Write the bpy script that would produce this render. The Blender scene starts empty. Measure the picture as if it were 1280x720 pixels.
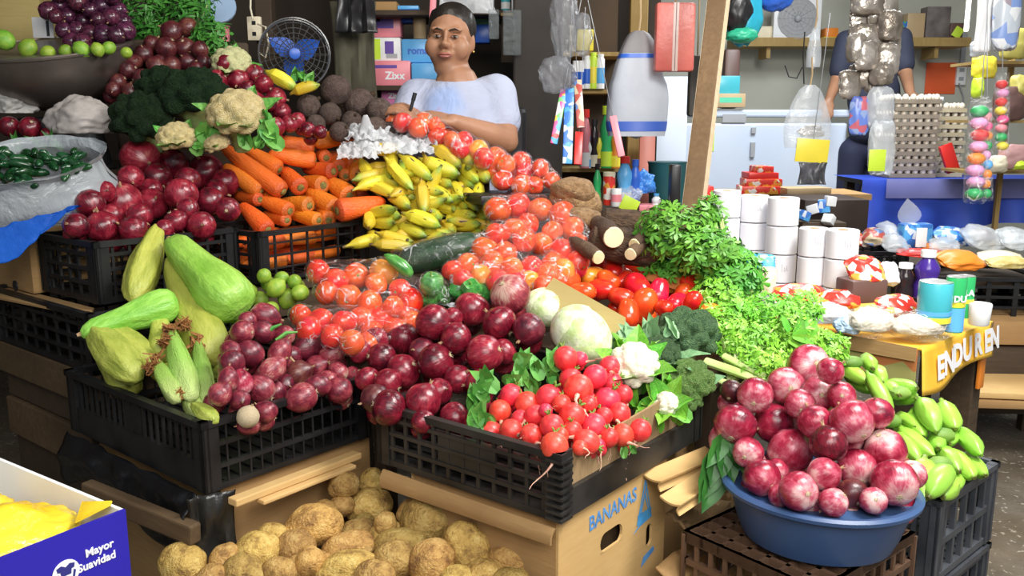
import bpy, bmesh, math, random
import numpy as np
from mathutils import Vector, Matrix, Quaternion, noise
random.seed(7)
S = bpy.context.scene
COL = S.collection
# ---------------------------------------------------------------- camera
CAMZ, PITCH, FPX = 1.25, 0.1885, 1100.0
cd = bpy.data.cameras.new('camera'); cam = bpy.data.objects.new('camera', cd); COL.objects.link(cam)
cam.location = (0, 0, CAMZ); cam.rotation_euler = (math.pi/2-PITCH, 0, 0)
cd.sensor_width = 36; cd.lens = 36*FPX/1280; cd.clip_start = 0.02; cd.clip_end = 60
S.camera = cam
# ---------------------------------------------------------------- world, lights, exposure
W = bpy.data.worlds.new('world'); S.world = W; W.use_nodes = True
W.node_tree.nodes['Background'].inputs[0].default_value = (0.80, 0.90, 1.0, 1)
W.node_tree.nodes['Background'].inputs[1].default_value = 0.20
def area(name, loc, tgt, sx, sy, power, col):
    l = bpy.data.lights.new(name, 'AREA'); l.shape = 'RECTANGLE'; l.size = sx; l.size_y = sy
    l.energy = power; l.color = col
    o = bpy.data.objects.new(name, l); COL.objects.link(o); o.location = loc
    o.rotation_euler = (Vector(tgt)-Vector(loc)).to_track_quat('-Z', 'Y').to_euler()
    return o
area('skylight_over_counter', (1.35, 1.50, 2.6), (0.75, 2.15, 0.6), 0.9, 0.9, 58, (1.0, 0.98, 0.93))
area('street_daylight', (0.5, -0.7, 2.5), (0.1, 2.0, 0.6), 2.4, 1.3, 62, (1.0, 0.97, 0.92))
area('shop_fill_light', (1.9, 4.6, 2.75), (1.9, 4.8, 0.5), 1.4, 1.0, 58, (0.93, 0.98, 1.0))  # added fill light for the rear shop, no fixture seen
area('stall_fill_light', (-0.35, 2.75, 2.65), (-0.35, 3.0, 0.8), 0.4, 0.4, 4, (1.0, 0.93, 0.82))  # added fill light over the vendor, no fixture seen
vs = S.view_settings
vs.view_transform = 'Standard'; vs.look = 'None'; vs.gamma = 1; vs.use_curve_mapping = False
vs.exposure = 0.62
# ---------------------------------------------------------------- maths helpers
CP, SP = math.cos(PITCH), math.sin(PITCH)
def P(u, v, d):
    a = (u-640)/FPX; b = (360-v)/FPX
    return Vector((a*d, (CP+b*SP)*d, CAMZ+(-SP+b*CP)*d))
def PZ(u, v, z):
    b = (360-v)/FPX
    return P(u, v, (z-CAMZ)/(-SP+b*CP))
def fx(uvs, fn): return [P(u, v, fn(u, v)) for u, v in uvs]
R_ = lambda a: math.radians(a)
def rz(a): return Matrix.Rotation(R_(a), 4, 'Z')
def TR(loc, ang=0): return Matrix.Translation(Vector(loc)) @ rz(ang)
def frame(o, x, up=(0, 0, 1)):
    x = Vector(x).normalized(); up = Vector(up)
    y = up.cross(x)
    if y.length < 1e-5: y = Vector((0, 1, 0)).cross(x)
    y.normalize(); z = x.cross(y)
    m = Matrix((x, y, z)).transposed().to_4x4(); m.translation = Vector(o); return m
# ---------------------------------------------------------------- mesh builder
class MB:
    def __init__(s): s.v = []; s.f = []; s.m = []
    def add(s, vs, fs, M=None, mi=0):
        n = len(s.v)
        s.v += [tuple(M @ Vector(p)) for p in vs] if M is not None else [tuple(p) for p in vs]
        s.f += [tuple(i+n for i in f) for f in fs]; s.m += [mi]*len(fs); return s
    def box(s, x0, x1, y0, y1, z0, z1, M=None, mi=0):
        vs = [(x, y, z) for x in (x0, x1) for y in (y0, y1) for z in (z0, z1)]
        return s.add(vs, [(0, 1, 3, 2), (4, 6, 7, 5), (0, 4, 5, 1), (2, 3, 7, 6), (0, 2, 6, 4), (1, 5, 7, 3)], M, mi)
    def cbox(s, sx, sy, sz, b=.004, M=None, mi=0):
        bm = bmesh.new(); bmesh.ops.create_cube(bm, size=1)
        for q in bm.verts: q.co = Vector((q.co.x*sx, q.co.y*sy, q.co.z*sz))
        bmesh.ops.bevel(bm, geom=bm.edges[:], offset=b, segments=2, affect='EDGES', profile=.5)
        bm.verts.index_update()
        s.add([q.co.copy() for q in bm.verts], [[q.index for q in f.verts] for f in bm.faces], M, mi); bm.free(); return s
    def tube(s, pts, rads, n=8, M=None, mi=0, cap=True, flat=1.0):
        pts = [Vector(p) for p in pts]
        if not hasattr(rads, '__len__'): rads = [rads]*len(pts)
        vs = []; fs = []; up = None
        for i, p in enumerate(pts):
            t = (pts[min(i+1, len(pts)-1)]-pts[max(i-1, 0)]).normalized()
            if up is None:
                up = t.orthogonal().normalized() if abs(t.z) > .95 else Vector((0, 0, 1))
            y = up.cross(t); y.normalize(); z = t.cross(y); up = z
            for k in range(n):
                a = 2*math.pi*k/n
                vs.append(p+(y*math.cos(a)+z*math.sin(a)*flat)*rads[i])
        for i in range(len(pts)-1):
            for k in range(n):
                fs.append((i*n+k, i*n+(k+1) % n, (i+1)*n+(k+1) % n, (i+1)*n+k))
        if cap:
            fs.append(tuple(range(n-1, -1, -1))); fs.append(tuple((len(pts)-1)*n+k for k in range(n)))
        return s.add(vs, fs, M, mi)
    def lathe(s, prof, n=16, M=None, mi=0, fn=None):
        vs = []; fs = []
        for i, (r, z) in enumerate(prof):
            for k in range(n):
                a = 2*math.pi*k/n; q = r*(fn(a, i/(len(prof)-1)) if fn else 1)
                vs.append((q*math.cos(a), q*math.sin(a), z))
        for i in range(len(prof)-1):
            for k in range(n):
                fs.append((i*n+k, i*n+(k+1) % n, (i+1)*n+(k+1) % n, (i+1)*n+k))
        if prof[0][0] > 1e-6: fs.append(tuple(range(n-1, -1, -1)))
        if prof[-1][0] > 1e-6: fs.append(tuple((len(prof)-1)*n+k for k in range(n)))
        return s.add(vs, fs, M, mi)
    def sphere(s, c, r, n=12, sc=(1, 1, 1), M=None, mi=0):
        m = n//2+1
        prof = [(r*math.sin(math.pi*i/m), -r*math.cos(math.pi*i/m)) for i in range(m+1)]
        MM = Matrix.Translation(Vector(c)) @ Matrix.Diagonal((*sc, 1))
        return s.lathe(prof, n, (M @ MM) if M is not None else MM, mi)
    def sheet(s, fn, nu, nv, M=None, mi=0):
        vs = [fn(i/nu, j/nv) for i in range(nu+1) for j in range(nv+1)]
        fs = [(i*(nv+1)+j, (i+1)*(nv+1)+j, (i+1)*(nv+1)+j+1, i*(nv+1)+j+1) for i in range(nu) for j in range(nv)]
        return s.add(vs, fs, M, mi)
    def prism(s, poly, z0, z1, M=None, mi=0):
        n = len(poly); vs = [(x, y, z0) for x, y in poly]+[(x, y, z1) for x, y in poly]
        fs = [tuple(range(n-1, -1, -1)), tuple(range(n, 2*n))]+[(i, (i+1) % n, n+(i+1) % n, n+i) for i in range(n)]
        return s.add(vs, fs, M, mi)
    def leaf(s, M, L=1, w=.4, curl=.3, fold=.15, n=5, mi=0, wav=0):
        vs = []; fs = []
        for i in range(n+1):
            t = i/n; ww = w*math.sin(math.pi*min(1, .06+.94*t)**.75)*.5 + .004*w
            zz = -curl*t*t*L; q = wav*math.sin(i*2.6)*L
            vs += [(t*L, -ww*L, zz+fold*ww*L+q), (t*L, 0, zz), (t*L, ww*L, zz+fold*ww*L-q)]
        for i in range(n):
            a = i*3
            fs += [(a, a+3, a+4, a+1), (a+1, a+4, a+5, a+2)]
        return s.add(vs, fs, M, mi)
    def mesh(s, name, mats, smooth=True):
        me = bpy.data.meshes.new(name); me.from_pydata(s.v, [], s.f)
        for m in (mats if isinstance(mats, (list, tuple)) else [mats]): me.materials.append(m)
        if any(s.m): me.polygons.foreach_set('material_index', s.m)
        bm = bmesh.new(); bm.from_mesh(me)
        bmesh.ops.remove_doubles(bm, verts=bm.verts, dist=1e-6)
        bmesh.ops.recalc_face_normals(bm, faces=bm.faces)
        for e in bm.edges:
            if len(e.link_faces) == 2 and e.calc_face_angle(0) > .75: e.smooth = False
        bm.to_mesh(me); bm.free()
        me.polygons.foreach_set('use_smooth', [smooth]*len(me.polygons)); me.update(); return me
    def build(s, name, mats, parent=None, smooth=True, M=None): return new(name, s.mesh(name, mats, smooth), parent, M)
def new(name, me, parent=None, M=None):
    o = bpy.data.objects.new(name, me); COL.objects.link(o)
    if parent: o.parent = parent
    if M is not None: o.matrix_local = M
    return o
def tag(o, label, cat, group=None):
    o['label'] = label; o['category'] = cat
    if group: o['group'] = group
    return o
def thing(name, label, cat, M=None, group=None):
    o = bpy.data.objects.new(name, None); COL.objects.link(o); o.empty_display_size = .05
    if M is not None: o.matrix_local = M
    return tag(o, label, cat, group)
def struct(o): o['kind'] = 'structure'; return o
def stuff(o): o['kind'] = 'stuff'; return o
def displace(me, fn):
    co = np.empty(len(me.vertices)*3); me.vertices.foreach_get('co', co); co = co.reshape(-1, 3)
    out = [fn(Vector(c)) for c in co]
    me.vertices.foreach_set('co', np.array([tuple(o) for o in out]).ravel()); me.update(); return me
def ico(sub, name, mat):
    bm = bmesh.new(); bmesh.ops.create_icosphere(bm, subdivisions=sub, radius=1)
    me = bpy.data.meshes.new(name); bm.to_mesh(me); bm.free(); me.materials.append(mat)
    me.polygons.foreach_set('use_smooth', [True]*len(me.polygons)); return me
_tc = {}
def text_mesh(t, size, mat, bold=0.0, shear=0, ext=.0004):
    k = (t, size, mat.name, bold)
    if k in _tc: return _tc[k]
    c = bpy.data.curves.new('lettering', 'FONT'); c.body = t; c.size = size; c.offset = bold; c.shear = shear
    c.extrude = ext; c.align_x = 'CENTER'; c.align_y = 'CENTER'; c.resolution_u = 3
    o = bpy.data.objects.new('lettering', c); COL.objects.link(o)
    dg = bpy.context.evaluated_depsgraph_get(); me = bpy.data.meshes.new_from_object(o.evaluated_get(dg))
    me.materials.clear(); me.materials.append(mat)
    bpy.data.objects.remove(o); bpy.data.curves.remove(c); _tc[k] = me; return me
def face_M(o, right, up=(0, 0, 1)):
    "matrix whose x is right, y is up (for lettering)"
    x = Vector(right).normalized(); u = Vector(up); z = x.cross(u).normalized(); y = z.cross(x)
    m = Matrix((x, y, z)).transposed().to_4x4(); m.translation = Vector(o); return m
def remeshed(mb, name, mat, vox=.01, smooth=6, fac=.6):
    me = mb.mesh(name, mat); o = bpy.data.objects.new(name, me); COL.objects.link(o)
    r = o.modifiers.new('r', 'REMESH'); r.mode = 'VOXEL'; r.voxel_size = vox
    q = o.modifiers.new('s', 'SMOOTH'); q.iterations = smooth; q.factor = fac
    dg = bpy.context.evaluated_depsgraph_get(); m2 = bpy.data.meshes.new_from_object(o.evaluated_get(dg))
    bpy.data.objects.remove(o); m2.materials.clear(); m2.materials.append(mat)
    m2.polygons.foreach_set('use_smooth', [True]*len(m2.polygons)); return m2
# ---------------------------------------------------------------- material helpers
class NT:
    def __init__(s, name):
        s.mat = bpy.data.materials.new(name); s.mat.use_nodes = True; s.t = s.mat.node_tree
        s.b = s.t.nodes['Principled BSDF']; s.out = s.t.nodes['Material Output']
        s.tc = s.n('ShaderNodeTexCoord'); s.oi = s.n('ShaderNodeObjectInfo')
    def n(s, k, **kw):
        x = s.t.nodes.new(k)
        for a, v in kw.items(): setattr(x, a, v)
        return x
    def l(s, a, b): s.t.links.new(a, b)
    def set(s, **kw):
        for k, v in kw.items():
            s.b.inputs[k.replace('_', ' ')].default_value = (*v, 1) if isinstance(v, tuple) and len(v) == 3 else v
    def math(s, op, a, b=0, c=None):
        x = s.n('ShaderNodeMath', operation=op)
        for i, q in enumerate((a, b) if c is None else (a, b, c)):
            if isinstance(q, (int, float)): x.inputs[i].default_value = q
            else: s.l(q, x.inputs[i])
        return x.outputs[0]
    def noise(s, scale, detail=4, vec=None, rough=.55, dist=0):
        x = s.n('ShaderNodeTexNoise'); x.inputs['Scale'].default_value = scale; x.inputs['Detail'].default_value = detail
        x.inputs['Roughness'].default_value = rough; x.inputs['Distortion'].default_value = dist
        s.l(vec if vec is not None else s.ovec(), x.inputs['Vector']); return x.outputs[0]
    def ovec(s):
        if not hasattr(s, '_ov'):
            m = s.n('ShaderNodeVectorMath', operation='ADD'); c = s.n('ShaderNodeCombineXYZ')
            r = s.math('MULTIPLY', s.oi.outputs['Random'], 37.0)
            for i in range(3): s.l(r, c.inputs[i])
            s.l(s.tc.outputs['Object'], m.inputs[0]); s.l(c.outputs[0], m.inputs[1]); s._ov = m.outputs[0]
        return s._ov
    def ramp(s, fac, stops, interp='LINEAR'):
        x = s.n('ShaderNodeValToRGB'); r = x.color_ramp; r.interpolation = interp
        while len(r.elements) < len(stops): r.elements.new(.5)
        for e, (p, c) in zip(r.elements, stops): e.position = p; e.color = (*c, 1)
        s.l(fac, x.inputs[0]); return x.outputs[0]
    def mix(s, fac, a, b, mode='MIX'):
        x = s.n('ShaderNodeMix', data_type='RGBA', blend_type=mode)
        for i, q in ((0, fac), (6, a), (7, b)):
            if isinstance(q, (int, float)): x.inputs[i].default_value = q
            elif isinstance(q, tuple): x.inputs[i].default_value = (*q, 1)
            else: s.l(q, x.inputs[i])
        return x.outputs[2]
    def vary(s, col, amt=.25, hue=.015, sat=.0):
        h = s.n('ShaderNodeHueSaturation'); s.l(col, h.inputs['Color'])
        s.l(s.math('MULTIPLY_ADD', s.oi.outputs['Random'], 2*amt, 1-amt), h.inputs['Value'])
        r2 = s.math('FRACT', s.math('MULTIPLY', s.oi.outputs['Random'], 7.31))
        s.l(s.math('MULTIPLY_ADD', r2, 2*hue, .5-hue), h.inputs['Hue']); return h.outputs[0]
    def color(s, c): s.l(c, s.b.inputs['Base Color']); return s
    def bump(s, h, strength=.3, dist=.002):
        x = s.n('ShaderNodeBump'); x.inputs['Strength'].default_value = strength; x.inputs['Distance'].default_value = dist
        s.l(h, x.inputs['Height']); s.l(x.outputs[0], s.b.inputs['Normal']); return s
_mc = {}
def pm(name, c1, c2=None, scale=8, rough=.5, bump=0, bscale=None, vary=0, hue=.01, bdist=.003, detail=4, metal=0, spec=.5, coat=0, lo=.35, hi=.65):
    if name in _mc: return _mc[name]
    s = NT(name); s.set(Roughness=rough, Metallic=metal, Specular_IOR_Level=spec, Coat_Weight=coat, Coat_Roughness=.12)
    if c2 is None and not vary: s.b.inputs['Base Color'].default_value = (*c1, 1)
    else:
        c = s.ramp(s.noise(scale, detail), [(lo, c1), (hi, c2 or c1)])
        s.color(s.vary(c, vary, hue) if vary else c)
    if bump: s.bump(s.noise(bscale or scale*3, 5), bump, bdist)
    _mc[name] = s.mat; return s.mat
def film(name, tint=(1, 1, 1), alpha=.25, rough=.08, bs=14, bstr=.6, bd=.01, crease_glint=0):
    "thin plastic film: see-through with a glossy wrinkled sheen and a little milkiness"
    s = NT(name); s.t.nodes.remove(s.b)
    tr = s.n('ShaderNodeBsdfTransparent'); tr.inputs[0].default_value = (*[min(1, .75+.25*c) for c in tint], 1)
    gl = s.n('ShaderNodeBsdfGlossy'); gl.inputs['Roughness'].default_value = rough; gl.inputs[0].default_value = (1, 1, 1, 1)
    df = s.n('ShaderNodeBsdfDiffuse'); df.inputs[0].default_value = (*tint, 1)
    bp = s.n('ShaderNodeBump'); bp.inputs['Strength'].default_value = bstr; bp.inputs['Distance'].default_value = bd
    nz = s.noise(bs, 6, rough=.6, dist=.8); s.l(nz, bp.inputs['Height'])
    s.l(bp.outputs[0], gl.inputs['Normal']); s.l(bp.outputs[0], df.inputs['Normal'])
    fr = s.n('ShaderNodeLayerWeight'); s.l(bp.outputs[0], fr.inputs['Normal'])
    m1 = s.n('ShaderNodeMixShader'); m1.inputs[0].default_value = alpha; s.l(tr.outputs[0], m1.inputs[1]); s.l(df.outputs[0], m1.inputs[2])
    if crease_glint:
        cr = s.ramp(s.noise(8, 2, None, .5, 2.2), [(.478, (0, 0, 0)), (.5, (1, 1, 1)), (.522, (0, 0, 0))]); br = s.ramp(s.noise(30, 2), [(.42, (0, 0, 0)), (.6, (1, 1, 1))])  # whitish crease lines, painted in diffuse to pass for wrinkle glints
        s.l(s.math('MULTIPLY_ADD', s.math('MULTIPLY', cr, br), crease_glint, alpha), m1.inputs[0])
    m2 = s.n('ShaderNodeMixShader'); s.l(s.math('MULTIPLY_ADD', s.math('POWER', fr.outputs['Facing'], 4.5), .38, .035), m2.inputs[0])
    s.l(m1.outputs[0], m2.inputs[1]); s.l(gl.outputs[0], m2.inputs[2]); s.l(m2.outputs[0], s.out.inputs[0]); return s.mat
# ---------------------------------------------------------------- produce materials
def onion_mat(name, stops, rough=.3, wht=.0, coat=.25, st=.45):
    s = NT(name); s.set(Roughness=rough, Coat_Weight=coat, Coat_Roughness=.2)
    sx = s.n('ShaderNodeSeparateXYZ'); s.l(s.tc.outputs['Object'], sx.inputs[0])
    ln = s.math('SQRT', s.math('ADD', s.math('MULTIPLY', sx.outputs[0], sx.outputs[0]), s.math('MULTIPLY', sx.outputs[1], sx.outputs[1])))
    ln = s.math('MAXIMUM', ln, .05)
    cb = s.n('ShaderNodeCombineXYZ'); s.l(s.math('DIVIDE', sx.outputs[0], ln), cb.inputs[0]); s.l(s.math('DIVIDE', sx.outputs[1], ln), cb.inputs[1])
    s.l(s.math('MULTIPLY_ADD', sx.outputs[2], .35, s.math('MULTIPLY', s.oi.outputs['Random'], 31)), cb.inputs[2])
    streak = s.noise(9, 3, cb.outputs[0]); big = s.noise(1.4, 3)
    f = s.math('ADD', s.math('MULTIPLY', streak, st), s.math('MULTIPLY', big, 1.2-st))
    f = s.math('ADD', f, s.math('MULTIPLY_ADD', s.oi.outputs['Random'], .22, -.21))
    if wht: f = s.math('ADD', f, s.math('MULTIPLY', s.math('MAXIMUM', s.math('MULTIPLY_ADD', sx.outputs[2], -1, -.15), 0), wht))
    s.color(s.ramp(f, stops)); s.bump(streak, .12, .02); return s.mat
M_on_dark = onion_mat('red_onion_skin', [(.30, (.050, .004, .010)), (.50, (.17, .007, .020)), (.68, (.34, .025, .045)), (.85, (.58, .20, .18))], .25)
M_on_pale = onion_mat('pink_onion_skin', [(.30, (.12, .006, .022)), (.52, (.32, .014, .042)), (.70, (.50, .09, .14)), (.92, (.74, .46, .44))], .26, .40, st=.25)
M_on_brown = onion_mat('dull_onion_skin', [(.28, (.028, .006, .009)), (.50, (.085, .012, .018)), (.68, (.16, .042, .032)), (.86, (.32, .20, .12))], .35)  # darkened a little to stand for the dim light at the top left
M_on_small = onion_mat('young_onion_skin', [(.28, (.05, .006, .014)), (.48, (.16, .012, .028)), (.66, (.34, .055, .07)), (.86, (.58, .38, .30))], .35, .2)
M_root = pm('dry_root', (.42, .31, .17), (.62, .52, .36), 20, .9, .5)
M_neck = pm('dry_onion_neck', (.28, .13, .07), (.52, .36, .2), 14, .8, .5)
def potato_mat():
    s = NT('potato_skin'); s.set(Roughness=.62)
    c = s.ramp(s.noise(1.6, 6, rough=.7), [(.33, (.21, .11, .03)), (.50, (.52, .32, .085)), (.68, (.70, .50, .17))])
    sp = s.ramp(s.noise(11, 3), [(.28, (.35, .3, .25)), (.42, (1, 1, 1))])
    s.color(s.vary(s.mix(.75, c, sp, 'MULTIPLY'), .2, .012)); s.bump(s.noise(9, 5), .45, .04); return s.mat
M_potato = potato_mat()
def axis_mat(name, stops, rough=.4, spots=None, bump=.15, bs=10, vary=.12, hue=.015, coat=0, wob=.12, ax=0):
    "colour runs along the local x axis from -.5 to .5"
    s = NT(name); s.set(Roughness=rough, Coat_Weight=coat, Coat_Roughness=.15)
    sx = s.n('ShaderNodeSeparateXYZ'); s.l(s.tc.outputs['Object'], sx.inputs[0])
    f = s.math('ADD', s.math('ADD', sx.outputs[ax], .5), s.math('MULTIPLY_ADD', s.noise(3, 3), 2*wob, -wob))
    c = s.ramp(f, stops)
    if spots:
        k = s.ramp(s.noise(spots[1], 2, rough=.4), [(spots[2], (0, 0, 0)), (spots[2]+.06, (1, 1, 1))])
        c = s.mix(k, c, spots[0])
    s.color(s.vary(c, vary, hue)); s.bump(s.noise(bs, 4), bump, .02); return s.mat
M_carrot = axis_mat('carrot_skin', [(0, (.80, .16, .012)), (.6, (.86, .21, .02)), (.9, (.80, .17, .015)), (1, (.55, .12, .02))], .42, None, .35, 13)
M_crown = pm('carrot_crown', (.10, .09, .02), (.30, .24, .06), 6, .8, .5)
M_plantain = axis_mat('plantain_skin', [(.02, (.10, .06, .015)), (.10, (.55, .42, .03)), (.40, (.72, .56, .035)), (.78, (.60, .52, .04)), (.90, (.30, .42, .05)), (.98, (.12, .14, .03))], .42, ((.10, .055, .02), 4.5, .66), .1, 6, .15, .02)
M_gbanana = axis_mat('green_banana_skin', [(.0, (.16, .24, .04)), (.08, (.24, .50, .05)), (.5, (.33, .64, .075)), (.93, (.27, .56, .06)), (1, (.09, .10, .02))], .36, None, .06, 5, .1, .012, .1)
M_radish = pm('radish_skin', (.70, .022, .035), (.85, .06, .06), 1.5, .38, .08, 5, .12, .01, .02, coat=.1)
M_tomato = pm('tomato_skin', (.72, .022, .012), (.80, .07, .015), 1.2, .22, 0, None, .12, .014, coat=.4)
M_tomato_b = pm('bagged_tomato_skin', (.76, .040, .012), (.84, .11, .018), 1.2, .25, 0, None, .1, .012, coat=.3)
M_tomato_o = pm('orange_tomato_skin', (.80, .20, .015), (.85, .34, .03), 1.2, .25, 0, None, .1, .01, coat=.3)
M_stem = pm('green_stem', (.10, .22, .03), (.22, .36, .06), 12, .6)
M_chayote = pm('chayote_skin', (.20, .46, .05), (.34, .62, .10), 3, .36, .3, 6, .1, .012, .04)
M_chayote_y = pm('ripe_chayote_skin', (.30, .36, .05), (.46, .50, .09), 3, .45, .3, 5, .1, .012, .04)
M_husk = axis_mat('corn_husk', [(0, (.26, .44, .07)), (.5, (.33, .56, .10)), (1, (.52, .62, .22))], .5, None, .5, 22)
M_silk = pm('corn_silk', (.16, .05, .015), (.36, .16, .04), 20, .8)
M_lime = pm('lime_peel', (.16, .34, .03), (.30, .44, .05), 2, .35, .2, 24, .15, .02, .02)
M_leaf = pm('bright_leaf', (.10, .36, .025), (.24, .58, .06), 9, .45, .3, 30, .15, .02)
M_parsley = pm('parsley_leaf', (.11, .38, .02), (.30, .66, .06), 14, .45, 0, None, .12, .012)
M_celery = pm('celery_leaf', (.05, .24, .02), (.16, .44, .045), 14, .45, 0, None, .12, .012)
M_herb = pm('dark_herb_leaf', (.012, .085, .012), (.05, .20, .03), 14, .5, 0, None, .1)
M_stalk = pm('celery_stalk', (.42, .58, .16), (.66, .76, .36), 6, .4, .25, 20)
M_radleaf = pm('radish_leaf', (.05, .24, .03), (.17, .44, .08), 10, .5, .3, 25, .15)
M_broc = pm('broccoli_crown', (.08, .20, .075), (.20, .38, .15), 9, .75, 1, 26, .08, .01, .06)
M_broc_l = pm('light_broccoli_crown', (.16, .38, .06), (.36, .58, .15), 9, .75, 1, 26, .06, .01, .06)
M_broc_d = pm('dim_broccoli_crown', (.010, .034, .011), (.030, .07, .024), 9, .85, 1, 26, .08, .01, .06, spec=.2)  # darker copy of the crown, dim light put into the colour
M_brocstalk = pm('broccoli_stalk', (.28, .44, .14), (.42, .56, .22), 6, .5)
M_brocleaf = pm('broccoli_leaf', (.13, .30, .13), (.26, .44, .22), 6, .5, .3, 18)
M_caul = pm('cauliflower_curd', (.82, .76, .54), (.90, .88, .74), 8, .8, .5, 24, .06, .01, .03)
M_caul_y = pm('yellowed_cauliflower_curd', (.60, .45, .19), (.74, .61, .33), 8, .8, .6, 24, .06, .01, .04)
M_cabbage = pm('cabbage_leaf', (.50, .66, .26), (.84, .90, .68), 2.0, .4, .15, 5, .06, .01, .03)
M_beet = pm('beet_skin', (.055, .032, .026), (.12, .08, .065), 4, .7, .5, 12, .15, .01, .03)
M_root_d = pm('dark_root_bark', (.05, .026, .014), (.13, .075, .04), 7, .8, .9, 20, 0, .01, .02)
M_yam = pm('yam_skin', (.20, .11, .045), (.36, .22, .10), 6, .6, .6, 16, .1, .01, .02)
M_flesh = pm('cut_root_flesh', (.80, .66, .36), (.88, .78, .52), 8, .6)
M_aub = pm('cucumber_skin', (.012, .035, .015), (.03, .07, .03), 5, .35, .3, 14)
M_pepper = pm('green_pepper_skin', (.03, .20, .035), (.10, .36, .07), 3, .25, 0, None, .1, coat=.3)
M_chili = pm('green_chili_skin', (.004, .035, .012), (.015, .09, .025), 5, .22, 0, None, .3, .01, coat=.4)
M_grape = pm('dark_purple_onion', (.03, .006, .018), (.12, .025, .06), 3, .25, 0, None, .3, .03, coat=.3)  # bowl onions, also darkened in place of dimmer light
# ---------------------------------------------------------------- produce templates
class T:
    def __init__(s, name, cat, me, parts=()): s.name = name; s.cat = cat; s.me = me; s.parts = parts
def put(t, M, label, group=None, mat=None):
    o = new(t.name, t.me, None, M); tag(o, label, t.cat, group)
    if mat: o.material_slots[0].link = 'OBJECT'; o.material_slots[0].material = mat
    for nm, me in t.parts: new(nm, me, o)
    return o
def onion_t(name, mat, k, tall=1., neck=1.):
    rnd = random.Random(k); pr = []
    for i in range(13):
        t = i/12; a = math.pi*t
        r = math.sin(a)**.85; z = -math.cos(a)*.93*tall
        if t > .8: r = max(r*.92, .10*(1-t)/.2+.035); z = z+.12*tall*(t-.8)/.2*neck
        pr.append((r, z))
    pr[0] = (0, pr[0][1])
    me = MB().lathe(pr, 20).mesh('onion', mat)
    ox = rnd.random()*50
    displace(me, lambda c: c*(1+.05*noise.noise(c*1.1+Vector((ox, 3, 1)))+.012*math.sin(9*math.atan2(c.y, c.x)+ox)))
    z1 = pr[-1][1]
    nk = MB()
    for j in range(3):
        a = rnd.random()*6.3; nk.tube([(0, 0, z1-.12), (.02*math.cos(a), .02*math.sin(a), z1+.05), (.09*math.cos(a), .09*math.sin(a), z1+.16+.1*rnd.random()*neck)], [.11, .07, .02], 6)
    rt = MB().sphere((0, 0, -.93*tall), .13, 8, (1, 1, .35))
    for j in range(8):
        a = j*.8+rnd.random(); rt.tube([(.05*math.cos(a), .05*math.sin(a), -.93*tall), (.14*math.cos(a), .14*math.sin(a), -1.0*tall), (.2*math.cos(a+.4), .2*math.sin(a+.4), -1.02*tall)], [.014, .01, .004], 4)
    return T(name, 'onion', me, [('neck', nk.mesh('neck', M_neck)), ('root_tuft', rt.mesh('root_tuft', M_root))])
ON_D = [onion_t('red_onion', M_on_dark, i, 1-.06*(i % 3)) for i in range(4)]
ON_P = [onion_t('pink_onion', M_on_pale, 10+i, .98-.05*(i % 3)) for i in range(4)]
ON_B = [onion_t('dull_red_onion', M_on_brown, 20+i) for i in range(3)]
ON_S = [onion_t('young_onion', M_on_small, 30+i, 1.0+.12*i, 1.6) for i in range(3)]
def potato_t(k):
    ox = Vector((k*9.1, k*3.3, 1)); me = ico(4, 'potato', M_potato)
    displace(me, lambda c: Vector((c.x*1.0, c.y*.78, c.z*.70))*(1+.16*noise.noise(c*.9+ox)+.05*noise.noise(c*2.3+ox)-.05*max(0, noise.noise(c*3.1-ox)-.35)))
    return T('potato', 'potato', me)
PO = [potato_t(k) for k in range(5)]
def radish_t(k):
    rnd = random.Random(k)
    pr = [(math.sin(math.pi*i/10)**.9*(1 if i < 8 else 1), -math.cos(math.pi*i/10)) for i in range(11)]
    pr[0] = (0, -1.12)
    me = MB().lathe(pr, 16).mesh('radish', M_radish)
    r = MB(); pts = [(0, 0, -1.0)]; d = Vector((rnd.uniform(-.4, .4), rnd.uniform(-.4, .4), -1))
    for j in range(6):
        d += Vector((rnd.uniform(-.7, .7), rnd.uniform(-.7, .7), rnd.uniform(-.4, .3))); d.normalize(); pts.append(Vector(pts[-1])+d*.48)
    r.tube(pts, [.18, .09, .065, .05, .04, .028, .016], 6)
    for q in range(2):
        i = rnd.randrange(1, 4); p = Vector(pts[i]); e = p+Vector((rnd.uniform(-.6, .6), rnd.uniform(-.6, .6), -.3)); r.tube([p, e], [.022, .008], 4)
    s = MB()
    for j in range(4):
        a = j*1.57+rnd.random(); s.tube([(0, 0, .9), (.12*math.cos(a), .12*math.sin(a), 1.15), (.3*math.cos(a), .3*math.sin(a), 1.35)], [.1, .075, .05], 6)
    return T('radish', 'radish', me, [('taproot', r.mesh('taproot', M_rroot)), ('leaf_stub', s.mesh('leaf_stub', M_stem))])
M_rroot = pm('radish_taproot', (.72, .30, .22), (.80, .58, .42), 5, .6)
RA = [radish_t(40+k) for k in range(5)]
def axis_shape(name, prof, mat, n=14, bend=0, fn=None, sect=None):
    "lathe about x; prof (t, r) with t -.5..... .5; bend curves towards +z"
    vs = []; fs = []; m = len(prof)
    for i, (t, r) in enumerate(prof):
        for k in range(n):
            a = 2*math.pi*k/n; q = r*(fn(a, t) if fn else 1)
            vs.append((t, q*math.cos(a), q*math.sin(a)))
    for i in range(m-1):
        for k in range(n): fs.append((i*n+k, i*n+(k+1) % n, (i+1)*n+(k+1) % n, (i+1)*n+k))
    fs.append(tuple(range(n-1, -1, -1))); fs.append(tuple((m-1)*n+k for k in range(n)))
    return MB().add(vs, fs).mesh(name, mat)
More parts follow.
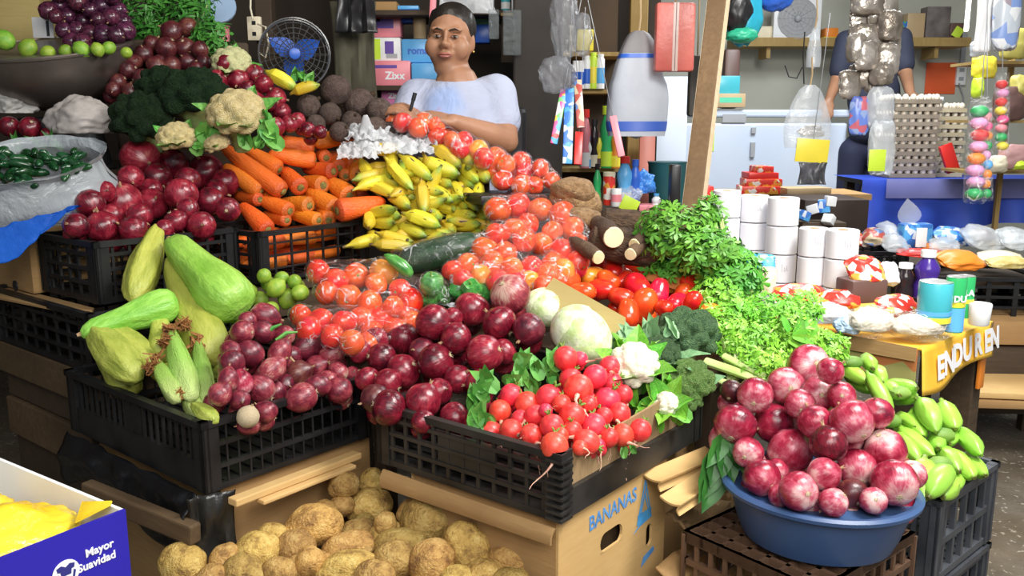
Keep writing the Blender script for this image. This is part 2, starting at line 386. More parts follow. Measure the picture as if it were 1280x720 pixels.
def carrot_t(k):
    rnd = random.Random(60+k)
    pr = [(-.5, .02), (-.49, .10), (-.46, .2), (-.40, .29), (-.2, .38), (0, .43), (.2, .47), (.36, .49), (.44, .46), (.48, .38), (.495, .24), (.485, .17)]
    me = axis_shape('carrot', pr, M_carrot, 16, 0, lambda a, t: 1+.025*math.sin(t*60+k)+.03*math.sin(2*a+k+t*5))
    cr = axis_shape('crown', [(.47, .20), (.50, .19), (.515, .12), (.512, .02)], M_crown, 10)
    return T('carrot', 'carrot', me, [('crown', cr)])
CA = [carrot_t(k) for k in range(3)]
def banana_t(name, mat, k, bend, stemL=.13, fat=1., tipmat=None):
    pr = [(-.5, .11), (-.5+stemL*.5, .12), (-.5+stemL, .17), (-.5+stemL+.06, .33), (-.22, .46), (0, .5), (.2, .47), (.34, .36), (.43, .20), (.47, .12), (.5, .10)]
    me = axis_shape(name, pr, mat, 15, 0, lambda a, t: (1+.07*math.cos(5*a+k)))
    return me
def bend_mesh(me, b, lw):
    "bend along x; lw = length/width so the unit-box bend keeps its look after scaling"
    return displace(me, lambda c: Vector((c.x, c.y, c.z+b*lw*(.25-c.x*c.x)*1.0)))
PL = [T('plantain', 'plantain', bend_mesh(banana_t('plantain', M_plantain, k, 0), [.10, .16, -.12, .05][k], 4)) for k in range(4)]
TOM = T('tomato', 'tomato', displace(MB().lathe([(math.sin(math.pi*i/12), -math.cos(math.pi*i/12)*.88) for i in range(13)], 20).mesh('tomato', M_tomato_b),
    lambda c: Vector((c.x, c.y, c.z-.16*math.exp(-((c.x**2+c.y**2)*14))*(1 if c.z > 0 else 0)))*(1+.02*math.cos(5*math.atan2(c.y, c.x)))),
    [('calyx', MB().sphere((0, 0, .74), .12, 6, (1, 1, .4)).mesh('calyx', M_stem))])
ROMA = T('plum_tomato', 'tomato', MB().lathe([(math.sin(math.pi*i/12)**.85*(.80+.04*math.sin(i)), -math.cos(math.pi*i/12)*1.15) for i in range(13)], 18).mesh('plum_tomato', M_tomato),
    [('stem_scar', MB().sphere((0, 0, 1.12), .09, 6, (1, 1, .4)).mesh('stem_scar', M_stem))])
LIME = T('lime', 'lime', MB().lathe([(math.sin(math.pi*i/10)*(.9), -math.cos(math.pi*i/10)*(1.0+.14*(i in (0, 10)))) for i in range(11)], 16).mesh('lime', M_lime))
BEET = [T('beet', 'beet', displace(ico(3, 'beet', M_beet), lambda c, k=k: c*(1+.08*noise.noise(c*1.2+Vector((k*7, 0, 0)))+.03*noise.noise(c*4))), [('leaf_stub', MB().tube([(0, 0, .9), (.05, 0, 1.12), (.08, .03, 1.22)], [.22, .16, .1], 8).mesh('leaf_stub', M_root_d))]) for k in range(2)]
def floret_head(name, mat, sub, n, seed, depth=.32, flat=.8, fine=.05, fscale=9):
    rnd = random.Random(seed); cs = []
    for i in range(n):
        z = 1-(i+.5)/n*1.35; a = i*2.39996+rnd.uniform(-.25, .25); r = math.sqrt(max(0, 1-z*z))
        cs.append((Vector((r*math.cos(a), r*math.sin(a), z)), rnd.uniform(.8, 1.15)))
    me = ico(sub, name, mat); wr = 2.1/math.sqrt(n)
    def f(c):
        d = min(((c-p).length/w for p, w in cs)); h = 1-depth*min(1, (d/wr)**2)
        if fine: h += fine*noise.noise(c*fscale+Vector((seed, 0, 0)))+fine*.5*noise.noise(c*fscale*2.2)
        q = c*h; q.z *= flat
        if c.z < -.35: q = Vector((q.x*.8, q.y*.8, -.35*flat*h+(q.z+.35*flat)*.3))
        return q
    return displace(me, f)
BROC_ME = [floret_head('crown', M_broc, 5, 22, 3+k, .30, .85, .05, 11) for k in range(2)]
CAUL_ME = [floret_head('curd', M_caul, 5, 34, 13+k, .17, .8, .035, 11) for k in range(2)]
def head(name, cat, me, M, label, mat, leafmat, nl, stalk=True, leaflen=.9, group=None, seed=1, lw=.7, part='crown', lz=-.35):
    t = thing(name, label, cat, M, group); o = new(part, me, t)
    o.material_slots[0].link = 'OBJECT'; o.material_slots[0].material = mat
    rnd = random.Random(seed)
    if stalk: MB().tube([(0, 0, -.2), (0, 0, -.7), (.05, 0, -1.25)], [.55, .34, .3], 10).build('stalk', M_brocstalk, t)
    for i in range(nl):
        a = i*2*math.pi/max(nl, 1)+rnd.uniform(-.4, .4)
        m = Matrix.Rotation(a, 4, 'Z') @ Matrix.Translation((.62, 0, lz)) @ Matrix.Rotation(-rnd.uniform(.7, 1.15), 4, 'Y')
        MB().leaf(m, leaflen*rnd.uniform(.8, 1.15), lw, .25, .5, 7, 0, .03).build('leaf', leafmat, t)
    return t
# ---------------------------------------------------------------- heaps
def view_tilt(rnd, spread=1.0, bias=None):
    "random orientation of the long axis, mostly lying or leaning towards the front"
    ax = Vector((rnd.uniform(-1, 1), rnd.uniform(-1, .4), rnd.uniform(-.6, .9))) if bias is None else Vector(bias)+Vector((rnd.uniform(-1, 1), rnd.uniform(-1, 1), rnd.uniform(-1, 1)))*spread
    if ax.length < .1: ax = Vector((0, 0, 1))
    return ax.to_track_quat('Z', 'Y').to_matrix().to_4x4() @ Matrix.Rotation(rnd.uniform(0, 6.28), 4, 'Z')
def relax(items, tol=.93, it=60):
    "items [u, v, rpx, d]; push the later / higher one of an overlapping pair back along its line of sight"
    for _ in range(it):
        moved = False
        for i in range(len(items)):
            for j in range(i):
                a, b = items[i], items[j]
                pa, pb = P(*a[:2], a[3]), P(*b[:2], b[3]); need = tol*(a[2]*a[3]+b[2]*b[3])/FPX
                dd = need-(pa-pb).length
                if dd > .001:
                    w = a if a[3] >= b[3] else b
                    w[3] += max(.4*dd, .002); moved = True
        if not moved: break
    return items
def zlabel(base, u, v, z, hid=False):
    "where in its heap a look-alike lies: height in the heap and the neighbour it is nearest to"
    if not z: return base
    vt, vl, um, a, b = z
    return base+' '+('buried below' if hid else 'at the top' if v < vt else 'at the bottom' if v > vl else 'halfway up')+', '+(a if u < um else b)
def heap(tmpls, pts, dfn, label, group, seed=1, fill=0., tol=.93, zmin=-9, mats=None, bias=None, spread=1., fillr=1.5, sq=None, labels=None):
    group, zone = group if isinstance(group, tuple) else (group, None)
    rnd = random.Random(seed); its = relax([[u, v, r, dfn(u, v)] for u, v, r, *_ in pts], tol)
    out = []
    for i, (u, v, r, d) in enumerate(its):
        s = r*d/FPX; p = P(u, v, d)
        M = Matrix.Translation(p) @ view_tilt(rnd, spread, bias) @ Matrix.Scale(s, 4)
        ex = pts[i][3] if len(pts[i]) > 3 else None
        o = put(tmpls[rnd.randrange(len(tmpls))] if not isinstance(ex, T) else ex, M, zlabel(label, u, v, zone), group, ex if isinstance(ex, bpy.types.Material) else None)
        if labels and i in labels: o['label'] = labels[i]
        out.append((p, s))
    full = list(out)
    for i, (u, v, r, d) in enumerate(its):
        if rnd.random() < fill:
            s = r*d/FPX*.95
            p = P(u+rnd.uniform(-.5, .5)*r, v+rnd.uniform(.1, .6)*r, d)+P(u, v, 1).normalized()*0+(P(u, v, d)-Vector((0, 0, CAMZ))).normalized()*s*fillr-Vector((0, 0, s*.5))
            ok = p.z > zmin
            for q, w in full:
                if (q-p).length < .8*(w+s): ok = False; break
            if ok:
                put(tmpls[rnd.randrange(len(tmpls))], Matrix.Translation(p) @ view_tilt(rnd, spread, bias) @ Matrix.Scale(s, 4), zlabel(label, u, v, zone, True), group); full.append((p, s))
    return out
def seg(t, u1, v1, u2, v2, w, dfn, label, group=None, dd=0, L=None, roll=0, flip=1, mat=None, up=None, wz=1.):
    d1, d2 = dfn(u1, v1)+dd, dfn(u2, v2)+dd; p2 = P(u2, v2, d2); p1 = P(u1, v1, d1)
    n = 0
    while L and (p2-p1).length < L and n < 80: d1 += .005; p1 = P(u1, v1, d1); n += 1
    ww = w*d2/FPX; ax = p2-p1
    view = (Vector((0, 0, CAMZ))-p2).normalized()
    M = frame((p1+p2)/2, ax, up or (view*.6+Vector((0, 0, 1)))) @ Matrix.Rotation(R_(roll), 4, 'X') @ Matrix.Diagonal((ax.length, ww, ww*flip*wz, 1))
    return put(t, M, label, group, mat)
def lin(v1, d1, v2, d2, u0=0, ku=0, kabs=0):
    return lambda u, v: d1+(v-v1)/(v2-v1)*(d2-d1)+ku*(u-u0)+kabs*abs(u-u0)
# ---------------------------------------------------------------- setting materials
M_black = pm('black_plastic', (.006, .006, .007), (.016, .016, .017), 9, .42, .25, 40, 0, .01, .002)
M_black_dusty = pm('dusty_black_plastic', (.008, .008, .008), (.034, .031, .028), 6, .45, .25, 40, 0, .01, .002)
M_grey_crate = pm('dark_grey_plastic', (.030, .034, .044), (.070, .076, .090), 7, .45, .2, 40)
M_brown_crate = pm('brown_plastic', (.085, .045, .025), (.16, .09, .055), 7, .55, .2, 30)
def board_mat(name, a, b, c, sc=(1, 9, 9), rough=.75, bump=.3):
    s = NT(name); s.set(Roughness=rough)
    mp = s.n('ShaderNodeMapping'); mp.inputs['Scale'].default_value = sc; s.l(s.ovec(), mp.inputs[0])
    g = s.noise(6, 5, mp.outputs[0], .6, .6); st = s.noise(2.5, 4)
    col = s.mix(s.ramp(st, [(.35, (0, 0, 0)), (.75, (1, 1, 1))]), s.ramp(g, [(.3, a), (.7, b)]), c)
    s.color(col); s.bump(g, bump, .002); return s.mat
M_wood = board_mat('weathered_wood', (.15, .09, .045), (.26, .165, .085), (.12, .075, .04))
M_wood_l = board_mat('pine_post', (.15, .088, .04), (.24, .15, .075), (.14, .08, .038), (9, 9, 1))
M_wood_edge = board_mat('pale_pine_edge', (.60, .47, .30), (.74, .60, .42), (.5, .38, .24), (9, 9, 1))
M_wood_d = board_mat('old_dark_wood', (.045, .028, .014), (.085, .053, .028), (.038, .023, .012))
M_wood_m = board_mat('dimmed_wood', (.075, .045, .02), (.14, .085, .04), (.06, .036, .016))  # wood darkened to stand for the weak light at the lower left
M_wood_y = board_mat('varnished_pine', (.34, .22, .07), (.44, .30, .11), (.30, .19, .06), (9, 9, 1))
M_card = board_mat('cardboard', (.40, .235, .09), (.50, .31, .13), (.32, .18, .07), (2, 2, 30), .85, .15)
M_card_l = board_mat('fresh_cardboard', (.60, .38, .15), (.70, .47, .20), (.52, .32, .12), (2, 2, 14), .8, .12)
M_card_o = board_mat('olive_cardboard', (.40, .31, .11), (.48, .38, .15), (.36, .27, .1), (2, 2, 14), .8, .12)
M_card_r = board_mat('reddish_cardboard', (.50, .16, .03), (.58, .21, .05), (.42, .12, .03), (2, 2, 14), .8, .12)
M_corr = board_mat('corrugated_edge', (.30, .19, .09), (.44, .30, .15), (.24, .15, .07), (60, 60, 2), .9, .5)
M_white = pm('white_plastic', (.82, .83, .84), (.88, .88, .88), 5, .4)
M_ink_b = pm('blue_ink', (.06, .22, .55), (.12, .34, .68), 20, .8)
M_ink_w = pm('white_ink', (.85, .85, .88)); M_ink_k = pm('black_ink', (.02, .02, .025))
# ---------------------------------------------------------------- room
def floor_mat():
    s = NT('worn_concrete'); c = s.ramp(s.noise(3, 6, rough=.7), [(.3, (.075, .062, .045)), (.55, (.135, .11, .08)), (.75, (.19, .155, .115))])
    peb = s.ramp(s.noise(60, 2), [(.62, (0, 0, 0)), (.7, (1, 1, 1))]); s.color(s.mix(peb, c, (.36, .32, .25)))
    s.l(s.ramp(s.noise(2.2, 4), [(.4, (.25, .25, .25)), (.6, (.7, .7, .7))]), s.b.inputs['Roughness']); s.bump(s.noise(25, 5), .4, .006); return s.mat
M_wallr = pm('painted_wall', (.50, .50, .43), (.57, .57, .50), 1.5, .8, .1, 30)
M_walld = pm('dark_board_wall', (.030, .022, .016), (.055, .040, .028), 2, .85, .2, 20)
M_ceil = pm('corrugated_roof_sheet', (.16, .15, .14), (.22, .21, .19), 2, .8)
struct(MB().box(-4.5, 5.5, -3, 7.6, -.1, 0).build('floor', floor_mat(), smooth=False))
struct(MB().box(.75, 5.5, 7.45, 7.55, 0, 2.9).build('wall_back', M_wallr, smooth=False))
struct(MB().box(-4.5, .65, 4.62, 4.72, 0, 2.9).build('wall_rear_stall', M_walld, smooth=False))
struct(MB().box(.65, .75, 4.62, 7.45, 0, 2.9).build('wall_partition', M_walld, smooth=False))
struct(MB().box(-3.1, -3.0, 1.2, 4.62, 0, 2.9).build('wall_left', M_walld, smooth=False))
struct(MB().box(5.4, 5.5, 3.0, 7.45, 0, 2.9).build('wall_right', M_wallr, smooth=False))
struct(MB().box(-4.5, 5.5, 2.0, 7.6, 2.9, 2.95).build('ceiling', M_ceil, smooth=False))  # unseen ceiling, added to keep the rear of the stall darker
# ---------------------------------------------------------------- crates, boxes
def panel(mb, M, L, h, hs, nv, tv=.006, th=.012, solids=(), wv=.008):
    "a lattice in the xz plane, outer face at y=0, depth towards +y"
    for z0, z1 in hs: mb.box(0, L, 0, th, z0*h, z1*h, M)
    if nv:
        for i in range(nv+1): x = i*L/nv; mb.box(x-wv/2, x+wv/2, .002, tv, .02*h, .98*h, M)
    for a, b, c, d in solids: mb.box(a*L, b*L, .003, th*.8, c*h, d*h, M)
def crate(label, M, lx, ly, h, mat, sx, sy, group=None, ribs=False, open_front=False, name='plastic_crate'):
    t = thing(name, label, 'crate', M, group)
    b = MB().box(.006, lx-.006, .006, ly-.006, 0, .008)
    n = int(lx/.04)
    for i in range(n): b.box((i+.25)*lx/n, (i+.55)*lx/n, .006, ly-.006, .008, .013)
    b.build('base', mat, t, False)
    A = Matrix.Identity(4); Bm = Matrix.Translation((lx, ly, 0)) @ rz(180)
    Cm = Matrix.Translation((0, ly, 0)) @ rz(-90); Dm = Matrix.Translation((lx, 0, 0)) @ rz(90)
    for q, L, st in ((A, lx, sx), (Bm, lx, sx), (Cm, ly, sy), (Dm, ly, sy)):
        mb = MB(); panel(mb, q, L, h, *st); mb.build('side_panel', mat, t, False)
    for x in (0, lx):
        for y in (0, ly):
            sxn = 1 if x == 0 else -1; syn = 1 if y == 0 else -1
            p = MB(); e = .0025
            for (w, d) in ((.036, .013), (.013, .036)):
                p.box(min(x-e*sxn, x+w*sxn), max(x-e*sxn, x+w*sxn), min(y-e*syn, y+d*syn), max(y-e*syn, y+d*syn), 0, h+.004)
            o = p.build('corner_post', mat, t, False)
            if ribs and x == 0 and y == 0:
                r = MB()
                for i in range(9): r.box(-.009, .03, -.009, .03, (i+.25)*h/9.3, (i+.62)*h/9.3)
                r.build('corner_rib', mat, o, False)
    r = MB(); e = .006
    for a in ((-e, lx+e, -e, .012), (-e, lx+e, ly-.012, ly+e), (-e, .012, -e, ly+e), (lx-.012, lx+e, -e, ly+e)):
        if open_front and a[3] == .012: continue
        r.box(*a, h-.012, h+.003)
    r.build('rim', mat, t, False); return t
G3 = [(0, .10), (.28, .34), (.52, .58), (.76, .82), (.92, 1)]
def carton(name, label, M, lx, ly, h, mat, th=.006, open_top=True, flaps=(), cat='box', group=None, inner=None):
    t = thing(name, label, cat, M, group)
    MB().box(0, lx, 0, ly, 0, th).build('bottom', mat, t, False)
    for a in ((0, lx, 0, th), (0, lx, ly-th, ly), (0, th, th, ly-th), (lx-th, lx, th, ly-th)): MB().box(*a, th, h).build('side', mat, t, False)
    if not open_top: MB().box(0, lx, 0, ly, h, h+th).build('lid', mat, t, False)
    return t
def flat_sheet(name, label, pts, th, mat, cat='cardboard', group=None, bend=0, n=8, parent=None):
    "four world corners a,b,c,d (a-b one side, d-c the other) -> a slab with thickness"
    a, b, c, d = [Vector(p) for p in pts]; nrm = (b-a).cross(d-a).normalized()
    mb = MB(); f = lambda s, q: (a*(1-s)+b*s)*(1-q)+(d*(1-s)+c*s)*q+nrm*bend*math.sin(math.pi*q)
    k = n+1; vs = [f(i, j/n)+nrm*w for w in (0, th) for i in (0, 1) for j in range(k)]
    fs = []
    for j in range(n):
        fs += [(j, j+1, k+j+1, k+j), (2*k+j, 3*k+j, 3*k+j+1, 2*k+j+1), (j, 2*k+j, 2*k+j+1, j+1), (k+j, k+j+1, 3*k+j+1, 3*k+j)]
    fs += [(0, k, 3*k, 2*k), (n, 2*k+n, 3*k+n, k+n)]
    mb.add(vs, fs); o = mb.build(name, mat, parent, True)
    if parent is None: tag(o, label, cat, group)
    return o
# stepped stand under the heaps (stall axes turned 51 degrees)
SA = 51.0
def SF(x, y, z): c, s = math.cos(R_(SA)), math.sin(R_(SA)); return Vector((c*x-s*y, s*x+c*y, z))
def stand(label, x0, x1, y0, y1, z, mat=M_wood_d, nb=5):
    t = thing('display_stand', label, 'stand', TR(SF(x0, y0, 0), SA))
    lx, ly = x1-x0, y1-y0
    for i in range(nb): MB().box(0, lx, i*ly/nb+.004, (i+1)*ly/nb-.004, z-.022, z).build('plank', mat, t, False)
    for x in (.02, lx-.06):
        for y in (.02, ly-.06): MB().box(x, x+.04, y, y+.04, 0, z-.022).build('leg', mat, t, False)
    for y in (.02, ly-.06): MB().box(.06, lx-.06, y, y+.025, z-.1, z-.022).build('rail', mat, t, False)
    return t
stand('rough plank stand under the tomato bags and cabbage', 1.93, 2.5, .92, 1.55, .62)
stand('rough plank stand behind the chayote crate', 1.42, 2.0, 1.56, 2.18, .66)
stand('rough plank stand under the plantain heap', 2.0, 2.16, 1.56, 2.9, .74, nb=6)
stand('rough plank stand under the red onion and carrot crates', 1.50, 1.99, 2.2, 2.95, .755)
stand('tall plank stand carrying the broccoli and the metal bowl', 1.2, 2.1, 2.97, 3.75, 1.08)
# front crates
cM = crate('black plastic crate of red onions, radishes and cabbages above the banana box', TR((.094, 1.60, .477), 51.7), .60, .51, .14, M_black_dusty,
      ([(0, .34), (.34, .42)], 0, .006, .014, ()), (G3, 12, .008, .012, [(.36, .66, .3, .78)], .009), ribs=True, open_front=True)
cL = crate('black plastic crate of chayotes, corn and young onions', TR((-.642, 1.736, .477), 50.2), .45, .62, .155, M_black,
      ([(0, .08), (.3, .36), (.62, .68), (.92, 1)], 16, .005, .012, (), .004), ([(0, .42), (.92, 1)], 22, .008, .012, [(.44, .56, .4, .95)], .006))
crate('black plastic crate heaped with large red onions beside the carrots', TR((-1.10, 2.30, .765), 51.6), .43, .33, .165, M_black,
      (G3, 9, .008, .012, (), .008), (G3, 6, .008, .012, (), .008))
crate('black plastic crate of carrots beside the plantains', TR((-.754, 2.594, .765), 53), .44, .32, .155, M_black,
      ([(0, .08), (.25, .28), (.5, .54), (.75, .78), (.92, 1)], 7, .007, .012, (), .007), (G3, 6, .007, .012, (), .007))
crate('empty black plastic crate under the cardboard sheet, below the onion crate', TR((-1.085, 2.205, .60), 51), .44, .62, .158, M_black,
      (G3, 9, .008, .012, (), .008), (G3, 9, .008, .012, (), .009))
crate('dark grey plastic crate of green bananas, upper of two stacked on the floor', TR((.945, 1.825, .215), 42), .34, .36, .205, M_grey_crate,
      ([(0, .08), (.42, .5), (.86, 1)], 6, .014, .016, (), .012), ([(0, .08), (.42, .5), (.86, .9), (.93, 1)], 7, .014, .016, (), .010))
crate('dark grey plastic crate at floor level, lower of two stacked', TR((.945, 1.825, 0), 42), .34, .36, .205, M_grey_crate,
      ([(0, .08), (.42, .5), (.86, 1)], 6, .014, .016, (), .012), ([(0, .08), (.42, .5), (.86, .9), (.93, 1)], 7, .014, .016, (), .010))
# brown crate lying bottom-up under the basin
t = thing('upturned_crate', 'brown plastic crate turned upside down under the blue basin', 'crate', TR((.60, 1.57, 0), 40))
b = MB()
for i in range(10): b.box(i*.38/10, i*.38/10+.010, 0, .34, .325, .350)
for i in range(8): b.box(0, .39, i*.33/7, i*.33/7+.010, .328, .350)
b.box(.01, .38, .01, .33, .318, .326); b.build('base_grid', M_brown_crate, t, False)
for q, L in ((Matrix.Identity(4), .39), (Matrix.Translation((.39, .34, 0)) @ rz(180), .39), (Matrix.Translation((0, .34, 0)) @ rz(-90), .34), (Matrix.Translation((.39, 0, 0)) @ rz(90), .34)):
    mb = MB(); panel(mb, q, L, .35, [(0, .08), (.3, .34), (.56, .6), (.78, .82), (.93, 1)], 9, .008, .012, (), .010); mb.build('side_panel', M_brown_crate, t, False)
# basin
B0 = Vector((.668, 1.80, .354))
t = thing('basin', 'round blue plastic basin heaped with pink onions', 'basin', Matrix.Translation(B0) @ Matrix.Rotation(R_(-1.5), 4, 'X') @ Matrix.Rotation(R_(1), 4, 'Y') @ Matrix.Diagonal((.985, .985, 1.04, 1)))
M_basin = pm('blue_plastic', (.030, .072, .185), (.045, .095, .22), 4, .4, .05, 20)
BS = .94; pr = [(0, .002), (.15, 0), (.160, .004), (.172, .03), (.198, .108)]
body = MB().lathe(pr+[(.193, .108), (.167, .032), (.155, .01), (0, .008)], 56).build('body', M_basin, t)
MB().lathe([(.192, .104), (.204, .101), (.212, .106), (.213, .113), (.206, .118), (.194, .116), (.191, .110), (.192, .104)], 56).build('rim', M_basin, t)
# ---------------------------------------------------------------- banana carton under the middle crate
AX = 51.7; e1 = Vector((math.cos(R_(AX)), math.sin(R_(AX)), 0)); e2 = Vector((-e1.y, e1.x, 0))
A0 = Vector((.094, 1.60, 0))+e1*.012+e2*.012
def carton_face_hole(t, mat):
    "front face (along local x at y=0) with a cut hand hole"
    L, h = .44, .30; x0, x1, z0, z1 = .155, .245, .168, .212
    mb = MB()
    for a, b_, c, d in ((0, x0, .17, h), (x1, L, .17, h), (x0, x1, z1, h), (x0, x1, .17, z0+.0), (0, .352, 0, .17), (.378, L, 0, .17), (.352, .378, 0, .105), (.352, .378, .16, .17)):
        if d > c: mb.box(a, b_, -.0, .006, c, d)
    def fil(cx, cz, sx, sz, r):
        arc = [(cx+sx*r-sx*r*math.cos(a), cz+sz*r-sz*r*math.sin(a)) for a in [k*math.pi/8 for k in range(5)]]
        n = len(arc); pl = [(cx, cz)]+arc; m = len(pl)
        mb.add([(x, y, z) for y in (0, .006) for x, z in pl], [tuple(range(m)), tuple(range(2*m-1, m-1, -1))]+[(i, (i+1) % m, m+(i+1) % m, m+i) for i in range(m)])
    for a0, a1, b0, b1, r in ((x0, x1, z0, z1, .021), (.352, .378, .105, .16, .0125)):
        for cx, sx in ((a0, 1), (a1, -1)):
            for cz, sz in ((b0, 1), (b1, -1)): fil(cx, cz, sx, sz, r)
    mb.build('front_side', mat, t, False)
bt = thing('banana_carton', 'cardboard carton printed BANANAS in blue, under the radish crate', 'box', TR(A0+Vector((0, 0, .17)), AX))
carton_face_hole(bt, M_card_l)
MB().box(0, .44, .40, .406, 0, .30).build('back_side', M_card_l, bt, False)
for x in (0, .434): MB().box(x, x+.006, .006, .40, 0, .30).build('end_side', M_card, bt, False)
MB().box(0, .44, 0, .406, -.006, 0).build('bottom', M_card, bt, False)
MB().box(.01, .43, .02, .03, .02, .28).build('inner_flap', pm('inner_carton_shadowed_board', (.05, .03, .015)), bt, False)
new('lettering', text_mesh('BANANAS', .046, M_ink_b, .0006), bt, face_M((.205, -.001, .255), (1, 0, .015)) @ Matrix.Scale(.92, 4, (1, 0, 0)))
lg = MB()
lg.prism([(-.03, -.05), (.03, -.05), (.03, -.025), (-.03, -.025)], 0, .0006); 
for a, b_ in (((-.032, -.05), (0, .05)), ((.032, -.05), (0, .05)), ((-.018, -.028), (.004, .03)), ((.018, -.028), (-.002, .02))):
    d = Vector((b_[0]-a[0], b_[1]-a[1])); nn = Vector((-d.y, d.x)).normalized()*.0022
    lg.prism([(a[0]-nn.x, a[1]-nn.y), (b_[0]-nn.x, b_[1]-nn.y), (b_[0]+nn.x, b_[1]+nn.y), (a[0]+nn.x, a[1]+nn.y)], 0, .0006)
lg.prism([(-.048, -.064), (-.02, -.055), (.028, -.05), (-.02, -.05)], 0, .0006)
lg.build('printed_mark', pm('cyan_ink', (.05, .30, .66), (.10, .42, .78), 30, .8), bt, False, face_M((.34, -.001, .226), (1, 0, 0)))
MB().prism([(-.03, -.01), (.03, .01), (.026, .022), (-.02, .012)], 0, .0006).build('printed_mark', M_ink_b, bt, False, face_M((.36, -.001, .075), (1, 0, 0)))
carton('carton', 'plain cardboard carton under the banana carton, resting on the floor', TR(A0-Vector((0, 0, 0))+e1*.01, AX), .42, .39, .155, M_card, open_top=False)
carton('carton', 'brown cardboard carton standing behind the banana carton', TR(A0+e1*.50+e2*.05, AX), .20, .42, .43, M_card, open_top=False)
# sheet under the middle crate with drooping left side
zc = .474
flat_sheet('cardboard_sheet', 'folded cardboard sheet drooping from under the onion and radish crate', [A0+Vector((0, 0, zc-.004))-e1*.022-e2*.01, A0+e2*.47-e1*.022+Vector((0, 0, zc-.004)), A0+e2*.47-e1*.03+Vector((0, 0, zc-.045)), A0-e2*.005-e1*.03+Vector((0, 0, zc-.038))], .005, M_card, bend=.006)  # darker board colour stands for the shadow below the crate
for i, (u0, v0, u1, v1, w) in enumerate(((826, 604, 905, 570, 11), (850, 634, 898, 602, 11))):
    a, b_ = PZ(u0, v0, .455-.028*(i == 1)), PZ(u1, v1, .47-.03*(i == 1)); dz = Vector((0, 0, -w*.0019)); ins = e2*.05*(i < 2)
    _cp = flat_sheet('cardboard_piece', ['bent cardboard strip poking out beside the banana carton', 'smaller curled cardboard strip below the bent strip', 'thin cardboard edge between the crate and the banana carton'][i], [a, b_, b_+ins-dz*.4, a+ins-dz*.4] if i < 2 else [a, b_, b_+dz*.3, a+dz*.3], .005, M_card_l, bend=-.006 if i < 2 else 0)
    if i < 2: flat_sheet('fold', '', [a, b_, b_+dz, a+dz], .004, M_card_l, bend=.005, parent=_cp)
# liner inside the middle crate, right side
flat_sheet('cardboard_liner', 'corrugated cardboard liner standing along the crate edge below the radishes and broccoli', [Vector((.094, 1.60, .52))+e1*.035+e2*.018, Vector((.094, 1.60, .52))+e1*.60+e2*.018, Vector((.094, 1.60, .628))+e1*.615+e2*.016, Vector((.094, 1.60, .603))+e1*.035+e2*.016], .006, M_corr)
# crumpled kraft board by the floor right of the carton
for i, (q, s) in enumerate((((.46, 1.90, .22), .9), ((.47, 2.0, .30), .7), ((.55, 2.08, .27), .6))):
    mb = MB(); rnd = random.Random(i)
    mb.sheet(lambda a, b_: Vector(((a-.5)*.30*s, (b_-.5)*.17*s, .03*noise.noise(Vector((a*3+i*5, b_*4, 0)))+.016*noise.noise(Vector((a*9, b_*9, i))))), 16, 10)
    o = mb.build('crumpled_board', M_card if i != 1 else M_corr, None, True, Matrix.Translation(q) @ rz(52) @ Matrix.Rotation(.55, 4, 'X'))
    o.modifiers.new('s', 'SOLIDIFY').thickness = .006
    tag(o, ['torn brown board crumpled beside the banana carton', 'frayed corrugated board behind the torn brown board', 'small crumpled board piece below the celery leaves'][i], 'cardboard')
# ---------------------------------------------------------------- boxes under the chayote crate
N0 = Vector((-.642, 1.736, 0)); LA = 50.2; f1 = Vector((math.cos(R_(LA)), math.sin(R_(LA)), 0)); f2 = Vector((-f1.y, f1.x, 0))
carton('carton', 'brown cardboard carton under the chayote crate, beside the potatoes', TR(N0+f1*.045+f2*.02, LA), .42, .56, .47, M_card, open_top=False)
t = thing('split_timber', 'split wooden slat wedged under the chayote crate above the potatoes', 'wood', None)
a, b_ = P(290, 628, 1.845), P(447, 568, 2.13)
for dz, w in ((0, .016), (-.014, .010)):
    MB().cbox((b_-a).length*(1 if dz == 0 else .75), .03, w, .003).build('splinter', M_card_l, t, False, frame((a+b_)/2+Vector((.02 if dz else 0, 0, dz)), b_-a))
# black bag under left face
mb = MB(); mb.sheet(lambda a, b_: (N0+f2*(.02+.60*a)+Vector((0, 0, .475-b_*(.115+.035*math.sin(a*7)))) - f1*(.012+.03*math.sin(b_*2.6)+.014*noise.noise(Vector((a*9, b_*4, 2))))), 40, 14)
o = mb.build('bin_bag', pm('black_bag_film', (.006, .006, .007), (.012, .012, .013), 5, .28, .6, 12, 0, .01, .01), None)
o.modifiers.new('s', 'SOLIDIFY').thickness = .002; tag(o, 'black plastic bin bag hanging below the chayote crate', 'bag')
def rag(name, label, base, dirv, w, h, mat, seed, amp=.03, cat='bag', n=18):
    mb = MB(); d = Vector(dirv).normalized(); nrm = d.cross(Vector((0, 0, 1)))
    mb.sheet(lambda a, b_: Vector(base)+d*((a-.5)*w*(1-.5*b_+.5*b_*b_))+Vector((0, 0, -b_*h))+nrm*amp*(noise.noise(Vector((a*6+seed, b_*2, 0)))+.5*math.sin(a*14+seed)*b_), n, n)
    o = mb.build(name, mat); o.modifiers.new('s', 'SOLIDIFY').thickness = .002; return tag(o, label, cat)
rag('bin_bag', 'twisted black plastic bag hanging at the crate corner above the potatoes', N0+f1*.01+Vector((0, 0, .475)), f1+f2*-.4, .10, .17, pm('dark_bag_film', (.010, .010, .010), (.03, .028, .025), 6, .35, .6, 14, 0, .01, .01), 3, .02)
for i in range(3):
    MB().cbox(.60, .09, .02, .004).build  # planks below
t = thing('plank_stack', 'dark wooden planks and boards stacked under the corner crates', 'wood', TR((-1.085, 2.205, 0), 51))
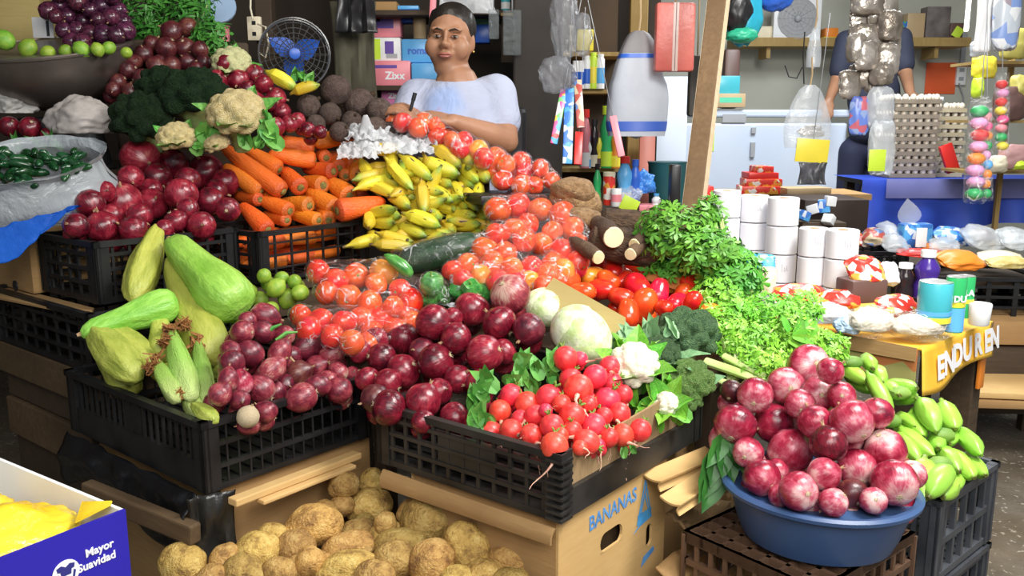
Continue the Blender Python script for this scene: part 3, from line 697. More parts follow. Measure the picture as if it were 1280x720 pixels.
for i, (z0, z1, off) in enumerate(((.50, .595, .0), (.42, .495, .02), (.30, .415, .01), (.16, .295, .03), (.02, .155, .0))):
    MB().cbox(.42, .62, z1-z0, .004).build('plank', M_wood_d if i % 2 else M_wood_m, t, False, Matrix.Translation((.21+off, .31, (z0+z1)/2)))  # plank colours darkened in place of dimmer light here
MB().cbox(.02, .035, .58, .003).build('upright_batten', M_wood_m, t, False, Matrix.Translation((-.012, .02, .30)))
a, b_ = P(108, 612, 1.98), P(245, 668, 1.83)
tag(MB().cbox((b_-a).length, .03, .045, .005).build('wooden_rail', M_wood_m, None, False, frame((a+b_)/2, b_-a)), 'rough wooden rail running below the black bin bag', 'wood')
carton('carton', 'dark cardboard carton on the floor under the wooden rail', TR(N0+f1*.03+f2*.02-f2*.0, LA), .01, .01, .01, M_card) if False else None
# potato tray
t = thing('potato_tray', 'wide shallow wooden tray holding the potatoes', 'tray', TR(SF(.60, .92, 0), SA))
for i in range(6): MB().box(0, .68, i*.105, i*.105+.1, .20, .215).build('plank', M_wood_d, t, False)
for y in (-.015, .63): MB().box(0, .68, y, y+.015, .20, .26).build('side_board', M_wood_d, t, False)
for x in (0, .64):
    for y in (.02, .58): MB().box(x, x+.04, y, y+.04, 0, .20).build('leg', M_wood_d, t, False)
# ---------------------------------------------------------------- blue and white detergent carton with yellow bags
K0 = PZ(157, 637, .69); KA = 146.0
M_blue_card = pm('blue_printed_card', (.018, .012, .30), (.024, .016, .36), 3, .4)
t = thing('printed_carton', 'open blue and white carton printed Mayor Suavidad, full of yellow bags', 'box', TR(K0-Vector((0, 0, .30)), KA))
LX, LY = .46, .36
MB().box(0, LX, 0, LY, 0, .006).build('bottom', M_white, t, False)
MB().box(0, .006, 0, LY, .006, .30).build('front_side', M_blue_card, t, False); MB().box(LX-.006, LX, 0, LY, .006, .30).build('back_side', M_white, t, False)
MB().box(.006, LX-.006, 0, .006, .006, .30).build('end_side', M_white, t, False); MB().box(.006, LX-.006, LY-.006, LY, .006, .30).build('end_side', M_white, t, False)
FM = face_M((-.001, 0, 0), (0, -1, 0))
new('lettering', text_mesh('Mayor', .0165, M_ink_w, .0004), t, face_M((-.001, .045, .258), (0, -1, 0)))
new('lettering', text_mesh('Suavidad', .0165, M_ink_w, .0004), t, face_M((-.001, .0505, .240), (0, -1, 0)))
em = MB(); em.prism([(.0195*math.cos(i*.2618), .0195*math.sin(i*.2618)) for i in range(24)], 0, .0006)
eo = em.build('printed_emblem', M_ink_w, t, False, face_M((-.001, .096, .243), (0, -1, 0)))
e2_ = MB()
for pl in ([(-.013, .011), (-.006, .013), (0, .009), (.006, .013), (.013, .011), (.012, .005), (.008, .004), (.007, -.003), (-.007, -.003), (-.008, .004), (-.012, .005)],
           [(-.014, .000), (-.011, .002), (-.008, -.012), (-.011, -.012)], [(.014, .000), (.011, .002), (.008, -.012), (.011, -.012)], [(-.006, -.007), (.006, -.007), (.007, -.0095), (-.007, -.0095)], [(-.007, -.013), (.007, -.013), (.004, -.016), (-.004, -.016)]):
    e2_.prism(pl, .0007, .0011)
e2_.build('emblem_figure', pm('navy_ink', (.03, .03, .20)), eo, False)
carton('carton', 'cardboard carton on the floor under the blue printed carton', TR(K0+Vector((-.02, .0, -.69)), KA), LX-.02, LY-.02, .382, M_card, open_top=False)
# ---------------------------------------------------------------- plastic bags round produce
M_film = film('clear_bag_film', (.95, .95, .97), .015, .05, 26, 1, .018, .55)
M_film_m = film('milky_bag_film', (.80, .84, .88), .34, .15, 14, .8, .012)
M_film_w = film('white_bag_film', (.70, .72, .75), .62, .25, 16, .8, .012)
M_film_g = film('grey_bag_film', (.50, .54, .58), .62, .16, 9, .9, .02)
_rg = np.random.default_rng(3); _N = _rg.normal(size=(420, 3)); _N /= np.linalg.norm(_N, axis=1)[:, None]
def bag_mesh(spheres, mat, amp=.05, seed=0, infl=1.08, sub=5, knot=None, nf=22):
    C = np.array([tuple(c) for c, r in spheres]); Rr = np.array([r*infl for c, r in spheres]); ctr = C.mean(0)
    H = ((C-ctr) @ _N.T+Rr[:, None]).max(0)
    me = ico(sub, 'bag', mat); n = len(me.vertices); co = np.empty(n*3); me.vertices.foreach_get('co', co); D = co.reshape(-1, 3)
    dots = D @ _N.T; tt = np.where(dots > .12, H/np.maximum(dots, .12), 9); hull = tt.min(1)
    # union of inflated balls seen from the centre, pulls the film in between the balls
    oc = ctr-C; bq = D @ oc.T; cq = (oc**2).sum(1)-Rr**2; disc = bq**2-cq
    un = np.where(disc > 0, -bq+np.sqrt(np.maximum(disc, 0)), 0).max(1)
    rad = np.maximum(.55*hull+.45*np.maximum(un, .8*hull), un)
    sz = Rr.mean(); out = np.empty_like(D)
    for i in range(n):
        d = Vector(D[i]); w = noise.noise(d*nf*.16+Vector((seed, 0, 0))); w2 = abs(noise.noise(d*nf*.4+Vector((0, seed, 0))))
        out[i] = ctr+D[i]*(rad[i]+sz*amp*(w*1.5+w2*2))
    if knot is not None:
        k = Vector(knot)-Vector(ctr); kd = k.normalized()
        for i in range(n):
            c = Vector(D[i]).dot(kd)
            if c > .8: f = ((c-.8)/.2)**1.5; out[i] = out[i]*(1-f)+np.array(tuple(Vector(ctr)+k+Vector(D[i])*.012))*f
    me.vertices.foreach_set('co', out.ravel()); me.update(); return me
def bag(name, label, spheres, mat=None, amp=.05, seed=0, knot=None, infl=1.08, group=None, sub=5):
    o = new(name, bag_mesh(spheres, mat or M_film, amp, seed, infl, sub, knot)); tag(o, label, 'bag', group)
    if knot is not None:
        ctr = sum((Vector(c) for c, r in spheres), Vector())/len(spheres); k = Vector(knot); d = (k-ctr).normalized(); mb = MB()
        for j in range(4): mb.leaf(frame(k-d*.004, d+Vector((random.uniform(-.5, .5), random.uniform(-.5, .5), random.uniform(-.3, .6)))), .04, .5, .2, .6, 5)
        mb.build('knot', M_film_w, o)
    return o
def crumple(name, label, c, size, mat, seed, cat='bag', amp=.35, sub=5, M=None, flat=.5, group=None):
    me = ico(sub, name, mat); ox = Vector((seed*3.7, 1, seed))
    sx, sy, sz = size
    def f(q):
        h = 1+amp*(noise.noise(q*1.6+ox))+amp*.8*(abs(noise.noise(q*3.4-ox))-.25)+amp*.25*(abs(noise.noise(q*8-ox))-.25)
        p = q*h; return Vector((p.x*sx, p.y*sy, max(p.z, -flat)*sz))
    displace(me, f); o = new(name, me, None, Matrix.Translation(Vector(c)) @ (M or Matrix.Identity(4))); return tag(o, label, cat, group)
def big(f, L): return [(a[0], a[1], a[2]*f, *a[3:]) for a in L]
# ---------------------------------------------------------------- onions in the middle crate
D_mid = lin(525, 1.93, 368, 2.26)
heap(ON_D, big(1.1, [(529, 501, 21), (486, 510, 21), (568, 522, 18), (469, 498, 17, M_on_brown), (545, 453, 22), (504, 464, 20), (573, 474, 17), (606, 442, 22), (661, 412, 19, M_on_small), (624, 404, 21),
            (570, 423, 19), (504, 423, 19), (542, 403, 21), (590, 387, 21), (638, 368, 23, M_on_small), (528, 439, 16, M_on_small), (477, 447, 17), (529, 527, 14), (459, 474, 15), (451, 440, 14), (566, 397, 12), (600, 480, 17),
            (600, 512, 16), (548, 490, 16), (630, 440, 16), (485, 478, 16), (470, 425, 15)]), D_mid, 'glossy dark red onion in the radish crate', ('red onions in the middle crate', (425, 490, 560, 'on the young onion side', 'on the radish side')), 5, .7, zmin=.53,
     labels={3: 'pale brown dry onion at the crate edge beside the dark red onions', 14: 'large streaky pink onion on top of the dark red onion heap'})
# onions in the blue basin
D_bas = lin(632, 1.745, 457, 1.93, 1028, 0, .0003)
heap(ON_P, big(1.08, [(998, 614, 23), (952, 597, 22), (1118, 603, 27), (1042, 628, 17), (1071, 585, 23), (1030, 593, 20), (1065, 618, 19, M_on_brown), (1107, 562, 24), (988, 564, 26), (1036, 555, 22, M_on_dark), (935, 566, 18), (1140, 593, 17),
            (919, 530, 25), (967, 529, 23), (1019, 528, 20), (1065, 527, 26), (1096, 516, 19), (1024, 493, 22), (982, 482, 22), (944, 494, 21), (1052, 495, 17), (1011, 457, 25), (1038, 464, 16), (915, 489, 14, M_on_brown),
            (970, 590, 16), (1092, 626, 16), (1090, 545, 18), (1000, 505, 18), (975, 620, 14)]), D_bas,
     'pink onion in the blue basin', ('onions in the blue basin', (515, 590, 1025, 'on the banana carton side', 'on the green banana side')), 8, .8, zmin=.40, bias=(.2, .9, .3), spread=1.1, labels={23: 'dull dark onion at the edge of the basin heap beside the celery stalks', 6: 'dull dark onion low at the rim of the blue basin'})
rnd = random.Random(77)
for R0_, n_, z_ in ((.112, 9, .43), (.04, 4, .44)):
    for k in range(n_):
        a = k*6.283/n_+.2; put(ON_P[k % 4], Matrix.Translation((.662+R0_*math.cos(a), 1.80+R0_*math.sin(a), z_)) @ view_tilt(rnd) @ Matrix.Scale(.039, 4), 'pink onion low inside the blue basin', 'onions in the blue basin')
# large red onions in the rear crate
D_ro = lin(285, 2.47, 197, 2.68, 180, 0.0011)
heap(ON_D, big(1.1, [(128, 283, 19), (167, 287, 16), (95, 282, 15), (252, 282, 16), (220, 277, 14), (205, 287, 12), (153, 253, 23), (190, 255, 18), (113, 255, 17), (227, 243, 19), (262, 252, 17), (285, 262, 14), (197, 222, 17), (163, 223, 15),
            (257, 215, 21), (282, 228, 16), (218, 205, 18), (175, 197, 22), (235, 262, 14), (175, 270, 15), (140, 270, 14), (235, 225, 15), (270, 240, 14), (130, 240, 13), (188, 238, 14)]), D_ro,
     'large red onion beside the carrots', ('large red onions in the rear crate', (232, 270, 190, 'on the grey sack side', 'on the carrot side')), 11, .7, zmin=.80)
# young onions in the chayote crate
D_yo = lambda u, v: 1.90+(515-v)*.0021+(u-333)*.0014
heap(ON_S, big(1.1, [(333, 515, 13), (310, 521, 13, M_root), (377, 497, 17), (425, 488, 15), (326, 486, 16), (275, 493, 14), (301, 479, 14, M_on_pale), (370, 468, 16, M_on_brown), (340, 462, 14), (396, 459, 14), (415, 443, 13), (423, 464, 10), (385, 434, 16),
            (290, 453, 15), (313, 442, 15), (329, 415, 13), (303, 415, 14), (331, 394, 14), (407, 428, 11), (309, 401, 11), (288, 437, 11), (350, 440, 13), (355, 420, 12), (345, 490, 12), (398, 482, 13), (410, 475, 11), (285, 475, 12), (355, 480, 12), (440, 470, 11), (365, 445, 12), (300, 500, 12)]),
     D_yo, 'small young onion beside the chayotes', ('young onions in the chayote crate', (425, 475, 345, 'on the corn side', 'on the tomato bag side')), 13, .9, zmin=.50, labels={1: 'bleached whitish young onion at the crate rim'})
# dry stalks lying on the young onions
for i, (a, b) in enumerate((((330, 422), (352, 405)), ((345, 425), (372, 415)), ((345, 438), (368, 452)))):
    p, q = P(*a, 2.09), P(*b, 2.10); tag(MB().tube([p, (p+q)/2+Vector((0, 0, .008)), q], [.004, .005, .002], 6).build('onion_stalk', M_radleaf if i < 2 else M_neck, None), ['short green onion stalk lying on the young onions', 'bent green onion stalk on the young onions below the tomato bag', 'dry brown onion stalk among the young onions'][i], 'stalk')
# ---------------------------------------------------------------- potatoes
D_po = lin(718, 1.80, 600, 2.08)
pots = [(230, 706, 28, .9, 0), (280, 700, 20, 1, 60), (320, 690, 27, .9, 20), (306, 716, 26, .8, -30), (368, 686, 25, .9, 0), (372, 712, 20, .8, 10), (392, 656, 34, .7, 0), (430, 606, 18, 1, 0), (427, 632, 15, 1, 0), (461, 634, 27, .8, 25), (466, 604, 17, 1.1, 80),
        (447, 665, 23, .65, 8), (482, 655, 15, 1.2, 80), (435, 687, 33, .6, 12), (436, 711, 38, .55, 5), (535, 650, 34, .9, 10), (582, 687, 34, .8, 115), (540, 706, 31, .9, 60), (492, 702, 27, .9, 0), (500, 679, 30, .65, 0), (652, 701, 38, .55, -8), (630, 681, 22, .6, 0),
        (603, 722, 26, .8, 20), (696, 716, 17, .9, 0), (350, 715, 20, .9, 10), (266, 722, 20, .8, 0), (406, 640, 16, .9, 0), (515, 640, 18, .9, 0), (470, 722, 24, .8, 0), (570, 725, 20, .9, 0), (612, 668, 14, .9, 0), (400, 705, 18, .8, 0), (640, 728, 24, .7, 0), (340, 668, 18, .8, 0), (455, 652, 12, 1, 0)]
pots = [(u, v, r*1.1, a, g) for u, v, r, a, g in pots]; its = relax([[u, v, r*.82, D_po(u, v)] for u, v, r, a, g in pots], .85); rnd = random.Random(4)
view = lambda p: (p-Vector((0, 0, CAMZ))).normalized()
for (u, v, r, asp, ang), it in zip(pots, its):
    p = P(u, v, it[3]); s = r*it[3]/FPX; x = Vector((1, 0, 0)); up = Vector((0, SP, CP)); ax = x*math.cos(R_(ang))+up*math.sin(R_(ang))
    put(PO[rnd.randrange(5)], frame(p, ax, (rnd.uniform(-.3, .3), -.6, .7)) @ Matrix.Rotation(rnd.uniform(-.4, .4), 4, 'X') @ Matrix.Diagonal((s, s*min(1.15, asp/.74), s*min(1.15, asp/.74), 1)), zlabel('dusty potato in the heap', u, v, (655, 695, 450, 'on the chayote crate side', 'on the banana carton side')), 'potatoes under the crates')
k = 0
while k < 60:
    p = Vector((rnd.uniform(-.5, .12), rnd.uniform(1.42, 1.93), rnd.uniform(.25, .34))); s = rnd.uniform(.036, .05)
    k += 1
    lim = .30+(p.y-1.45)*.16
    if p.z > lim or (p.x < -.35 and p.y > 1.72) or (p.x > .0 and p.y > 1.62) or p.x+.35 > (1.95-p.y)*1.4+.15: continue
    put(PO[k % 5], Matrix.Translation(p) @ view_tilt(rnd) @ Matrix.Scale(s, 4), 'dusty potato buried low in the heap under the crates', 'potatoes under the crates')
# ---------------------------------------------------------------- radishes with their leaves
D_ra = lambda u, v: 1.71+(558-v)*.0023+abs(u-700)*.0016
heap(RA, big(1.12, [(693, 558, 16), (733, 553, 15), (664, 544, 13), (639, 539, 14), (613, 540, 13), (761, 547, 11), (778, 544, 13), (800, 538, 13), (715, 539, 12), (742, 533, 15), (690, 533, 14), (715, 520, 15), (669, 519, 12), (625, 514, 13), (682, 513, 8), (774, 517, 13), (659, 505, 14),
          (639, 494, 13), (686, 497, 15), (759, 501, 15), (736, 505, 10), (723, 486, 17), (779, 493, 11), (765, 479, 12), (744, 471, 14), (713, 474, 13), (762, 458, 12), (725, 449, 9), (707, 448, 14), (748, 557, 8), (702, 505, 11), (650, 523, 10), (725, 560, 9), (755, 520, 10), (700, 545, 10)]),
     D_ra, 'small round radish in the pile', ('radishes in the front crate', (490, 530, 710, 'on the red onion side', 'on the cauliflower side')), 17, .8, .9, zmin=.52, bias=(.1, .6, .55), spread=.75)
def leafclump(name, label, pts, dfn, mat, seed, n=6, L=.06, w=.5, cat='leaves', group=None, updir=(0, -.3, 1), spread=.9):
    rnd = random.Random(seed); c = P(*pts[0], dfn(*pts[0])); t = thing(name, label, cat, Matrix.Translation(c-Vector((0, 0, .03))), group)
    for i, (u, v) in enumerate(pts):
        p = P(u, v, dfn(u, v))-Vector(t.location)
        for j in range(n):
            d = Vector(updir)+Vector((rnd.uniform(-1, 1), rnd.uniform(-1, 1), rnd.uniform(-.5, .5)))*spread
            l = L*rnd.uniform(.6, 1.2)
            MB().leaf(frame(p-d.normalized()*l*.5, d, (rnd.uniform(-.4, .4), -1, .6)) @ Matrix.Rotation(rnd.uniform(-.6, .6), 4, 'X'), l, w, rnd.uniform(-.1, .4), .4, 6, 0, .03).build('leaf', mat, t)
    return t
leafclump('radish_leaves', 'green radish leaves between the red onions and radishes', [(600, 490), (597, 515), (607, 475), (592, 500), (604, 525)], lambda u, v: 1.88, M_radleaf, 3, 4, .065, .55)
leafclump('radish_leaves', 'green radish leaves below the cabbage, behind the radishes', [(650, 465), (670, 458), (690, 470), (665, 480), (640, 475), (690, 450), (655, 448)], lambda u, v: 1.99, M_radleaf, 4, 4, .06, .55)
leafclump('radish_leaves', 'small radish leaf sprig hanging over the crate edge', [(780, 563), (790, 560)], lambda u, v: 1.86, M_radleaf, 5, 3, .03, .5)
# ---------------------------------------------------------------- cabbages, cauliflowers, broccoli
def cabbage(label, u, v, d, rpx, sc, seed):
    t = thing('cabbage', label, 'cabbage', Matrix.Translation(P(u, v, d)) @ view_tilt(random.Random(seed), .5, (.2, -.4, 1)) @ Matrix.Scale(rpx*d/FPX, 4))
    me = ico(4, 'heart', M_cabbage); displace(me, lambda c: Vector((c.x*sc, c.y*sc, c.z*.86))*(1+.03*noise.noise(c*2+Vector((seed, 0, 0))))); new('heart', me, t)
    for i in range(5):
        a = i*1.3+seed; mb = MB()
        def sh(s, q, a=a, i=i):
            th = (q-.5)*2.0; ph = -1.1+s*2.1; r = 1.035+.018*i+.05*max(0, s-.75)*4*.4+.018*noise.noise(Vector((s*5, q*6, i+seed)))
            d = Vector((math.cos(ph)*math.cos(th), math.cos(ph)*math.sin(th)*(1-.35*s*s), math.sin(ph)*.9)); d = Matrix.Rotation(a, 3, 'Z') @ d; return Vector((d.x*sc*r, d.y*sc*r, d.z*r*.9))
        mb.sheet(sh, 12, 12); o = mb.build('outer_leaf', M_cabbage, t); o.modifiers.new('s', 'SOLIDIFY').thickness = .02
    return t
cabbage('large pale green cabbage in front of the tomato box flap', 728, 422, 2.20, 41, 1.0, 2)
cabbage('smaller green cabbage behind the pink onion', 683, 384, 2.36, 28, 1.0, 5)
vt = lambda s, b=(0, -.45, .9), sp=.3: view_tilt(random.Random(s), sp, b)
def HM(u, v, d, r, s, **k): return Matrix.Translation(P(u, v, d)) @ vt(s, **k) @ Matrix.Scale(r*d/FPX, 4)
head('cauliflower', 'cauliflower', CAUL_ME[0], HM(792, 457, 2.07, 34, 3), 'white cauliflower with green leaves beside the radishes', M_caul, M_leaf, 6, True, 1.3, seed=2, part='curd', lw=.75)
head('cauliflower', 'cauliflower', CAUL_ME[1], HM(833, 505, 2.03, 17, 4), 'small white cauliflower in its leaves below the green broccoli', M_caul, M_leaf, 7, False, 1.9, seed=5, part='curd', lw=.7)
head('broccoli', 'broccoli', BROC_ME[0], HM(860, 418, 2.28, 42, 5), 'large dark blue-green broccoli head beside the parsley', M_broc, M_brocleaf, 0)
head('broccoli', 'broccoli', BROC_ME[1], HM(822, 442, 2.20, 30, 6), 'broccoli head with long leaves behind the white cauliflower', M_broc, M_brocleaf, 5, True, 1.8, seed=8, lw=.5)
head('broccoli', 'broccoli', BROC_ME[1], HM(862, 478, 2.12, 33, 7), 'light green broccoli head at the crate end', M_broc_l, M_brocleaf, 1, seed=4)
head('broccoli', 'broccoli', BROC_ME[0], HM(858, 500, 2.10, 22, 17), 'small light green broccoli floret at the cardboard edge', M_broc_l, M_brocleaf, 0, seed=4)
leafclump('cauliflower_leaves', 'bright green cauliflower leaves around the small cauliflower', [(790, 500), (805, 515), (820, 525), (850, 515), (795, 480), (835, 480), (815, 440), (775, 430), (810, 505)], lambda u, v: 2.03+(520-v)*.0016, M_leaf, 9, 4, .06, .6)
leafclump('broccoli_leaves', 'grey-green broccoli leaves in front of the plum tomatoes', [(800, 425), (785, 415), (815, 410), (770, 430), (838, 410)], lambda u, v: 2.20, M_brocleaf, 12, 3, .09, .45)
# top-left heads in dim light, the broccoli coloured darker for it
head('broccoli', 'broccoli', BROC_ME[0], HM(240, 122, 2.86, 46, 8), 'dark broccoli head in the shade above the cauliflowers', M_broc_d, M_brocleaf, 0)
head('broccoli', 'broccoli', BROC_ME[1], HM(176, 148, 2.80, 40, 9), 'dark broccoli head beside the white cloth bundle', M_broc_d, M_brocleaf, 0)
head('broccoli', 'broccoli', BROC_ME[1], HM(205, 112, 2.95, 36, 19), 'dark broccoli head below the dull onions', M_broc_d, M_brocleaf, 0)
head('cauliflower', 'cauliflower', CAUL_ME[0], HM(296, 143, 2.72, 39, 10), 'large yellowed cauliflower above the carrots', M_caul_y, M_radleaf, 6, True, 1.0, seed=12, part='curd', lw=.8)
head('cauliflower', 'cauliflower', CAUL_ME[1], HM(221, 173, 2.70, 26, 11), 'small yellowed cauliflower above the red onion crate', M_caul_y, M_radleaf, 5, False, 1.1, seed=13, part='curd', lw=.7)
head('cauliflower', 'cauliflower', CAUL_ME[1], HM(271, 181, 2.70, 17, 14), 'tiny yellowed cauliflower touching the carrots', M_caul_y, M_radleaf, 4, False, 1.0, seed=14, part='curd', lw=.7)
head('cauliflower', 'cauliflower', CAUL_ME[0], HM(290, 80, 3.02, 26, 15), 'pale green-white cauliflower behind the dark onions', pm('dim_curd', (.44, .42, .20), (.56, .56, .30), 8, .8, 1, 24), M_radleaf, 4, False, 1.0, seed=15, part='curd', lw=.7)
leafclump('cauliflower_leaves', 'green leaves around the large yellowed cauliflower', [(330, 145), (335, 160), (325, 175), (270, 170), (255, 165), (305, 172), (340, 175), (245, 180)], lambda u, v: 2.70, M_radleaf, 21, 4, .075, .6)
# ---------------------------------------------------------------- carrots
cx = lambda x, y: (240+x/3.27, 60+y/3.27)
D_ca = lambda u, v: 2.68+(285-v)*.0024+(u-300)*.0012
car = [(120, 400, 375, 590, 64, 0), (210, 410, 360, 500, 58, .02), (130, 480, 285, 590, 60, .04), (290, 378, 500, 412, 66, .03), (500, 398, 682, 330, 62, .0), (310, 432, 505, 460, 58, .01), (370, 495, 445, 572, 62, .02), (455, 490, 580, 505, 58, .0), (500, 415, 550, 450, 50, .03),
       (575, 440, 602, 492, 54, .03), (560, 435, 668, 470, 54, .04), (440, 545, 538, 562, 62, .02), (550, 540, 645, 605, 66, .0), (470, 585, 585, 655, 64, .02), (360, 632, 482, 645, 58, .03), (270, 615, 402, 668, 58, .01), (170, 600, 280, 620, 48, .05), (200, 640, 312, 745, 62, .03),
       (790, 628, 590, 668, 74, -.03), (680, 470, 690, 528, 74, .01), (620, 470, 628, 525, 46, .05), (720, 500, 790, 545, 66, .02), (690, 455, 762, 480, 48, .05), (290, 680, 390, 705, 46, .04), (390, 675, 520, 705, 50, .03), (520, 640, 560, 705, 56, .05), (590, 415, 715, 430, 44, .06), (320, 560, 335, 600, 50, .07),
       (560, 640, 650, 660, 50, .06), (650, 580, 700, 620, 54, .06), (430, 600, 500, 640, 50, .07), (260, 560, 330, 640, 50, .07)]
for i, (x1, y1, x2, y2, w, dd) in enumerate(car):
    a, b = cx(x1, y1), cx(x2, y2)
    seg(CA[i % 3], *a, *b, w*1.3/3.27, D_ca, zlabel('thick carrot in the crate', *b, (205, 245, 375, 'on the red onion side', 'on the plantain side')) if i not in (4, 18) else ['thick orange carrot lying on top beside the white plastic bag', 'thick orange carrot lying across the crate edge by the plantains'][i == 18], 'carrots in the rear crate', dd, .15, roll=i*47)
for i, (x, y, z) in enumerate([(a, b, c) for a in (.08, .2, .32) for b in (.08, .16, .24) for c in (.05, .11)]):
    q = TR((-.754, 2.594, .765), 53) @ Vector((x, y, z)); put(CA[i % 3], frame(q, (math.cos(i*.7)*.3+.6, math.sin(i*.7)*.3+.8, 0)) @ Matrix.Diagonal((.15, .045, .045, 1)), 'carrot seen through the crate lattice under the others', 'carrots in the rear crate')
# ---------------------------------------------------------------- plantains
bx = lambda x, y: (450+x/4, 160+y/4)
D_pl = lambda u, v: 2.78+(320-v)*.0013+(u-520)*.0004
pls = [(10, 95, 232, 105, 56, .03, 0), (120, 140, 268, 312, 54, 0, 1), (190, 130, 362, 262, 60, .01, 1), (290, 150, 500, 232, 68, .01, 0), (350, 85, 505, 200, 64, .0, 0), (460, 90, 580, 200, 62, .03, 1), (500, 175, 590, 270, 54, .0, 1), (560, 165, 642, 270, 60, .0, 0), (495, 235, 565, 298, 54, .02, 0),
       (350, 225, 460, 295, 54, .03, 1), (305, 255, 322, 425, 58, -.01, 2), (340, 290, 465, 372, 56, .01, 0), (455, 255, 530, 362, 50, .02, 1), (515, 295, 592, 415, 56, .01, 0), (590, 255, 598, 398, 48, .02, 2), (460, 340, 550, 395, 52, .03, 0), (130, 335, 252, 402, 56, .02, 1), (155, 275, 228, 358, 52, .03, 1),
       (325, 380, 402, 465, 54, .02, 2), (440, 440, 580, 440, 56, .02, 0), (205, 425, 405, 495, 62, .0, 0), (80, 430, 205, 445, 54, .03, 1), (40, 462, 175, 472, 56, .02, 0), (175, 480, 335, 545, 56, .02, 0), (75, 520, 265, 568, 54, .0, 1), (45, 582, 275, 595, 56, .01, 0), (465, 500, 605, 480, 52, .02, 1), (530, 522, 605, 520, 42, .04, 0),
       (570, 415, 632, 455, 50, .03, 0), (90, 180, 165, 252, 54, .04, 1), (230, 365, 300, 400, 50, .05, 0), (40, 520, 110, 600, 50, .05, 2), (400, 470, 470, 530, 50, .05, 0), (240, 315, 300, 370, 50, .06, 1), (420, 400, 520, 420, 50, .06, 1), (60, 380, 130, 430, 50, .06, 1), (350, 505, 440, 525, 46, .04, 0), (430, 300, 470, 420, 48, .06, 2)]
for i, (x1, y1, x2, y2, w, dd, k) in enumerate(pls):
    seg(PL[(k+i) % 4 if i % 5 else k], *bx(x1, y1), *bx(x2, y2), w*1.22/4, D_pl, zlabel('yellow specked plantain', *bx(x2, y2), (215, 265, 535, 'on the carrot side', 'on the bagged tomato side')), 'plantains beside the carrots', dd, .13, roll=(i*53) % 70-35, flip=1 if i % 3 else -1)
rnd = random.Random(9)
for i in range(60):
    u, v = rnd.uniform(460, 605), rnd.uniform(195, 300); p = P(u, v, D_pl(u, v)+rnd.uniform(.04, .09))-Vector((0, 0, .015)); put(PL[i % 4], frame(p, (rnd.uniform(-1, 1), rnd.uniform(-.5, .5), rnd.uniform(-.3, .3))) @ Matrix.Diagonal((.18, .042, .042, 1)), 'yellow specked plantain buried deep in the plantain heap', 'plantains beside the carrots')
tag(MB().cbox((612-455)*3.05/FPX, .02, .30, .004).build('counter_board', M_wood_d, None, False, Matrix.Translation(P(534, 250, 3.07)-Vector((0, 0, .0)))), 'dark board standing behind the plantain heap', 'board')
# ---------------------------------------------------------------- green bananas in hands
gx = lambda x, y: (1030+x/2.667, 430+y/2.667)
D_gb = lambda u, v: 2.02+(590-v)*.0014
GB = [bend_mesh(banana_t('banana', M_gbanana, k, 0, .10), b, 3) for k, b in enumerate((.16, .24, -.18))]
hands = [('green bananas on top of the grey crate beside the paper-covered box', [(205, 130, 312, 148, 52, 0), (195, 150, 255, 175, 50, .01), (235, 190, 310, 180, 46, .02), (315, 180, 375, 295, 62, -.01), (390, 185, 440, 285, 60, 0), (295, 215, 330, 310, 54, .015)]),
         ('green bananas hanging over the right edge of the grey crate', [(385, 285, 380, 350, 52, .0), (425, 285, 422, 335, 48, .02), (440, 285, 525, 372, 52, .0), (375, 345, 452, 428, 52, -.02), (415, 345, 502, 448, 56, -.015), (470, 365, 540, 440, 48, 0)]),
         ('green bananas low at the basin side of the grey crate', [(335, 375, 335, 520, 82, -.04), (425, 410, 345, 515, 66, -.05), (440, 425, 440, 488, 44, -.01), (435, 455, 395, 515, 52, -.03)]),
         ('green bananas lying between the pink onions and the banana pile', [(245, 275, 370, 375, 52, .0), (232, 295, 325, 400, 48, .01), (238, 238, 310, 278, 38, .02), (235, 270, 300, 330, 42, .03)]),
         ('long green bananas behind the basin onions', [(45, 55, 150, 130, 44, .04), (140, 90, 228, 240, 46, .0), (130, 45, 165, 85, 42, .06), (165, 80, 195, 130, 44, .05), (60, 90, 170, 160, 40, .06)])]
for hi, (lb, bs) in enumerate(hands):
    u0, v0 = gx(*bs[0][:2]); root = P(u0, v0, D_gb(u0, v0)+.03); t = thing('banana_hand', 'hand of '+lb, 'bananas', Matrix.Translation(root), 'hands of green bananas')
    for i, (x1, y1, x2, y2, w, dd) in enumerate(bs):
        o = seg(T('banana', 'x', GB[i % 3]), *gx(x1, y1), *gx(x2, y2), w*1.22/2.667, D_gb, 'x', None, dd, .125, roll=(i*40) % 60-30, flip=1 if i % 2 else -1)
        del o['label'], o['category']; o.parent = t; o.location = o.location-root
    c = sum((P(*gx(x1, y1), D_gb(*gx(x1, y1))+dd) for x1, y1, _, _, _, dd in bs), Vector())/len(bs)-root
    MB().sphere(c+Vector((0, .03, 0)), .022, 8, (1.4, 1, .8)).build('stem_crown', M_stem, t)
rnd = random.Random(19)
for i in range(30):
    q = TR((.945, 1.825, .215), 42) @ Vector((rnd.uniform(.05, .29), rnd.uniform(.06, .3), rnd.uniform(.09, .22)))
    o = new('banana', GB[i % 3], None, frame(q, (rnd.uniform(-1, 1), rnd.uniform(-1, 1), rnd.uniform(-.2, .2))) @ Matrix.Diagonal((.13, .038, .038, 1))); tag(o, 'loose green banana down inside the grey crate', 'banana', 'loose green bananas in the crate')
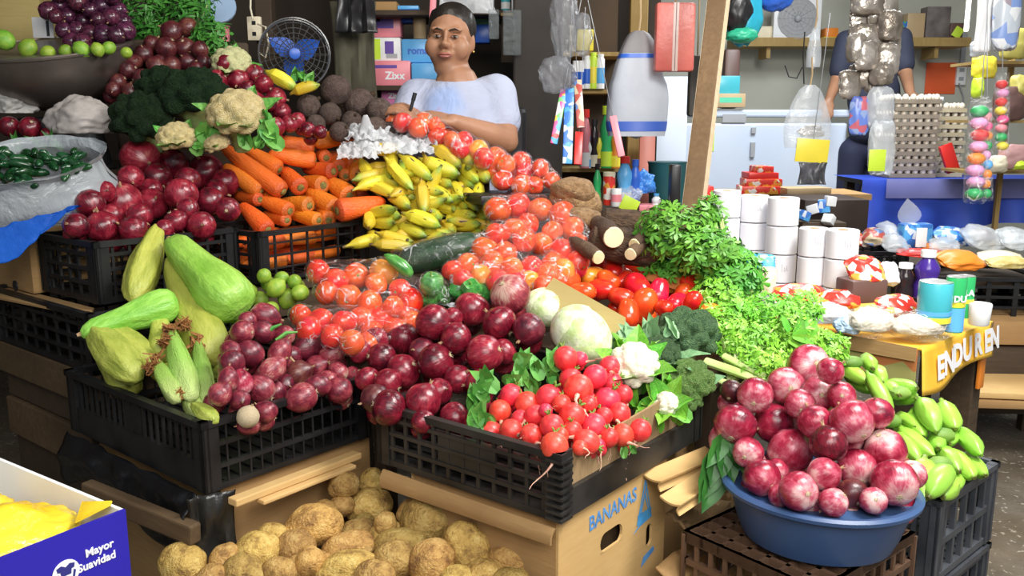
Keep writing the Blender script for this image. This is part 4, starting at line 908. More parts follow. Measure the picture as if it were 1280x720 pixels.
# ---------------------------------------------------------------- chayotes and corn
def chay(name, mat, ridged, k):
    pr = [(-.5, .03), (-.485, .12), (-.45, .20), (-.36, .28), (-.2, .33), (-.05, .37), (.1, .44), (.25, .5), (.36, .49), (.44, .40), (.485, .24), (.5, .05)] if not ridged else [(-.5, .03), (-.47, .14), (-.38, .28), (-.2, .42), (0, .5), (.2, .5), (.36, .42), (.46, .25), (.5, .05)]
    me = axis_shape(name, pr, mat, 30, 0, lambda a, t: 1+(.10 if ridged else .035)*math.cos(5*a+k)-(.05 if ridged else .03)*abs(math.sin(2.5*a)))
    return T(name, 'chayote', displace(me, lambda c: c+Vector((0, noise.noise(c*3+Vector((k, 0, 0)))*.05, noise.noise(c*3+Vector((0, k, 0)))*.05))), [('stem_tip', axis_shape('stem_tip', [(-.53, .05), (-.49, .07), (-.47, .1)], M_neck, 8))])
CH = chay('chayote', M_chayote, False, 1); CHY = chay('chayote', M_chayote_y, False, 2); CHR = chay('ridged_squash', M_chayote_y, True, 3)
D_ch = lambda u, v: 2.06+(470-v)*.0021+(u-200)*.0003
for t_, a, b, w, dd, lb in ((CHR, (198, 282), (166, 378), 42, .04, 'tall yellow-green ridged squash standing at the back of the chayote crate'), (CH, (213, 300), (300, 388), 70, -.03, 'big bright green chayote on top of the chayotes beside the limes'), (CHY, (214, 322), (268, 455), 62, .045, 'yellowish green pear-shaped chayote under the big bright one'),
                           (CH, (100, 418), (222, 376), 44, -.03, 'bright green chayote lying across the crate corner'), (CHR, (112, 408), (172, 475), 46, -.02, 'pale ridged squash at the crate edge below the bright chayote'), (CHR, (130, 405), (192, 458), 38, .0, 'yellow-green ridged squash beside the corn ears'), (CHY, (200, 392), (204, 448), 38, .0, 'short yellow-green chayote behind the corn silk'),
                           (CHR, (240, 505), (272, 528), 22, -.12, 'small split squash at the crate corner by the young onions'), (CHR, (180, 440), (230, 480), 40, .08, 'yellow-green squash down under the corn ears'), (CHY, (125, 440), (165, 490), 40, .08, 'yellow-green chayote down inside the crate corner'), (CHY, (240, 400), (290, 470), 44, .10, 'yellow-green chayote down under the young onions')):
    seg(t_, *a, *b, w, D_ch, lb, 'chayotes and squashes', dd, None)
def corn(k):
    pr = [(-.5, .01), (-.46, .12), (-.3, .30), (-.1, .44), (.15, .5), (.35, .45), (.46, .3), (.5, .16)]
    me = axis_shape('corn_ear', pr, M_husk, 18, 0, lambda a, t: 1+.12*math.cos(4*a+k+t*2)); sk = MB()
    rnd = random.Random(k)
    for j in range(12): sk.tube([(-.44, 0, 0), (-.5, rnd.uniform(-.3, .3), rnd.uniform(-.3, .3)), (-.48+rnd.uniform(-.12, .12), rnd.uniform(-.6, .6), rnd.uniform(-.6, .6))], [.06, .04, .02], 4)
    return T('corn_ear', 'corn', me, [('silk', sk.mesh('silk', M_silk)), ('husk_leaf', MB().leaf(Matrix.Translation((.4, .2, .3)) @ Matrix.Rotation(math.pi, 4, 'Z') @ Matrix.Rotation(.1, 4, 'Y'), .9, .5, .1, .4, 6).mesh('husk_leaf', M_husk))])
for k, (a, b, w, dd) in enumerate((((212, 412), (240, 500), 24, -.06), ((245, 425), (264, 512), 20, -.03), ((193, 450), (222, 502), 19, -.06), ((222, 470), (250, 522), 20, -.02))):
    seg(corn(k), *a, *b, w*1.25, D_ch, ['long green corn ear with brown silk in the chayote crate', 'green corn ear leaning beside the young onions', 'short green corn ear at the crate rim with brown silk', 'green corn ear low in the crate by the corner post'][k], 'corn ears', dd)
for i, (u, v, s) in enumerate(((190, 458, .022), (208, 428, .022), (230, 405, .02), (226, 492, .014))):
    mb = MB(); rnd = random.Random(i)
    for j in range(40): mb.tube([(0, 0, 0), Vector((rnd.gauss(0, 1), rnd.gauss(0, 1), rnd.gauss(0, 1))).normalized()*s*.7, Vector((rnd.gauss(0, 1), rnd.gauss(0, 1), rnd.gauss(0, 1))).normalized()*s*1.1], [.0025, .002, .001], 4)
    o = mb.build('corn_silk', M_silk, None, True, Matrix.Translation(P(u, v, D_ch(u, v)-.07))); tag(o, 'tuft of dry brown corn silk among the corn ears', 'corn silk', 'corn silk tufts')
heap([LIME], [(345, 360, 13), (360, 373, 14), (337, 356, 11), (340, 386, 10), (375, 366, 12), (352, 348, 10), (325, 375, 12), (368, 352, 10), (330, 345, 10), (310, 365, 12)], lambda u, v: 2.40, 'small round green lime below the carrot crate', 'limes behind the chayotes', 23, .3, zmin=.66)
# ---------------------------------------------------------------- bagged and loose tomatoes
def tomato_bag(label, pts, dfn, seed, r=15, knot=None, tl=None, amp=.06):
    sp = heap([TOM], [(u, v, 1.06*r*random.uniform(.88, 1.1)) + ((M_tomato_o,) if random.random() < .07 else ()) for u, v in pts], dfn, tl or 'ripe red tomato packed inside '+label, 'tomatoes inside '+label, seed, .0, .9)
    return bag('tomato_bag', 'clear plastic '+label, sp, M_film, amp, seed, knot, 1.06, 'bags of tomatoes')
tomato_bag('tomato bag just below the carrot crate', [(398, 340), (420, 352), (445, 345), (470, 355), (500, 363), (408, 366), (462, 378), (490, 384), (514, 376), (436, 372), (480, 340)], lin(390, 2.30, 335, 2.44), 31, 16, P(528, 352, 2.38))
tomato_bag('tomato bag lying on the young onions', [(376, 395), (402, 402), (430, 402), (452, 398), (386, 412), (415, 420), (440, 428)], lin(430, 2.16, 390, 2.28), 32, 16)
tomato_bag('tomato bag touching the dark red onions', [(478, 398), (505, 392), (465, 415), (495, 410), (515, 402), (460, 430)], lin(430, 2.22, 390, 2.30), 33, 15)
tomato_bag('long tomato bag with a white knot beside the brown roots', [(622, 262), (648, 258), (675, 262), (702, 268), (715, 286), (690, 290), (722, 308), (704, 315), (722, 328), (660, 280), (676, 305)], lin(330, 2.52, 255, 2.72), 34, 15.5, P(745, 300, 2.60))
tomato_bag('round tomato bag above the cucumber bag', [(622, 292), (643, 288), (606, 312), (632, 316), (655, 300), (615, 330), (640, 335)], lin(335, 2.42, 285, 2.54), 35, 16)
tomato_bag('low tomato bag behind the green peppers', [(566, 338), (585, 332), (578, 350), (602, 345), (622, 352), (645, 352)], lin(360, 2.36, 330, 2.44), 36, 14)
tomato_bag('small tomato bag beside the loose plum tomatoes', [(665, 335), (685, 342), (662, 352), (690, 328), (705, 338), (680, 356)], lin(360, 2.38, 325, 2.46), 37, 15)
D_rm = lin(395, 2.34, 335, 2.52)
O_ = M_tomato_o
heap([ROMA], big(1.12, [(785, 392, 16), (803, 382, 19), (847, 380, 16), (777, 372, 14), (752, 362, 15), (703, 350, 18), (797, 358, 17), (823, 366, 15), (742, 348, 17, O_), (767, 338, 17), (793, 337, 15), (808, 347, 13), (840, 352, 14, O_), (825, 352, 13), (853, 368, 12), (890, 390, 13, O_), (760, 350, 13), (830, 385, 12), (728, 365, 14), (720, 338, 13), (780, 350, 13), (865, 378, 13), (815, 335, 12), (750, 330, 13), (860, 355, 12)]),
     D_rm, 'loose red plum tomato', ('plum tomatoes in the tray', (348, 372, 790, 'on the bagged tomato side', 'on the celery side')), 41, .8, .9, zmin=.64, spread=1.5, bias=(.3, .2, .2), labels={15: 'single orange tomato between the broccoli and the parsley', 8: 'orange-yellow plum tomato among the red ones', 12: 'orange plum tomato at the back of the tray by the celery'})
Pn = lambda u, v, d: P(u, v, d)
flat_sheet('cardboard_flap', 'olive cardboard flap standing between the cabbage and the plum tomatoes', [P(672, 375, 2.33), P(783, 440, 2.24), P(782, 398, 2.26), P(692, 348, 2.36)], .005, M_card_o)
flat_sheet('cardboard_flap', 'orange-brown cardboard flap at the back of the tomato tray', [P(806, 350, 2.58), P(888, 378, 2.50), P(885, 344, 2.52), P(815, 334, 2.60)], .005, M_card_r)
MB().box(0, .40, 0, .30, 0, .012).build('tomato_tray_base', M_card, None, False, TR(SF(2.02, .95, .622), SA)); tag(bpy.data.objects['tomato_tray_base'], 'flat cardboard tray under the plum tomatoes', 'tray')
bpy.data.objects['tomato_tray_base'].name = 'cardboard_tray'
# bagged tomatoes along the counter in front of the vendor
rb = [('knotted tomato bag held by the vendor', [(497, 140), (492, 152), (503, 153)], 12), ('knotted tomato bag under the vendor\'s forearm', [(518, 147), (530, 152), (522, 160)], 12), ('knotted tomato bag beside the white plastic', [(545, 158), (556, 168), (565, 176), (548, 172)], 12), ('knotted tomato bag below the vendor\'s elbow', [(580, 176), (574, 186), (598, 188), (604, 198)], 13),
      ('knotted tomato bag at the plantain heap\'s far end', [(620, 198), (632, 206), (618, 214), (628, 226)], 13), ('middle knotted tomato bag of the black tray', [(652, 202), (658, 218), (646, 222), (652, 232)], 13), ('end knotted tomato bag of the black tray', [(676, 210), (678, 224), (690, 226), (668, 232)], 12)]
for i, (lb, pts, r) in enumerate(rb): tomato_bag(lb, pts, lambda u, v: 2.96-(u-490)*.0004+(235-v)*.0005, 50+i, r, None, None, .05)
o = MB().cbox(.34, .20, .03, .006).build('tomato_tray', M_black, None, True, TR(P(645, 246, 2.93)-Vector((0, -.02, .0)), 25)); tag(o, 'shallow black tray under the knotted tomato bags', 'tray')
# ---------------------------------------------------------------- cucumbers, peppers, roots
o = seg(T('cucumber', 'cucumber', axis_shape('cucumber', [(-.5, .05), (-.48, .25), (-.4, .42), (-.2, .5), (.2, .5), (.4, .42), (.48, .25), (.5, .05)], M_aub, 16)), 498, 330, 602, 303, 40, lambda u, v: 2.55, 'fat dark green cucumber in clear plastic below the plantains', None)
q = [(P(u, v, 2.55), .042) for u, v in ((505, 327), (530, 321), (560, 313), (595, 305))]
bag('cucumber_bag', 'clear plastic bag around the dark cucumber', q, M_film, .05, 77, P(615, 300, 2.55), 1.1)
pep = T('green_pepper', 'pepper', displace(MB().lathe([(.05, -1), (.5, -.95), (.85, -.6), (.95, 0), (.9, .5), (.6, .85), (.25, .8), (.02, .7)], 20, fn=lambda a, t: 1+.10*math.cos(4*a)).mesh('green_pepper', M_pepper), lambda c: c), [('stem', MB().tube([(0, 0, .65), (.03, 0, .95), (.1, 0, 1.15)], [.12, .09, .1], 7).mesh('stem', M_stem))])
sp = heap([pep], [(540, 355, 15), (552, 368, 14), (535, 372, 13)], lambda u, v: 2.33, 'shiny green pepper in a clear bag behind the red onions', 'bagged green peppers', 61)
bag('pepper_bag', 'clear plastic bag of green peppers behind the red onions', sp, M_film, .08, 62, P(560, 382, 2.3))
heap([pep], [(590, 362, 14), (605, 366, 12), (572, 362, 11)], lambda u, v: 2.36, 'loose dark green pepper behind the red onions', 'loose green peppers', 63)
me = axis_shape('green_chili', [(-.5, .04), (-.42, .22), (-.2, .42), (.1, .5), (.35, .44), (.47, .28), (.5, .1)], M_pepper, 14); bend_mesh(me, .22, 3)
for k, (a, b, w, lb) in enumerate((((480, 318), (515, 345), 18, 'curved green pepper beside the tomato bag'), ((600, 372), (565, 368), 16, 'long green pepper under the tomato bag'))): seg(T('long_pepper', 'pepper', me), *a, *b, w, lambda u, v: 2.40, lb)
yam = T('yam', 'root', displace(ico(4, 'yam', M_yam), lambda c: Vector((c.x, c.y*.62, c.z*.55))*(1+.15*noise.noise(c*1.5))))
for k, (u, v, r, lb, a) in enumerate(((722, 252, 36, 'brown yam on top of the dark roots', .2), (718, 238, 30, 'darker brown yam behind the top yam', .1), (732, 275, 28, 'brown yam beside the white bag knot', .3))):
    put(yam, frame(P(u, v, 2.78-.03*k), (1, .3, -a)) @ Matrix.Scale(r*2.75/FPX, 4), lb, 'yams')
def cutroot(u, v, d, r, L, lb, dirv=(.25, 1, .12), mat=M_root_d):
    t = thing('cut_root', lb, 'root', frame(P(u, v, d), dirv))
    R = r*d/FPX; pr = [(0, R*.96), (.01, R), (L*.4, R*1.08), (L*.8, R*.9), (L, R*.3)]
    vs = axis_shape('bark', [(x, y) for x, y in pr], mat, 18, 0, lambda a, t_: 1+.05*math.sin(3*a+t_*30)); new('bark', vs, t)
    new('cut_face', axis_shape('cut_face', [(-.004, R*.1), (-.003, R*.9), (.002, R*.97), (.004, R*.9)], M_flesh, 18), t)
cutroot(767, 297, 2.52, 14, .22, 'dark-barked root with a round cream cut end', (-.15, 1, .1))
cutroot(748, 322, 2.44, 9, .16, 'thin dark root with an oval white cut end by the plum tomatoes', (-.5, 1, .25))
cutroot(788, 318, 2.46, 8, .14, 'thin dark root with a cream cut end beside the celery leaves', (.5, 1, .2))
cutroot(793, 306, 2.50, 8, .16, 'short dark root with a pale cut end against the celery', (.6, 1, .3))
seg(T('dark_root', 'root', axis_shape('dark_root', [(-.5, .2), (-.45, .4), (-.1, .5), (.3, .46), (.5, .2)], M_root_d, 14)), 735, 300, 840, 318, 46, lambda u, v: 2.60, 'thick dark root lying behind the cut roots')
seg(T('dark_root', 'root', axis_shape('dark_root', [(-.5, .2), (-.45, .4), (-.1, .5), (.3, .46), (.5, .2)], M_root_d, 14)), 750, 275, 850, 292, 40, lambda u, v: 2.72, 'thick dark root at the back beside the green chili pot')
# white plastic between carrots and plantains
def film_sheet(name, label, c, w, l, h, mat, seed, M=None, spike=0):
    mb = MB()
    def f(a, b):
        x, y = (a-.5)*2, (b-.5)*2; e = 1+.25*noise.noise(Vector((x*2, y*2, seed*3)))
        z = abs(noise.noise(Vector((x*2.2+seed, y*2.2, 0))))*2.0+abs(noise.noise(Vector((x*5+seed, y*5, 2))))*.7-.25*(x*x+y*y)
        return Vector((x*w*e, y*l*e, z*h+spike*math.exp(-(x*x+y*y)*18)))
    mb.sheet(f, 30, 30); return tag(mb.build(name, mat, None, True, Matrix.Translation(Vector(c)) @ (M or Matrix.Identity(4))), label, 'bag')
for k, (u, v, d, s_) in enumerate(((460, 158, 2.98, .07), (490, 172, 2.97, .085), (522, 174, 2.98, .07), (450, 180, 2.93, .07))):
    film_sheet('white_plastic', ['twisted white plastic bag top above the beets', 'crumpled white plastic bag behind the carrots', 'crumpled white plastic bag beside the bagged tomatoes', 'flattened white plastic bag under the top carrot'][k], P(u, v, d)-Vector((0, 0, .02)), s_, s_*.8, .018, M_film_w, k+2, Matrix.Rotation(.45, 4, 'X'), .06 if k == 0 else 0)
def inside(o, p):
    "make an object built in world space a part of p"
    o.parent = p; o.matrix_parent_inverse = p.matrix_basis.inverted()
    for k in ('label', 'category', 'group'):
        if k in o: del o[k]
# ---------------------------------------------------------------- leafy bunches
def leaflet(mb, M, s, rnd):
    a = rnd.uniform(.8, 1.2); z = rnd.uniform(-.15, .3)
    vs = [(0, 0, 0), (.55, -.16, .05), (1.1*a, 0, z), (.55, .16, .05), (.25, -.5, .02), (.75, -.62, -z*.6), (.35, -.15, .04), (.25, .5, .02), (.75, .62, -z*.4), (.35, .15, .04), (.85, -.22, z*.5), (.85, .22, z*.5)]
    mb.add([(x*s, y*s, q*s) for x, y, q in vs], [(0, 1, 10, 2), (0, 2, 11, 3), (0, 4, 5, 6), (0, 9, 8, 7)], M)
def bunch(name, label, u, v, d, ru, rv, rd, n, mat, seed, ls=.022, cat='herbs', stem=None, group=None, tilt=0, spiky=False):
    rnd = random.Random(seed); k = d/FPX; c = P(u, v, d); t = thing(name, label, cat, Matrix.Translation(c), group); mb = MB()
    X = Vector((1, 0, 0)); U = Vector((0, SP, CP)); Fw = Vector((0, CP, -SP)); ct, st = math.cos(R_(tilt)), math.sin(R_(tilt))
    for i in range(n):
        w = Vector((rnd.gauss(0, 1), rnd.gauss(0, 1), rnd.gauss(0, 1))).normalized()*(rnd.random()**.25)
        if w.z > .35: w.z *= -1
        wx, wy = w.x*ru, w.y*rv
        p = X*((ct*wx-st*wy)*k)+U*((st*wx+ct*wy)*k)+Fw*(w.z*rd)
        nrm = (p.normalized()+Vector((rnd.uniform(-1, 1), rnd.uniform(-1, 1), rnd.uniform(-.6, 1)))*.75+Vector((0, -.2, .45)))
        d0 = nrm.orthogonal(); d0.rotate(Quaternion(nrm.normalized(), rnd.uniform(0, 6.28)))
        m = frame(p, d0, nrm); s = ls*rnd.uniform(.65, 1.25)
        if spiky: mb.leaf(m, s*2.2, .32, rnd.uniform(-.2, .4), .3, 3)
        else: leaflet(mb, m, s, rnd)
    stuff(mb.build('foliage', mat, t))
    sm = MB()
    for i in range(9):
        w = Vector((rnd.uniform(-.8, .8)*ru*k, 0, 0))+U*(rnd.uniform(-.6, .8)*rv*k)+Fw*rnd.uniform(-.5, .3)*rd
        b = (Vector(stem)-c) if stem is not None else U*(-rv*k)+Fw*rd*.5
        b = b+Vector((rnd.uniform(-.012, .012), rnd.uniform(-.012, .012), rnd.uniform(-.012, .012)))
        sm.tube([b, (b+w)/2+Vector((0, 0, .01)), w], [.0042, .0032, .0016], 5)
    sm.build('stems', M_stalk, t); return t
sb = P(950, 395, 2.45)
bunch('celery_bunch', 'dark green celery bunch with leaves spread over the cut roots', 842, 290, 2.55, 52, 36, .09, 420, M_celery, 1, .028, 'celery', P(935, 350, 2.5), 'celery bunches', -10)
bunch('celery_bunch', 'celery bunch standing against the leaning wooden post', 888, 318, 2.50, 48, 34, .10, 420, M_celery, 2, .028, 'celery', P(940, 370, 2.45), 'celery bunches', -20)
bunch('celery_bunch', 'celery bunch leaves beside the white paper rolls', 915, 345, 2.50, 42, 40, .10, 380, M_celery, 3, .026, 'celery', P(940, 400, 2.45), 'celery bunches')
bunch('celery_bunch', 'celery sprig rising in front of the leaning wooden post', 888, 268, 2.58, 16, 24, .05, 120, M_celery, 4, .026, 'celery', P(905, 320, 2.5), 'celery bunches')
bunch('celery_bunch', 'celery bunch behind the orange cardboard flap', 850, 335, 2.60, 44, 22, .08, 240, M_celery, 14, .026, 'celery', P(900, 370, 2.5), 'celery bunches')
for i, (u, v, ru, rv, d, lb) in enumerate(((908, 400, 42, 32, 2.36, 'parsley bunch beside the broccoli'), (955, 395, 36, 34, 2.40, 'parsley bunch below the celery leaves'), (935, 430, 46, 32, 2.28, 'bright parsley bunch above the celery stalks'), (985, 420, 38, 36, 2.30, 'bright parsley bunch behind the basin onions'), (1020, 435, 40, 26, 2.28, 'parsley bunch beside the paper-covered box'), (895, 370, 30, 26, 2.44, 'parsley bunch behind the orange tomato'), (960, 455, 40, 24, 2.20, 'parsley bunch just above the basin onions'), (1000, 385, 26, 24, 2.44, 'parsley bunch in front of the paper rolls'))):
    bunch('parsley_bunch', lb, u, v, d, ru, rv, .09, 430 if i < 5 else 260, M_parsley, 20+i, .017, 'parsley', P(915, 470, 2.2), 'parsley bunches')
# pale celery stalks running out of the bunches
for i, (a, b, c, r) in enumerate((((882, 452), (915, 463), (955, 478), .016), ((888, 470), (905, 478), (925, 487), .013), ((905, 445), (930, 458), (955, 470), .012))):
    pts = [P(*a, 2.22), P(*b, 2.18), P(*c, 2.13)]; tag(MB().tube(pts, [r, r*.95, r*.8], 10, flat=.7).build('celery_stalk', M_stalk, None), ['thick pale celery stalk between the broccoli and the basin', 'shorter celery stalk below the thick one', 'slim celery stalk above the thick one'][i], 'celery', 'celery stalks')
t = thing('leek_leaves', 'broad green leaves lying in front of the paper rolls', 'leaves', Matrix.Translation(P(1000, 450, 2.35)))
for i, (a, b) in enumerate((((990, 440), (1012, 392)), ((995, 440), (1003, 388)), ((1000, 445), (1024, 398)), ((985, 425), (1052, 442)), ((990, 420), (1045, 425)), ((1010, 440), (1066, 445)), ((1020, 450), (1062, 455)), ((985, 415), (978, 392)))):
    p, q = P(*a, 2.20), P(*b, 2.24); MB().leaf(frame(p-P(1000, 450, 2.35), q-p, (0, -1, .5)), (q-p).length, .30, .1, .5, 7).build('leaf', M_leaf if i > 2 else M_celery, t)
t = thing('hanging_leaves', 'dark green leaves hanging between the banana carton and the basin', 'leaves', Matrix.Translation(P(900, 560, 1.98)))
for i, (a, b) in enumerate((((905, 545), (885, 585)), ((905, 550), (905, 600)), ((900, 560), (876, 630)), ((910, 565), (918, 605)), ((895, 560), (890, 610)), ((912, 555), (930, 590)), ((900, 580), (880, 642)))):
    p, q = P(*a, 1.97), P(*b, 1.93); MB().leaf(frame(p-P(900, 560, 1.98), q-p, (.2, -1, .3)), (q-p).length, .5, .1, .4, 6, 0, .03).build('leaf', M_herb, t)
# ---------------------------------------------------------------- packaged goods helpers
def dep(u, v, z): b = (360-v)/FPX; return (z-CAMZ)/(-SP+b*CP)
def boxp(name, label, cat, u0, u1, v0, v1, d, th, mat, yaw=0, bev=.004, group=None, roll=0):
    "box whose front face covers the pixel rectangle at depth d"
    c = P((u0+u1)/2, (v0+v1)/2, d); w = (u1-u0)*d/FPX; h = (v1-v0)*d/FPX
    return tag(MB().cbox(w, th, h, min(bev, w*.2, h*.2, th*.2)).build(name, mat, None, True, Matrix.Translation(c) @ rz(yaw) @ Matrix.Rotation(R_(roll), 4, 'Y') @ Matrix.Translation((0, th/2, 0))), label, cat, group)
def patch(o, x0, x1, z0, z1, y, mat, name='printed_panel'):
    "flat print on the front (-y) of a box object, coordinates in metres from its centre"
    return MB().box(x0, x1, y-.0008, y, z0, z1).build(name, mat, o, False)
def words(o, t, x, y, z, size, mat, bold=.0006): return new('lettering', text_mesh(t, size, mat, bold), o, face_M((x, y, z), (1, 0, 0)))
def turned(name, label, cat, base, prof, mat, bands=(), cap=None, n=18, group=None, M=None):
    "bottle or can: prof (r, z); bands (r, z0, z1, mat) ; cap (r, z0, z1, mat)"
    t = thing(name, label, cat, Matrix.Translation(Vector(base)) @ (M or Matrix.Identity(4)), group)
    MB().lathe([(0, 0)]+prof+[(0, prof[-1][1])], n).build('body', mat, t)
    for r, a, b, m in bands: MB().lathe([(r, a), (r+.0006, a), (r+.0006, b), (r, b)], n).build('label_band', m, t)
    if cap: r, a, b, m = cap; MB().lathe([(0, a), (r, a), (r, b*.97+a*.03), (r*.9, b), (0, b)], n).build('cap', m, t)
    return t
col = lambda n, c, r=.4, **k: pm(n, c, tuple(min(1, x*1.12) for x in c), 6, r, **k)
C_red = col('red_print', (.70, .03, .025), .3); C_pink = col('pink_print', (.80, .25, .30), .35); C_teal = col('teal_print', (.06, .42, .50), .3); C_yel = col('yellow_print', (.82, .68, .06), .35)
C_blue = col('blue_print', (.03, .12, .55), .3); C_green = col('green_print', (.03, .40, .12), .3); C_purp = col('purple_liquid', (.05, .02, .22), .2); C_dark = col('dark_liquid', (.02, .012, .015), .15); C_cream = col('cream_print', (.78, .70, .52), .45)
C_brown = col('brown_pack', (.13, .07, .06), .4); C_org = col('orange_print', (.85, .26, .03), .4); C_lime = col('lime_print', (.55, .75, .05), .4); C_sky = col('sky_print', (.12, .42, .80), .3); C_grey = col('grey_pack', (.35, .36, .38), .4); C_silver = pm('silver_foil', (.20, .165, .13), (.50, .45, .40), 5, .3, .8, 9, metal=.5, bdist=.02)
C_beige = pm('pale_grain', (.66, .58, .46), (.78, .72, .62), 40, .7, .4, 60); C_tan = col('tan_pack', (.50, .36, .20), .5); C_black = col('black_pack', (.015, .015, .017), .35)
def printed(name, base, spots, scale=30):
    s = NT(name); s.set(Roughness=.3); v = s.n('ShaderNodeTexVoronoi'); v.inputs['Scale'].default_value = scale; s.l(s.tc.outputs['Object'], v.inputs['Vector'])
    sx = s.n('ShaderNodeSeparateColor'); s.l(v.outputs['Color'], sx.inputs[0]); n = len(spots)+2
    st = [(0, base)]+[((i+1.6)/n, c) for i, c in enumerate(spots)]; s.color(s.ramp(sx.outputs[0], st, 'CONSTANT')); return s.mat
PR_red = printed('red_white_wrapper', (.75, .04, .03), [(.75, .05, .03), (.85, .8, .75), (.8, .35, .05)], 45); PR_mix = printed('bright_sweet_wrapper', (.85, .12, .35), [(.9, .8, .75), (.1, .45, .8), (.9, .6, .1), (.2, .6, .2), (.85, .1, .1)], 38)
PR_blue = printed('blue_wrapper', (.05, .2, .65), [(.7, .75, .85), (.1, .4, .8)], 40); PR_grn = printed('green_wrapper', (.15, .5, .1), [(.8, .8, .7), (.05, .2, .6)], 40); PR_dim = printed('mixed_snack_wrapper', (.45, .08, .06), [(.55, .45, .3), (.1, .2, .45), (.6, .5, .45)], 30)
# ---------------------------------------------------------------- the paper-roll table
T1 = .62; c0 = PZ(1150, 437, T1); TA = 42.0
t = thing('goods_table', 'low wooden table carrying the paper rolls and groceries', 'table', TR((c0.x, c0.y, 0), TA))
for i in range(6): MB().box(0, .54, i*.2, i*.2+.195, T1-.02, T1-.004).build('plank', M_wood, t, False)
for x in (.05, .45):
    for y in (.05, 1.1): MB().box(x, x+.06, y, y+.06, 0, T1-.02).build('leg', M_wood_d, t, False)
# carton front and cloth
g1 = Vector((math.cos(R_(TA)), math.sin(R_(TA)), 0)); g2 = Vector((-g1.y, g1.x, 0)); cz = Vector((0, 0, 1))
c0 = Vector((c0.x, c0.y, T1))
flat_sheet('torn_carton', 'torn printed cardboard hanging from the table edge above the green bananas', [c0-g1*.012, c0+g2*.30-g1*.012, c0+g2*.30-cz*.11-g1*.012, c0-cz*.13-g1*.012], .005, printed('worn_printed_card', (.55, .36, .14), [(.55, .36, .14), (.6, .22, .08), (.45, .42, .15)], 10))
flat_sheet('cardboard_edge', 'ragged cardboard strip along the table edge', [c0-g1*.02+cz*.008, c0+g2*.24-g1*.02+cz*.01, c0+g2*.24-g1*.022-cz*.035, c0-g1*.022-cz*.03], .005, M_card)
flat_sheet('blue_packet', 'blue packet tucked behind the green bananas under the table edge', [c0+g2*.24-g1*.03, c0+g2*.36-g1*.03, c0+g2*.36-g1*.03-cz*.06, c0+g2*.24-g1*.03-cz*.06], .01, C_sky)
def cloth_mat():
    s = NT('orange_banner_cloth'); s.set(Roughness=.6); s.color(s.ramp(s.noise(5, 3), [(.3, (.85, .42, .02)), (.7, (.95, .62, .08))])); return s.mat
mb = MB(); CW = .50
def cl(s, q): return Vector((s*CW, -.006-.012*q-.008*q*math.sin(s*9), -q*(.135-.03*s+.012*math.sin(s*6.5))))
mb.sheet(cl, 24, 8); o = mb.build('banner', cloth_mat(), None, True, TR(c0+cz*.004, TA)); o.modifiers.new('s', 'SOLIDIFY').thickness = .002
tag(o, 'orange-yellow printed banner hung along the table edge reading ENDUREN', 'banner')
for i, ch in enumerate('ENDUREN'):
    s = .10+i*.068; new('lettering', text_mesh(ch, .095, M_ink_w, .004), o, face_M(cl(s/CW, .52)+Vector((0, -.006, 0)), (1, 0, 0), (0, .09, 1)))
mb = MB(); mb.box(0, CW+.02, -.004, .5, 0, .004); o = mb.build('table_cover', cloth_mat(), None, False, TR(c0-cz*.002, TA)); tag(o, 'orange printed sheet covering the table corner under the cans', 'cloth')
a = P(1227, 455, 2.80); tag(MB().cbox(.04, .012, .10, .003).build('orange_tag', C_org, None, True, Matrix.Translation(a-Vector((0, 0, .03))) @ rz(TA)), 'orange strip hanging below the banner end', 'strip')
tag(MB().cbox(.07, .07, .56, .004).build('table_post', M_wood_d, None, False, Matrix.Translation((P(1207, 480, 2.86).x, P(1207, 480, 2.86).y, .28)) @ rz(TA)), 'dark square wooden post below the banner', 'post')
# paper rolls
PAPER = pm('white_paper_wrap', (.80, .80, .86), (.86, .86, .90), 3, .6)
def roll(u, top_v, d, n, h, r, lbs):
    for i in range(n):
        z = P(u, top_v, d).z-h*i; p = P(u, top_v, d); t = thing('paper_roll', lbs[min(i, len(lbs)-1)], 'paper roll', Matrix.Translation((p.x, p.y, z-h)), 'white paper rolls')
        MB().lathe([(r*.3, h*.96), (r*.92, h*.985), (r, h*.95), (r, h*.04), (r*.95, .002), (0, .002)], 28).build('paper', PAPER, t)
        MB().lathe([(r*.28, h*.98), (r*.32, h*.98), (r*.32, h*.9), (0, h*.9)], 14).build('core', M_card, t)
        if (i+int(u)) % 2 == 0:
            mb = MB(); s0 = .012
            for k, pl in enumerate(([(-1, 1.2), (-.8, -1)], [(-.2, .4), (-.1, -.9), (.3, -.9), (.4, .2)], [(.8, .8), (.9, -.8), (1.2, -.5)])):
                pts = []
                for x, y in pl: a = x*s0*.8/r; pts.append((math.sin(a)*(r+.0006), -math.cos(a)*(r+.0006), h*.55+y*s0))
                mb.tube(pts, .0007, 4)
            mb.build('pencil_mark', pm('pencil', (.35, .35, .4)), t)
roll(909, 237, 3.12, 4, .098, .049, ['top white paper roll of the stack beside the leaning post', 'second white paper roll of the stack beside the leaning post', 'third white paper roll of the stack beside the leaning post', 'bottom white paper roll of the stack beside the leaning post'])
roll(944, 243, 3.12, 4, .098, .049, ['top white paper roll of the second tall stack from the leaning post', 'second white paper roll down, second tall stack from the post', 'third white paper roll down, second tall stack from the post', 'bottom white paper roll of the second tall stack'])
roll(980, 246, 3.02, 4, .098, .053, ['top white paper roll of the tall stack next to the short stacks', 'second paper roll down of the tall stack next to the short stacks', 'third paper roll down of the tall stack next to the short stacks', 'bottom paper roll of the tall stack next to the short stacks'])
roll(1018, 284, 2.92, 3, .096, .048, ['top paper roll with pencil marks of the short stack touching the tall one', 'middle paper roll of the short stack touching the tall one', 'bottom paper roll of the short stack touching the tall one'])
